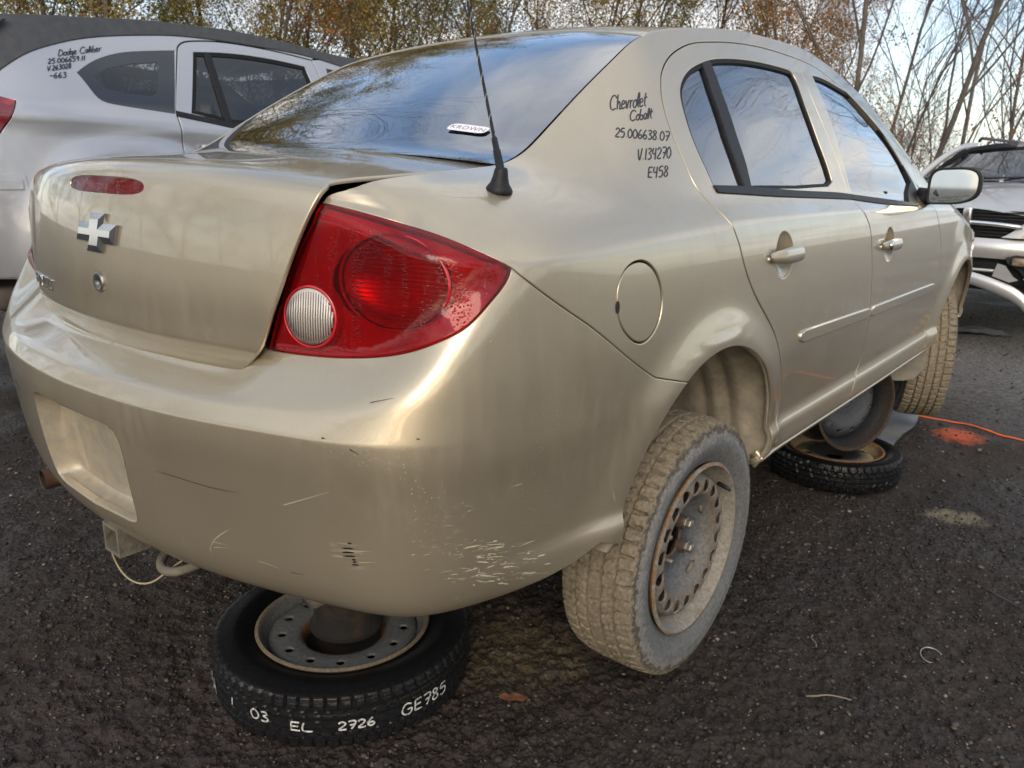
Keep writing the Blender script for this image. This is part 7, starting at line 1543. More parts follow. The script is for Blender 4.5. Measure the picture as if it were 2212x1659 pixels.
HK = {
'strip_lo':[(-0.3182,1.3277),(-0.2248,1.392),(-0.1309,1.435),(0.0009,1.4785),(0.1725,1.5143),(0.3539,1.5399),(0.4683,1.5514),(0.6667,1.5573),(0.9236,1.5545),(1.2039,1.5409),(1.4136,1.5113)],
'strip_hi':[(-0.2683,1.5361),(-0.0996,1.5533),(0.0674,1.5696),(0.2983,1.5919),(0.4758,1.6002),(0.6829,1.6077),(0.9392,1.6013),(1.2167,1.5777),(1.431,1.5604)],
'qwin':[(-0.0393,1.3399),(0.0408,1.3932),(0.1506,1.4368),(0.2593,1.459),(0.4363,1.4828),(0.3582,1.1961),(0.0927,1.2185),(0.0262,1.239),(-0.0103,1.2951)],
'qin':[(0.0303,1.3298),(0.0995,1.371),(0.2085,1.4014),(0.3337,1.4211),(0.3334,1.3945),(0.2962,1.2851),(0.2689,1.2633),(0.1729,1.269),(0.0756,1.2804)],
'gap_t':[(0.4457,1.4839),(0.4582,1.5058),(0.4908,1.5255),(0.5405,1.5365),(0.6644,1.5499),(0.8338,1.5511),(1.0113,1.5422),(1.2178,1.5228)],
'gap_l':[(0.4457,1.4839),(0.364,1.2099),(0.3642,1.183),(0.3675,1.0411)],
'fgap':[(1.2178,1.5228),(1.2402,1.4541),(1.2733,1.2822),(1.2763,1.1224)],
'dwin':[(0.5252,1.4863),(0.7326,1.503),(0.997,1.499),(1.1603,1.4854),(1.1726,1.432),(1.1937,1.3242),(1.1962,1.1432),(0.6213,1.1727),(0.438,1.2042)],
'div':[(0.5976,1.4911),(0.6219,1.1763)],
'belt':[(0.364,1.2099),(0.6213,1.1727),(1.195,1.1352)],
'tail':[(-0.3362,1.2482),(-0.2935,1.2106),(-0.3278,1.1387),(-0.3704,1.0613)],
'spoiler':[(-0.269,1.5331),(0.0674,1.5696),(-0.0913,1.4971),(-0.1711,1.5403)],
'arch':[(-0.0641,0.9918),(0.0244,1.0253),(0.127,1.041),(0.2312,1.0373)],
'rub':[(-0.3899,0.929),(-0.3029,0.9271)],
'text':[[(-0.0841,1.4228),(-0.0939,1.3974),(-0.0845,1.4006),(-0.0735,1.4124),(-0.0754,1.4224),(-0.0868,1.4222)],[(-0.0635,1.417),(-0.0695,1.4121),(-0.0723,1.4045),(-0.0685,1.403),(-0.0624,1.4079),(-0.0602,1.4154),(-0.0635,1.417),(-0.057,1.4173)],[(-0.0458,1.4198),(-0.0512,1.419),(-0.0576,1.4113),(-0.0572,1.406),(-0.0512,1.4092),(-0.0392,1.4342)],[(-0.0452,1.4199),(-0.0485,1.4079)],[(-0.0317,1.423),(-0.0374,1.4228),(-0.0426,1.4158),(-0.0412,1.411),(-0.035,1.4152),(-0.0317,1.423),(-0.0397,1.4024),(-0.0466,1.3997),(-0.0466,1.4032)],[(-0.0293,1.4188),(-0.02,1.4228),(-0.0185,1.4271),(-0.023,1.4268),(-0.0293,1.4188),(-0.0291,1.4123),(-0.0196,1.4167)],[(0.0227,1.4423),(0.0188,1.4462),(0.0097,1.4429),(0.0006,1.4326),(-0.0018,1.4226),(0.0035,1.419),(0.0145,1.4239)],[(0.0329,1.4375),(0.0275,1.4375),(0.0211,1.4301),(0.021,1.4234),(0.0267,1.4266),(0.0329,1.4375),(0.0291,1.4259),(0.032,1.4266)],[(0.0348,1.4284),(0.046,1.4476),(0.0463,1.4537),(0.041,1.4465),(0.0353,1.4297),(0.0382,1.4268)],[(0.0479,1.4421),(0.0434,1.4284),(0.0475,1.43)],[(0.0508,1.4482),(0.0514,1.4493)],[(0.0601,1.4568),(0.0504,1.4307),(0.0558,1.4307),(0.0613,1.4367),(0.0617,1.4428),(0.0533,1.4385)],[(0.0661,1.4402),(0.0757,1.4443),(0.0774,1.4487),(0.0727,1.4484),(0.0661,1.4402),(0.0663,1.4335),(0.0762,1.4381)],[(0.0843,1.4503),(0.0794,1.4359)],[(0.0824,1.4438),(0.0875,1.4503),(0.0929,1.4515)],[(-0.1376,1.378),(-0.1321,1.3826),(-0.1275,1.3809),(-0.1318,1.3737),(-0.1425,1.3635),(-0.1313,1.3654)],[(-0.1109,1.3869),(-0.1198,1.3842),(-0.1229,1.3773),(-0.1164,1.3789),(-0.1161,1.3732),(-0.1225,1.3665),(-0.128,1.3665)],[(-0.1122,1.37),(-0.1111,1.3706)],[(-0.094,1.3902),(-0.1007,1.3843),(-0.1043,1.3755),(-0.1021,1.3705),(-0.0954,1.3745),(-0.0909,1.3845),(-0.094,1.3902)],[(-0.0784,1.3933),(-0.0852,1.3874),(-0.0888,1.3785),(-0.0866,1.3735),(-0.0798,1.3776),(-0.0753,1.3875),(-0.0784,1.3933)],[(-0.0606,1.3968),(-0.069,1.3888),(-0.0739,1.3796),(-0.0702,1.3767),(-0.0638,1.3812),(-0.0645,1.386),(-0.0727,1.3817)],[(-0.0451,1.3999),(-0.0536,1.3918),(-0.0586,1.3826),(-0.0548,1.3797),(-0.0484,1.3843),(-0.0491,1.3891),(-0.0573,1.3847)],[(-0.0264,1.4037),(-0.0359,1.4008),(-0.0392,1.3938),(-0.0323,1.3955),(-0.0319,1.3897),(-0.0388,1.3828),(-0.0446,1.3828)],[(-0.013,1.4035),(-0.0172,1.4055),(-0.0226,1.4007),(-0.0218,1.3963),(-0.0151,1.4),(-0.0127,1.4045),(-0.0205,1.3864)],[(-0.0126,1.3894),(-0.0114,1.39)],[(0.0036,1.4096),(-0.0044,1.3895)],[(0.0129,1.4115),(0.0048,1.3913)],[(-0.1469,1.3519),(-0.1486,1.3338),(-0.1365,1.3552)],[(-0.1386,1.3376),(-0.1377,1.3381)],[(-0.1284,1.3527),(-0.1234,1.3574),(-0.1195,1.3557),(-0.1236,1.3485),(-0.1333,1.3383),(-0.1235,1.3402)],[(-0.1073,1.3612),(-0.1146,1.3533),(-0.1192,1.3442),(-0.1162,1.3413),(-0.1107,1.3458),(-0.111,1.3506),(-0.1181,1.3462)],[(-0.101,1.3613),(-0.095,1.3641),(-0.0943,1.3604),(-0.1009,1.3547),(-0.0964,1.3527),(-0.1003,1.3461),(-0.1074,1.3439)],[(-0.0829,1.367),(-0.089,1.3611),(-0.0925,1.3522),(-0.0909,1.3472),(-0.0848,1.3513),(-0.0805,1.3613),(-0.0829,1.367)],[(-0.0755,1.3651),(-0.0703,1.3699),(-0.0662,1.3682),(-0.0704,1.3609),(-0.0806,1.3505),(-0.0703,1.3525)],[(-0.0533,1.3722),(-0.0575,1.3729),(-0.0611,1.3676),(-0.0568,1.3623),(-0.0602,1.3552),(-0.0655,1.354),(-0.0639,1.3598),(-0.0543,1.3692),(-0.0533,1.3722)],[(-0.1474,1.3149),(-0.1365,1.3171)],[(-0.1192,1.33),(-0.1285,1.3216),(-0.1338,1.3118),(-0.1294,1.3085),(-0.1222,1.3131),(-0.1232,1.3184),(-0.1325,1.314)],[(-0.1014,1.3326),(-0.1108,1.3242),(-0.1162,1.3144),(-0.1117,1.311),(-0.1045,1.3156),(-0.1055,1.3209),(-0.1149,1.3166)],[(-0.0924,1.3323),(-0.0843,1.3352),(-0.0829,1.3309),(-0.0915,1.325),(-0.0849,1.3225),(-0.0897,1.3153),(-0.0996,1.3133)]],
}

# ------------------------------------------------------------------ silver hatchback beyond the sedan
def hx(y, z):
    y = np.asarray(y, float); z = np.asarray(z, float)
    x = np.where(z > 1.19, -2.035 - .30*(z-1.19) - .12*(z-1.19)**2, -2.0 - .035*((z-.75)/.45)**2)
    x = x - .42*np.clip(-.05 - y, 0, 9)**2 - .25*np.clip(y - 2.9, 0, 9)**2
    # shoulder crease and rear wheel arch bulge
    x = x + .016*np.exp(-((z - (1.145 - .05*y))/.045)**2)
    for ay in (.12, 2.76):
        rho = np.hypot(y - ay, z - .62) - .40
        x = x + .030*np.exp(-(np.clip(rho, -.02, 1)/.07)**2)*(z < 1.12)
    return x
class HS:
    def P(s, p): p = np.atleast_2d(p); return np.stack([hx(p[:, 0], p[:, 1]), p[:, 0], p[:, 1]], 1)
    def n(s, p):
        e = 2e-3; p = np.atleast_2d(p); du = s.P(p + [e, 0]) - s.P(p - [e, 0]); dv = s.P(p + [0, e]) - s.P(p - [0, e])
        n = np.cross(du, dv); return n/np.linalg.norm(n, axis=1)[:, None]
HSF = HS()
M_SILVER = paint('silver_paint', (.36, .37, .405), (.44, .45, .485), dirt=.22, dust=(.42, .41, .40), metal=.55, rough=.36)
M_CLAD = simple('dark_grey_cladding', (.040, .042, .048), .55, noise=(25, (.055, .057, .062), .5))
M_DGLASS = glass('privacy_glass', (.16, .18, .21), 1.9)
M_BLUEGLASS = glass('windscreen_glass', (.22, .26, .30), 2.6)
M_CHROME2 = simple('bright_trim', (.75, .75, .76), .18, .9)
M_HEADL = glass('headlight_glass', (.75, .76, .78), 1.7)
hatch = empty('silver_hatchback', (-2.9, 1.4, GZ), label='silver hatchback with black roof edge and tinted windows, left of the gold sedan', cat='car')
HP = Matrix.Translation((2.9, -1.4, -GZ))
def H_(o): o.matrix_parent_inverse = HP; return o
hk = lambda n, k=4: [tuple(p) for p in spl(HK[n], k)]
g_t, g_l = hk('gap_t'), hk('gap_l'); s_lo, s_hi = hk('strip_lo'), hk('strip_hi')
ybot = [(y, .40) for y in np.linspace(-.60, .42, 10)]
def harch(ay, a0, a1, n=24, r=.36): return [(ay + r*math.cos(t), .62 + r*math.sin(t)) for t in np.radians(np.linspace(a0, a1, n))]
cpil = (0.3675, 1.0411)
side_out = ([(-.62, .52), (-.25, .50)] + harch(.12, 190, 20) + [(.47, .70), (.40, .86)] + rv(g_l) + g_t[1:] + [(1.26, 1.545)] + rv([p for p in s_lo if p[0] < 1.22])
            + [(-.42, 1.22)] + [HK['tail'][1], HK['tail'][2], (-.39, 1.05), (-.62, .98)])
qw = HK['qwin']; qwl = [tuple(p) for p in spl(qw[0:5], 4)] + [tuple(p) for p in spl(qw[5:9] + qw[:1], 4)][:-1]
side = H_(pobj('body_side', panel(HSF, side_out, [qwl], step=.035, bstep=.02, gap=.004, flange=.02), M_SILVER, hatch))
pobj('quarter_window', panel(HSF, qwl, [HK['qin']], step=.04, bstep=.02, gap=.001, depth=.003, flange=.01), M_FRIT, side)
pobj('quarter_glass', panel(HSF, HK['qin'], [], step=.05, bstep=.03, gap=-.002, depth=.004, flange=0), M_DGLASS, side)
dw = HK['dwin']; dwl = [tuple(p) for p in spl(dw[0:4], 4)] + [tuple(p) for p in spl(dw[3:7], 3)][1:] + dw[7:]
fg = [tuple(p) for p in spl(HK['fgap'] + [(1.28, .9), (1.27, .62), (1.24, .44)], 4)]
door_out = rv(g_l)[:-1] + g_t + fg[1:] + [(.62, .44), (.50, .56), (.47, .70), (.40, .86)]
hd = H_(pobj('rear_door', panel(HSF, door_out, [dwl], step=.035, bstep=.02, gap=.006, flange=.02), M_SILVER, hatch))
pobj('window_seal', panel(HSF, dwl, [[tuple(p) for p in inset_poly(HSF, resample(dwl, .03), .02)]], step=.05, bstep=.03, gap=-.002, depth=.003, flange=.01), M_RUBBER, hd)
pobj('window_glass', panel(HSF, dwl, [], step=.06, bstep=.04, gap=0, depth=.008, flange=0), M_DGLASS, hd)
a, b_ = HK['div']; dd = [(a[0]-.016, a[1]), (a[0]+.016, a[1]), (b_[0]+.02, b_[1]), (b_[0]-.016, b_[1])]
pobj('window_divider', panel(HSF, dd, [], step=.05, bstep=.03, gap=0, depth=.0, flange=.01), M_BLACK, hd)
bl_ = HK['belt']; bb = [bl_[0], bl_[1], bl_[2]] + [(p[0], p[1] - .022) for p in rv(bl_)]
pobj('belt_moulding', panel(HSF, bb, [], step=.05, bstep=.03, gap=0, depth=-.004, flange=.01), M_BLACK, hd)
hnd = MB().bbox((float(hx(.62, 1.03)) + .02, .545, 1.052), (.03, .19, .032), .012); mesh('door_handle', hnd.V, hnd.F, M_SILVER, hd)
# front door, wing and nose (mostly hidden behind the sedan)
ff = fg[1:] + [(1.24, .44), (2.34, .44), (2.40, .70), (2.36, 1.05), (2.30, 1.13), (1.98, 1.42), (1.62, 1.50), (1.30, 1.535)]
fd2 = H_(pobj('front_door', panel(HSF, [HK['fgap'][0]] + ff, [[(1.30, 1.15), (2.12, 1.14), (1.92, 1.37), (1.62, 1.46), (1.30, 1.49)]], step=.05, bstep=.03, gap=.003, flange=.02), M_SILVER, hatch))
pobj('window_glass', panel(HSF, [(1.30, 1.15), (2.12, 1.14), (1.92, 1.37), (1.62, 1.46), (1.30, 1.49)], [], step=.08, bstep=.05, gap=0, depth=.006, flange=0), M_DGLASS, fd2)
wing = [(2.345, .44), (2.42, .50)] + rv(harch(2.76, 8, 172)) + [(3.16, .62), (3.45, .60), (3.45, 1.0), (3.1, 1.10), (2.37, 1.13), (2.37, 1.05), (2.41, .70)]
H_(pobj('front_fender', panel(HSF, wing, [], step=.05, bstep=.03, gap=.003, flange=.02), M_SILVER, hatch))
H_(pobj('rocker', panel(HSF, [(.47, .33), (2.42, .33), (2.42, .43), (.47, .43)], [], step=.08, bstep=.05, gap=0, flange=.03), M_CLAD, hatch))
# roof edge cladding, roof sheet, spoiler, tailgate
strip_out = s_hi[:] + [(1.62, 1.56), (1.98, 1.45), (1.95, 1.41), (1.6, 1.50)] + rv(s_lo) + [(-.42, 1.22), (-.50, 1.10), (-.56, 1.12), (-.48, 1.28), (-.36, 1.45)]
H_(pobj('roof_edge', panel(HSF, strip_out, [], step=.04, bstep=.025, gap=.0, depth=-.006, flange=.03, bev=.006), M_CLAD, hatch))
ys = np.linspace(-.26, 1.7, 20); zt = np.interp(ys, [p[0] for p in HK['strip_hi']] + [1.7], [p[1] for p in HK['strip_hi']] + [1.54])
fs = np.linspace(0, 1, 13)
xr = hx(ys, zt); xl = -2*2.9 - xr
G_ = np.array([[(xr[i] + (xl[i]-xr[i])*f, ys[i], zt[i] + .05*4*f*(1-f)*.5) for f in fs] for i in range(len(ys))])
H_(MB().grid(G_).build('roof', M_SILVER, hatch))
def mirx(V): V = np.array(V); V[:, 0] = -5.8 - V[:, 0]; return V
tg = [(-.60, .95, .0), (-.66, 1.05, .0), (-.60, 1.16, 0), (-.42, 1.38, 0), (-.26, 1.52, 0)]
G_ = np.array([[(-2.12 - .02*(z-1.) - (1.56 - .04*(z-1.))*f, y - .10*4*f*(1-f), z) for f in fs] for y, z, _ in tg])
tgo = H_(MB().grid(G_[:3]).build('tailgate', M_SILVER, hatch))
H_(MB().grid(G_[2:]).build('rear_window', M_DGLASS, hatch))
sp0 = MB(); SPV = []
for y, z, x in ((.06, 1.572, -2.17), (-.10, 1.556, -2.19), (-.27, 1.536, -2.20), (-.36, 1.512, -2.24)): SPV.append([(x - .02, y, z), (-2.9, y - .05, z + .03), (-5.8 - x + .02, y, z)])
SPV += [[(-2.235, -.36, 1.49), (-2.9, -.40, 1.51), (-3.565, -.36, 1.49)], [(-2.19, -.10, 1.492), (-2.9, -.14, 1.52), (-3.61, -.10, 1.492)]]
sp0.grid(np.array(SPV)); H_(sp0.build('spoiler', M_CLAD, hatch, ang=30))
tl_h = [(-.62, 1.10), (-.44, 1.25), HK['tail'][1], HK['tail'][2], (-.385, 1.06), (-.62, 1.02)]
H_(pobj('tail_light', panel(HSF, tl_h, [], step=.03, bstep=.02, gap=.004, depth=-.004, flange=.02), simple('maroon_lens', (.16, .008, .02), .12, coat=1, noise=(9, (.45, .03, .03), .62)), hatch))
G_ = np.array([[(-2.10 - 1.60*f + (.06 if abs(f-.5) > .45 else 0), y - .12*4*f*(1-f), z) for f in fs] for y, z in ((-.58, .95), (-.72, .93), (-.76, .80), (-.74, .62), (-.66, .50))])
H_(MB().grid(G_).build('rear_bumper', M_SILVER, hatch))
bs_ = [(-.62, .52), (-.62, .975), (-.40, .925), (-.30, .925), (-.245, .52)]
H_(pobj('bumper_corner', panel(HSF, [(-.70, .52), (-.25, .52), (-.26, .70), (-.29, .80), (-.31, .925), (-.70, .935)], [], step=.04, bstep=.03, gap=.0, depth=-.006, flange=.02), M_SILVER, hatch))
rubs = [(-.68, .905), (-.32, .905), (-.32, .868), (-.68, .868)]
H_(pobj('bumper_strip', panel(HSF, rubs, [], step=.04, bstep=.03, gap=0, depth=-.012, flange=.01), M_SILVER, hatch))
nose = np.array([[(-2.1 - 1.6*f, y - .0 + .14*4*f*(1-f), z) for f in fs] for y, z in ((3.40, .42), (3.48, .62), (3.46, .9), (3.36, 1.02), (2.9, 1.11), (2.35, 1.16), (2.2, 1.17), (1.66, 1.52))])
H_(MB().grid(nose[:7]).build('bonnet', M_SILVER, hatch)); H_(MB().grid(nose[6:]).build('windscreen', M_DGLASS, hatch))
# far side
far = panel(HSF, [(-.6, .45), (2.38, .45), (3.45, .6), (3.45, 1.05), (2.3, 1.14), (1.62, 1.52), (.4, 1.56), (-.3, 1.5), (-.6, 1.1)], [[(-.0, 1.23), (2.1, 1.16), (1.9, 1.38), (1.5, 1.47), (.5, 1.49), (.1, 1.42)]], step=.08, bstep=.06, gap=0, flange=0)
H_(mesh('body_side', mirx(far[0]), [f[::-1] for f in far[1]], M_SILVER, hatch))
fg2 = panel(HSF, [(-.0, 1.23), (2.1, 1.16), (1.9, 1.38), (1.5, 1.47), (.5, 1.49), (.1, 1.42)], [], step=.12, bstep=.1, gap=0, flange=0)
H_(mesh('side_windows', mirx(fg2[0]), [f[::-1] for f in fg2[1]], M_DGLASS, hatch))
H_(MB().bbox((-2.9, 1.4, .42), (1.6, 3.7, .10), .03).build('floor_pan', M_STEELB, hatch))
H_(MB().bbox((-2.9, .42, .95), (1.3, .25, .72), .08).build('rear_seat', simple('grey_cloth', (.12, .12, .125), .9), hatch))
TYH = tyre_geo(.320, .205, .208, N=96, nl=20)
for x_, y_ in ((-2.14, .12), (-2.14, 2.76), (-3.66, .12), (-3.66, 2.76)):
    sg = 1 if x_ > -2.9 else -1
    w_ = H_(mesh('wheel', np.array(barrel.V)*[sg, 1, 1], barrel.F, simple('alloy', (.45, .45, .46), .4, .8), hatch)); w_.location = (x_, y_, .52)
    t_ = fast_mesh('tyre', TYH[0], TYH[1], M_TB, parent=w_)
    spk = MB()
    for k in range(5):
        a_ = 2*math.pi*k/5; spk.tube([(sg*.05, .03*math.cos(a_), .03*math.sin(a_)), (sg*.055, .18*math.cos(a_), .18*math.sin(a_))], [.03, .022], 6)
        
    spk.add([(sg*.05, .05*math.cos(q), .05*math.sin(q)) for q in np.linspace(0, 2*math.pi, 13)[:-1]], [tuple(range(12))])
    mesh('spokes', spk.V, spk.F, w_.data.materials[0], w_)
# it too is propped on wheels
for x_, y_ in ((-2.45, .75), (-3.35, .75), (-2.45, 2.2), (-3.35, 2.2)):
    pass
ht_ = []
for st in HK['text']:
    if len(st) > 1: ht_.append(strip(HSF, st, .0036, depth=-.003, n=2, taper=False))
H_(pobj('marker_writing', joinp(*ht_), M_INK, hatch, kind='stuff'))

# ------------------------------------------------------------------ silver crossover with a broken bumper, ahead on the right
suv = empty('silver_crossover', (.45, 4.80, GZ + .06), (0, 0, math.radians(-5)), label='silver crossover with cross-bar grille and smashed front bumper, at right', cat='car')
# local frame: x = across, towards the right of the picture; y = rearwards; z up from the ground
M_SIL2 = paint('pale_silver_paint', (.50, .495, .49), (.58, .575, .57), dirt=.30, dust=(.45, .42, .36), metal=.5, rough=.34)
def G3(fn, U, Vv): return np.array([[fn(u, v) for v in Vv] for u in U])
U = np.linspace(-1, 1, 25)
def hood(u, v):       # v 0 front .. 1 cowl
    w = .66 + .10*v
    x = u*w; y = .05 + .22*u*u*(1-v*.3) + v*(.98 + .10*u*u - .05)
    z = .985 + .150*v**.8 - .070*u*u*(1-v*.4) - .030*(1-v)**4 + .010*math.cos(u*math.pi*2)*(1-v*.5)
    return (x, y, z)
MB().grid(G3(hood, U, np.linspace(0, 1, 14))).build('bonnet', M_SIL2, suv)
def wsf(u, v): return (u*(.74 - .14*v), 1.06 + .20*u*u + v*(.74 - .08*u*u), 1.150 - .03*u*u + .285*v**.92 - .02*u*u*v)
wso = MB().grid(G3(wsf, U, np.linspace(0, 1, 10))).build('windscreen', M_BLUEGLASS, suv)
MB().grid(G3(lambda u, v: (u*.76, .98 + .15*u*u + v*.10, 1.122 + .02*v - .03*u*u), U, np.linspace(0, 1, 3))).build('cowl', M_BLACK, suv)
for x0 in (-.35, .20):
    MB().tube([(x0, 1.045, 1.155), (x0 + .25, 1.07, 1.172), (x0 + .50, 1.16, 1.185)], .009, 6).build('wiper', M_BLACK, suv)
MB().grid(G3(lambda u, v: (u*(.61 + .02*v), 1.80 + .12*u*u + v*2.2, 1.435 + .035*(1-u*u) + .02*math.sin(v*2.5) - .03*abs(u)**6), U, np.linspace(0, 1, 10))).build('roof', M_SIL2, suv)
for s_ in (-1, 1):
    MB().tube([(s_*.52, 1.95, 1.485), (s_*.53, 2.05, 1.510), (s_*.53, 3.6, 1.520)], .014, 8).build('roof_rail', M_BLACK, suv)
    MB().tube(spl([(s_*.775, 1.24, 1.13), (s_*.70, 1.55, 1.31), (s_*.625, 1.86, 1.425), (s_*.615, 2.2, 1.45)], 5), .028, 8).build('screen_pillar', M_SIL2, suv)
    # side: fender and doors
    prof = [(.0, .36), (.04, .45), (.055, .62), (.05, .80), (.02, .92), (-.03, 1.02), (-.06, 1.08)]
    ysd = np.linspace(.30, 4.3, 30)
    def sd(i, y):
        d, z = prof[i]; w = .84 + d - .14*max(0, (.9 - y)/.6)**2
        return (s_*w, y, z + (.03 if z > .9 else 0)*min(1, max(0, y - .3)))
    g_ = np.array([[sd(i, y) for y in ysd] for i in range(len(prof))])
    MB().grid(g_ if s_ > 0 else g_[::-1]).build('body_side', M_SIL2, suv)
    g_ = np.array([[(s_*(.79 - .19*v), y, 1.10 + .33*v) for y in np.linspace(1.3 + .55*v, 3.9 - .2*v, 8)] for v in np.linspace(0, 1, 4)])
    MB().grid(g_).build('side_windows', M_DGLASS, suv)
    w_ = mesh('wheel', barrel.V, barrel.F, M_BS, suv); w_.location = (s_*.74, 3.45, .33)
    fast_mesh('tyre', TYH[0], TYH[1], M_TB, parent=w_)
MB().grid(G3(lambda u, v: (u*.78, 4.2 + .1*(1-u*u), .45 + .98*v), U[::3], np.linspace(0, 1, 4))).build('tailgate', M_SIL2, suv)
MB().bbox((0, 2.4, .40), (1.5, 3.2, .12), .03).build('floor_pan', M_STEELB, suv)
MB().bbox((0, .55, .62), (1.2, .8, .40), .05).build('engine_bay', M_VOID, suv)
# grille
def fy(x): return .04 + .20*(x/.66)**2
gt, gb_ = .955, .770
def hw(z): return .20 + (.40 - .20)*((z - gb_)/(gt - gb_))**.7
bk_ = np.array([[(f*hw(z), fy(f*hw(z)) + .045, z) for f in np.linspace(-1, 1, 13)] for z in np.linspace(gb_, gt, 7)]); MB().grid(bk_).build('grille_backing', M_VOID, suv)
for z in np.linspace(gb_ + .014, gt - .014, 8):
    if abs(z - .868) < .016: continue
    w = hw(z) - .006; L = [(x, fy(x) + .018, z) for x in np.linspace(-w, w, 15)]
    MB().tube(L, .0055, 5).build('grille_slat', M_BLACK, suv)
cb = MB(); L = [(x, fy(x) - .004, .868 - .015*(x/.3)**2) for x in np.linspace(-.335, .335, 21)]
cb.tube(L, .017, 8).build('grille_crossbar', M_CHROME2, suv)
vb = MB().bbox((0, .022, .872), (.055, .040, .205), .012, RX(.12)); vb.build('grille_centre_bar', M_CHROME2, suv)
# fascia around the grille: broad plastic moulding
def fas(u, v):        # lower band under the grille
    x = u*.80; z0 = .765 - .02*u*u; return (x, fy(x)*1.15 - .03*math.sin(v*math.pi) + .0, z0 - .135*v)
MB().grid(G3(fas, U, np.linspace(0, 1, 7))).build('front_bumper', M_SIL2, suv)
for s_ in (-1, 1):
    st = []
    for t_ in np.linspace(0, 1, 13):
        zc = .775 + .175*t_; xi = hw(min(gt, zc)) + .004; xo = xi + .05 + .16*(1-t_)**1.5
        xo = min(xo, .60); st.append([(s_*(xi + (xo-xi)*f), fy(xi + (xo-xi)*f) + .005 - .022*math.sin(math.pi*f), zc + .02*f*t_) for f in np.linspace(0, 1, 6)])
    g_ = np.array(st); MB().grid(g_ if s_ < 0 else g_[:, ::-1]).build('grille_surround', M_SIL2, suv)
    hl_ = []
    for t_ in np.linspace(0, 1, 6): hl_.append([(s_*(.46 + .30*f + .02*t_), fy(.46 + .30*f) + .03 + .10*f, .80 + .13*t_ + .03*f) for f in np.linspace(0, 1, 8)])
    MB().grid(np.array(hl_)).build('headlight', M_HEADL, suv)
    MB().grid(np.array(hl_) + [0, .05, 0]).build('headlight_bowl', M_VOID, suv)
# lower opening, mesh and broken parts
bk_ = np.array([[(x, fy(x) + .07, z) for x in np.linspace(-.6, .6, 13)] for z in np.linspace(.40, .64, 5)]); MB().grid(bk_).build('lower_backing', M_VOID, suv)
for k in range(7):
    z = .585 - k*.009; MB().tube([(x, fy(x) + .045, z) for x in np.linspace(-.10, .20, 8)], .0022, 4).build('radiator_fin', M_BLACK, suv)
MB().tube([(x, fy(x) - .005, .545 - .03*(x > .2)*(x-.2)) for x in np.linspace(-.62, .26, 14)], .011, 8).build('lower_bar', M_SIL2, suv)
# torn outer corner: jagged cavity edge and hanging shards
cav = np.array([(.27, .640), (.33, .662), (.40, .655), (.48, .668), (.60, .66), (.72, .64), (.74, .50), (.62, .46), (.50, .47), (.41, .50), (.36, .56), (.29, .60)])
MB().add([(x, fy(x) - .012, z) for x, z in cav] , [tuple(range(len(cav)))]).build('torn_hole', M_VOID, suv, smooth=False)
def shard(name, pts, th=.006):
    P = np.array(pts, float); n = len(P); nrm = np.cross(P[1]-P[0], P[2]-P[0]); nrm /= np.linalg.norm(nrm)
    mb = MB().add(np.concatenate([P, P + nrm*th]), [tuple(range(n)), tuple(range(2*n-1, n-1, -1))] + [(i, (i+1) % n, n+(i+1) % n, n+i) for i in range(n)]); return mb.build(name, M_SIL2, suv, smooth=False)
shard('bumper_shard', [(.24, .015, .600), (.29, .012, .590), (.345, .018, .520), (.38, .02, .498), (.33, .018, .480), (.22, .016, .512)])
shard('bumper_shard', [(.43, .05, .650), (.47, .045, .655), (.55, .06, .610), (.56, .075, .550), (.48, .055, .535), (.42, .05, .570)])
shard('bumper_shard', [(.41, .02, .510), (.54, .05, .555), (.66, .10, .540), (.66, .10, .47), (.52, .045, .43)])
fg_ = MB().bbox((.365, .07, .615), (.10, .05, .055), .012); fg_.build('fog_lamp', simple('amber_bracket', (.10, .07, .05), .5, noise=(20, (.3, .22, .15), .5)), suv)
# lower valance, sagging to the right
Lv = spl([(-.70, .20, .50), (-.35, .06, .505), (.0, .03, .495), (.20, .03, .455), (.38, .05, .385), (.47, .06, .30), (.52, .075, .21)], 5)
Vv = []
for i, p in enumerate(Lv):
    f = i/(len(Lv)-1); hh = .034 + .02*f
    Vv.append([p + [0, 0, hh], p + [0, -.022, hh*.4], p + [0, -.018, -hh*.5], p + [0, .01, -hh]])
MB().grid(np.array(Vv)).build('valance', M_SIL2, suv)
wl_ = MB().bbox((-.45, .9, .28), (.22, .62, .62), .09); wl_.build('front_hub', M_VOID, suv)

# ------------------------------------------------------------------ small things on the ground
def gpt(x, y, dz=0.): return np.array([x, y, GZ + float(ground_h(np.array([[x, y]]))[0]) - .004 + dz])
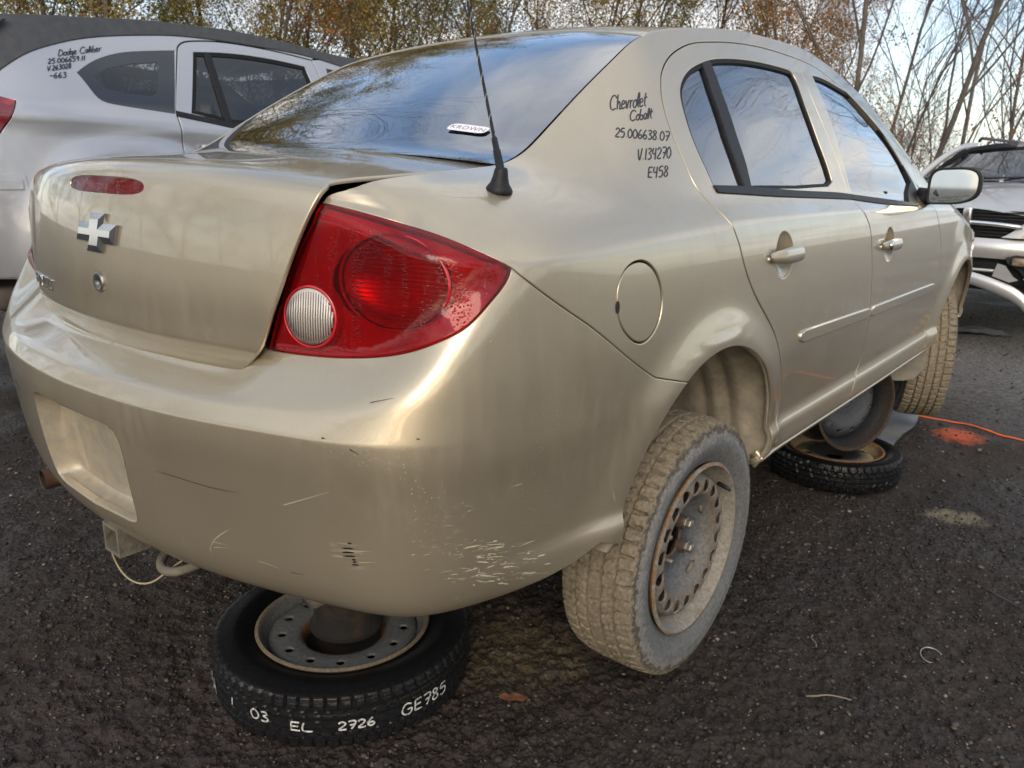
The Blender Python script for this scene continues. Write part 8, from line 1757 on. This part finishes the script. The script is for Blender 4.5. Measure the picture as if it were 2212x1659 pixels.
# orange cord
pts = [(.55, 2.95), (.703, 2.928), (.80, 2.93), (.927, 2.922), (1.02, 2.885), (1.084, 2.866), (1.211, 2.842), (1.5, 2.80), (1.9, 2.76)]
cu_ = [gpt(x, y, .006) for x, y in spl(pts, 6)]
MB().tube(cu_, .0048, 6).build('orange_cord', simple('orange_cord_mat', (.75, .14, .03), .6, noise=(30, (.5, .12, .05), .55)), label='bright orange cord lying across the gravel at right', cat='cord')
def sheet(name, outline, mat, label, cat, dz=.012, th=.003, amp=.006):
    q = resample(outline, .04); lo, hi = q.min(0), q.max(0)
    gx, gy = np.meshgrid(np.arange(lo[0], hi[0], .045), np.arange(lo[1], hi[1], .045), indexing='ij'); P = np.stack([gx.ravel(), gy.ravel()], 1); P = P[pip(P, q)]; P = P[dist_poly(P, q) > .02]
    pts = np.concatenate([q, P]); n = len(q)
    r = delaunay_2d_cdt([Vector(p) for p in pts], [(i, (i+1) % n) for i in range(n)], [], 1, 1e-7)
    V2 = np.array([v[:] for v in r[0]]); T = [f for f in r[2]]
    Z = GZ + ground_h(V2) + dz + amp*(vnoise(V2*9, 11)-.5)*2
    m = len(V2); V = np.concatenate([np.c_[V2, Z], np.c_[V2, Z - th]]); F = [tuple(f) for f in T] + [tuple(m+i for i in f[::-1]) for f in T]
    return mesh(name, V, F, mat, label=label, cat=cat)
M_SHEET = simple('grey_sheet', (.15, .165, .19), .5, noise=(7, (.22, .235, .26), .5), bump=(30, .4, .004))
sheet('rubber_mat', [(.30, 3.34), (.48, 3.28), (.721, 2.89), (.755, 2.66), (.74, 2.50), (.759, 2.17), (.70, 2.05), (.45, 2.0), (.1, 2.1), (-.1, 2.9)], M_SHEET, 'grey-blue sheet lying on the gravel behind the front support wheel', 'sheet')
sheet('plastic_sheet', [(.1, 5.60), (.311, 5.78), (.45, 5.92), (.66, 5.86), (.74, 5.70), (.60, 5.60), (.44, 5.52), (.25, 5.50)], simple('pale_sheet', (.22, .24, .25), .5, noise=(9, (.30, .32, .33), .5)), 'pale grey plastic sheet on the ground under the silver crossover', 'sheet', .02, .004, .012)
# a fallen leaf
lf = [(.0, 0), (.012, .008), (.022, .006), (.028, .016), (.040, .010), (.052, .012), (.060, .002), (.050, -.008), (.036, -.006), (.026, -.014), (.014, -.008)]
def leaf(loc, rot, sc, label):
    P = np.array(lf)*sc; c, s_ = math.cos(rot), math.sin(rot); P = P @ np.array([[c, s_], [-s_, c]])
    z = .006 + .006*np.abs(np.sin(np.arange(len(P))*1.9)); n = len(P)
    b0 = gpt(*loc); V = np.c_[P + b0[:2], b0[2] + z]; cc = np.r_[V[:, :2].mean(0), b0[2] + .010]
    V = np.vstack([V, cc, V - [0, 0, .0012], cc - [0, 0, .0012]])
    F = [(i, (i+1) % n, n) for i in range(n)] + [((i+1) % n + n+1, i + n+1, 2*n+1) for i in range(n)]
    mesh('fallen_leaf', V, F, M_LEAFB, label=label, cat='leaf')
M_LEAFB = simple('brown_leaf', (.14, .062, .032), .6, noise=(60, (.22, .10, .05), .5))
leaf((.53, -.36), .5, 1.25, 'curled brown leaf on the gravel between the two rear tyres')
# twigs and a bent wire ring
def twig(p, q, r, col, label, name='twig', cat='twig', bend=.01):
    a, b2 = gpt(*p, .006), gpt(*q, .007); L = [a + (b2-a)*t + np.array([0, 0, bend*math.sin(math.pi*t)]) + np.array([.004*math.sin(9*t), .003*math.cos(7*t), 0]) for t in np.linspace(0, 1, 9)]
    MB().tube(L, np.linspace(r, r*.6, 9), 5).build(name, col, label=label, cat=cat)
M_TW = simple('dry_twig', (.20, .16, .11), .8)
twig((1.10, .13), (1.19, .185), .0028, M_TW, 'short pale twig on the dark gravel in the lower right')
twig((1.01, .42), (1.045, .36), .002, M_TW, 'thin brown twig on the gravel right of the rear wheel')
twig((1.33, 1.05), (1.43, 1.0), .004, simple('dark_stick', (.05, .042, .038), .8), 'dark stick lying on the gravel near the right edge', bend=.004)
rgp = [gpt(1.295 + .026*math.cos(a), .53 + .026*math.sin(a), .005 + .008*math.sin(a)) for a in np.linspace(.6, 5.2, 26)]
MB().tube(rgp, .0022, 6).build('bent_ring', simple('dull_steel', (.28, .28, .29), .4, .8), label='small bent metal ring half buried in the gravel at lower right', cat='ring')

# ------------------------------------------------------------------ trees
M_BARK = simple('grey_bark', (.085, .072, .062), .9, noise=(7, (.14, .12, .105), .5), bump=(20, .6, .02))
M_BARKD = simple('dark_bark', (.055, .045, .038), .9, noise=(7, (.09, .072, .058), .5), bump=(20, .6, .02))
M_TWIGS = simple('fine_twigs', (.075, .058, .05), .9)
def leaf_mat(name, cols):
    m, t, b = new_mat(name); L = t.links.new
    ge = t.nodes.new('ShaderNodeNewGeometry'); r = t.nodes.new('ShaderNodeValToRGB'); L(ge.outputs['Random Per Island'], r.inputs[0]); e = r.color_ramp.elements
    while len(e) < len(cols): e.new(.5)
    for i, (k, c) in enumerate(zip(e, cols)): k.position = i/(len(cols)-1); k.color = (*c, 1)
    L(r.outputs[0], b.inputs['Base Color']); b.inputs['Roughness'].default_value = .65; b.inputs['Specular IOR Level'].default_value = .2
    tr = t.nodes.new('ShaderNodeBsdfTranslucent'); L(r.outputs[0], tr.inputs[0]); mx_ = t.nodes.new('ShaderNodeMixShader'); mx_.inputs[0].default_value = .42
    out = t.nodes['Material Output']; L(b.outputs[0], mx_.inputs[1]); L(tr.outputs[0], mx_.inputs[2]); L(mx_.outputs[0], out.inputs[0])
    return m
M_LF = [leaf_mat('rust_leaves', [(.22, .085, .022), (.34, .15, .035), (.40, .21, .06), (.25, .16, .06)]),
        leaf_mat('ochre_leaves', [(.20, .18, .05), (.34, .26, .07), (.42, .27, .07), (.26, .20, .06)]),
        leaf_mat('olive_leaves', [(.10, .13, .04), (.17, .19, .055), (.28, .23, .065), (.15, .14, .045)])]
def tree_skeleton(seed, h, r, levels=5, spread=.62, lean=0., first=.22, nb=(4, 4, 4, 3), up=.25, bare=True):
    """list of (points, radii, level) limbs"""
    g = random.Random(seed); limbs = []
    def grow(p, d, L, rad, lev):
        n = max(3, int(L/.30)); n = min(n, 9); P = [np.array(p)]; R_ = [rad]; d = np.array(d, float)
        for i in range(n):
            d = d + np.array([g.gauss(0, .11), g.gauss(0, .11), g.gauss(0, .05) + up*.06*(lev > 0)]); d /= np.linalg.norm(d)
            P.append(P[-1] + d*L/n); R_.append(rad*(1 - .72*(i+1)/n) if lev else rad*(1 - .60*(i+1)/n))
        limbs.append((np.array(P), np.array(R_), lev))
        if lev >= levels - 1: return
        k = nb[min(lev, len(nb)-1)]
        k = k*2 if lev == 0 else k + g.randint(0, 1)
        for j in range(k):
            t = first + (1-first)*(j + g.random()*.8)/k if lev == 0 else .25 + .75*(j + g.random()*.7)/k
            i = min(n-1, int(t*n)); f = t*n - i; q = P[i] + (P[i+1]-P[i])*min(1, f); rr_ = R_[i]
            dd = P[i+1]-P[i]; dd /= np.linalg.norm(dd)
            a = g.uniform(0, 2*math.pi) + j*2.4; e1 = np.cross(dd, [0, .3, 1.]); e1 /= np.linalg.norm(e1) + 1e-9; e2 = np.cross(dd, e1)
            ang = spread*g.uniform(.65, 1.25)
            nd = dd*math.cos(ang) + (e1*math.cos(a) + e2*math.sin(a))*math.sin(ang); nd[2] += up*.35; nd /= np.linalg.norm(nd)
            grow(q, nd, L*g.uniform(.42, .66)*(1 - .25*t), max(.0022, rr_*g.uniform(.42, .62)), lev+1)
    grow((0, 0, -.15), (lean, lean*.4, 1), h, r, 0)
    return limbs
def limb_mesh(limbs, lo, hi):
    V = []; F = []; b = 0
    for P, R_, lev in limbs:
        if not (lo <= lev <= hi): continue
        n = 7 if lev == 0 else (5 if lev == 1 else 3)
        if lev >= 3 and len(P) > 5: P = P[::2] if len(P) % 2 else np.vstack([P[::2], P[-1:]]); R_ = np.interp(np.linspace(0, 1, len(P)), np.linspace(0, 1, len(R_)), R_)
        t = np.gradient(P, axis=0); t /= np.linalg.norm(t, axis=1)[:, None] + 1e-9
        a = np.array([1., .2, 0]); u = np.cross(t, a); u /= np.linalg.norm(u, axis=1)[:, None] + 1e-9; w = np.cross(t, u)
        an = 2*math.pi*np.arange(n)/n
        ring = P[:, None, :] + R_[:, None, None]*(np.cos(an)[None, :, None]*u[:, None, :] + np.sin(an)[None, :, None]*w[:, None, :])
        m = len(P); V.append(ring.reshape(-1, 3)); idx = b + np.arange(m*n).reshape(m, n)
        F.append(np.stack([idx[:-1], np.roll(idx[:-1], -1, 1), np.roll(idx[1:], -1, 1), idx[1:]], -1).reshape(-1, 4)); b += m*n
    return np.concatenate(V), np.concatenate(F)
def leaves_mesh(limbs, n, size, seed, lev=2, zmin=.6, jit=.16):
    g = np.random.default_rng(seed)
    tips = np.concatenate([P[1:] for P, R_, l in limbs if l >= lev]); tips = tips[tips[:, 2] > zmin]
    # clumps: choose a subset of limbs, gather leaves there
    c = tips[g.integers(0, len(tips), n)]; den = vnoise(c[:, :2]*1.7 + c[:, 2:]*1.3, seed) ; keep = den > .34; c = c[keep]; n = len(c)
    c = c + g.normal(0, jit, (n, 3)); s = size*(.6 + .8*g.random(n))
    a = g.normal(0, 1, (n, 3)); a /= np.linalg.norm(a, axis=1)[:, None]; b2 = np.cross(a, g.normal(0, 1, (n, 3))); b2 /= np.linalg.norm(b2, axis=1)[:, None] + 1e-9
    a = a*s[:, None]; b2 = b2*(s*.62)[:, None]
    V = np.stack([c - a*.5, c + b2*.5 - a*.05, c + a*.5, c - b2*.5 - a*.05], 1).reshape(-1, 3)
    return V, np.arange(4*n).reshape(-1, 4)
PROTO = {}
def make_proto(key, seed, h, r, leafmat=None, nleaf=0, size=.09, bark=None, **kw):
    L = tree_skeleton(seed, h, r, **kw)
    V, F = limb_mesh(L, 0, 1); me = fast_mesh('tmp', V, F, bark or M_BARK).data; 
    V2, F2 = limb_mesh(L, 2, 9); me2 = fast_mesh('tmp', V2, F2, M_TWIGS).data
    me3 = None
    if leafmat: V3, F3 = leaves_mesh(L, nleaf, size, seed); me3 = fast_mesh('tmp', V3, F3, leafmat, smooth=False).data
    for o in [o for o in bpy.data.objects if o.name.startswith('tmp')]: bpy.data.objects.remove(o)
    PROTO[key] = (me, me2, me3)
make_proto('bareA', 11, 9.5, .046, levels=5, spread=.55, nb=(7, 5, 5, 5), first=.18, lean=.05)
make_proto('bareB', 23, 10.5, .050, levels=5, spread=.48, nb=(7, 5, 5, 5), first=.14, lean=-.04)
make_proto('bareC', 37, 8.5, .034, levels=5, spread=.60, nb=(8, 5, 5, 4), first=.12, lean=.04)
make_proto('rust', 41, 8.5, .055, M_LF[0], 38000, .062, levels=4, spread=.62, nb=(7, 6, 5), first=.07)
make_proto('ochre', 53, 9.0, .06, M_LF[1], 44000, .062, M_BARKD, levels=4, spread=.66, nb=(7, 6, 5), first=.05)
make_proto('olive', 67, 9.0, .07, M_LF[2], 46000, .062, M_BARKD, levels=4, spread=.60, nb=(8, 6, 5), first=.04)
make_proto('brush', 71, 2.6, .018, levels=4, spread=.75, nb=(9, 7, 6), first=.03, up=.5)
make_proto('brushr', 79, 2.4, .018, M_LF[0], 1600, .045, levels=4, spread=.75, nb=(9, 7, 6), first=.03, up=.5)
NAMES = {'bareA': 'bare_tree', 'bareB': 'bare_tree', 'bareC': 'bare_tree', 'rust': 'autumn_tree', 'ochre': 'autumn_tree', 'olive': 'autumn_tree', 'brush': 'shrub', 'brushr': 'shrub'}
def tree(key, az, dist, sc, rot, label, cat='tree', group=None, zs=1.0):
    a = math.radians(az); x = CAM[0] + dist*math.sin(a); y = CAM[1] + dist*math.cos(a)
    me, me2, me3 = PROTO[key]
    root = empty(NAMES[key], (x, y, GZ - .03), (0, 0, rot), label=label, cat=cat, group=group); root.scale = (sc, sc, sc*zs)
    link('trunk', me, root)
    c = link('branches', me2, root)
    if me3: link('crown', me3, root)
    return root

# azimuth is measured clockwise from the sedan's heading, distance from the photographer
tree('bareB', -13.6, 15.0, 1.0, .6, 'tall bare tree with forked grey trunk, above the windscreen of the silver crossover', group='bare trees')
tree('bareA', -17.6, 14.2, 1.0, 2.2, 'leaning bare tree just right of the gold sedan roof', group='bare trees')
tree('bareC', -15.2, 19.0, 1.15, 4.0, 'slim bare tree standing between the two larger bare trunks', group='bare trees')
tree('bareA', -10.6, 17.5, .95, 5.1, 'bare tree with wide thin branches near the right edge', group='bare trees')
tree('bareC', -8.2, 15.5, .9, 1.3, 'thin bare tree at the right edge of the picture', group='bare trees')
tree('bareC', -5.0, 18.5, 1.0, 2.9, 'bare tree beyond the right edge', group='bare trees')
LEFT = [(-22.5, 16.5, 'rust', .95, 'rust-leaved tree right behind the sedan roof, before the bare trees'), (-26.5, 20, 'ochre', 1.05, 'yellow-brown tree behind the middle of the sedan roof'),
        (-20.5, 21, 'bareB', 1.0, 'pale bare trunk behind the rust-leaved tree'), (-29.5, 17, 'bareC', 1.0, 'thin bare tree behind the top of the antenna, on its right'), (-31.5, 22, 'olive', 1.1, 'green-brown tree over the highest part of the roof'),
        (-34.5, 17.5, 'ochre', .95, 'yellow-brown tree just right of the antenna'), (-37.5, 23, 'rust', 1.1, 'rust-coloured tree far behind the antenna'), (-40.0, 18, 'bareA', .9, 'slender bare tree in the sky gap left of the antenna'),
        (-42.5, 20, 'olive', 1.0, 'dark olive tree left of the antenna'), (-45.5, 16.5, 'rust', .95, 'dense orange-brown tree above the end of the hatchback roof'), (-48.5, 21, 'ochre', 1.1, 'ochre tree above the hatchback door'),
        (-51.0, 16.0, 'olive', .95, 'dark-trunked olive tree above the hatchback window'), (-53.5, 19.5, 'rust', 1.05, 'orange tree behind the hatchback quarter window'), (-56.5, 16.5, 'ochre', 1.0, 'leafy yellow tree above the hatchback roof gap'),
        (-59.5, 20, 'olive', 1.1, 'olive tree behind the hatchback rear pillar'), (-62.5, 17, 'ochre', .95, 'tan-leaved tree behind the writing on the hatchback'), (-65.5, 20.5, 'rust', 1.05, 'rusty tree near the left edge'), (-63.8, 15.0, 'bareB', 1.25, 'tall bare tree behind the hatchback rear pillar'), (-55.0, 22, 'bareA', 1.2, 'bare tree rising behind the hatchback quarter window'),
        (-68.5, 17, 'olive', 1.0, 'green-brown tree behind the hatchback spoiler'), (-72, 20, 'ochre', 1.05, 'ochre tree at the left edge of the picture'),
        (-47, 28, 'olive', 1.3, 'distant olive tree behind the orange-brown one'), (-67, 28, 'ochre', 1.3, 'distant ochre tree beyond the hatchback spoiler')]
for i, (az, d, k, sc, lab) in enumerate(LEFT): tree(k, az, d, sc*(.78 if not k.startswith('bare') else .95), i*1.7, lab, group='autumn trees behind the cars' if not k.startswith('bare') else 'bare trees')
gb = random.Random(5)
ORD = ('first', 'second', 'third', 'fourth', 'fifth', 'sixth', 'seventh', 'eighth', 'ninth', 'tenth', 'eleventh', 'twelfth', 'thirteenth', 'fourteenth')
for i in range(13):
    tree(('bareC', 'bareA', 'rust', 'bareB')[i % 4] if i not in (2, 6) else 'bareC', -5.5 - i*1.35, 23 + 9*gb.random(), gb.uniform(.62, .85), gb.uniform(0, 6), ORD[i] + ' small distant tree from the right edge in the row behind the bare trees', group='distant trees at right')
BR = [(-7.0, 13.5), (-9.3, 14.5), (-11.5, 13.2), (-12.8, 16), (-14.5, 13.0), (-16.2, 14.5), (-17.8, 13.0), (-19.5, 14.5), (-9.9, 17), (-15.6, 18), (-6.0, 16)]
for i, (az, d) in enumerate(BR):
    nth = sorted(BR, reverse=True).index((az, d))
    tree('brushr' if i % 3 == 0 else 'brush', az, d, gb.uniform(.75, 1.05), gb.uniform(0, 6), ('rightmost', 'second', 'third', 'fourth', 'fifth', 'sixth', 'seventh', 'eighth', 'ninth', 'tenth', 'eleventh')[nth] + ' brown shrub counted from the right edge, at the foot of the bare trees', 'shrub', 'brush under the bare trees')
# trees that only show as reflections in the paint and glass, round the rest of the yard
KEYS = ('olive', 'ochre', 'rust', 'bareB')
for i in range(26):
    az = 48 + i*9.0; d = 15 + 5*((i*7) % 5)/4
    if az > 282: break
    tree(KEYS[(i*3) % 4] if i % 4 else 'olive', az, d, .72 + .06*((i*5) % 4), i*1.3, 'tree outside the picture, mirrored in the paint and glass', group='trees outside the picture')
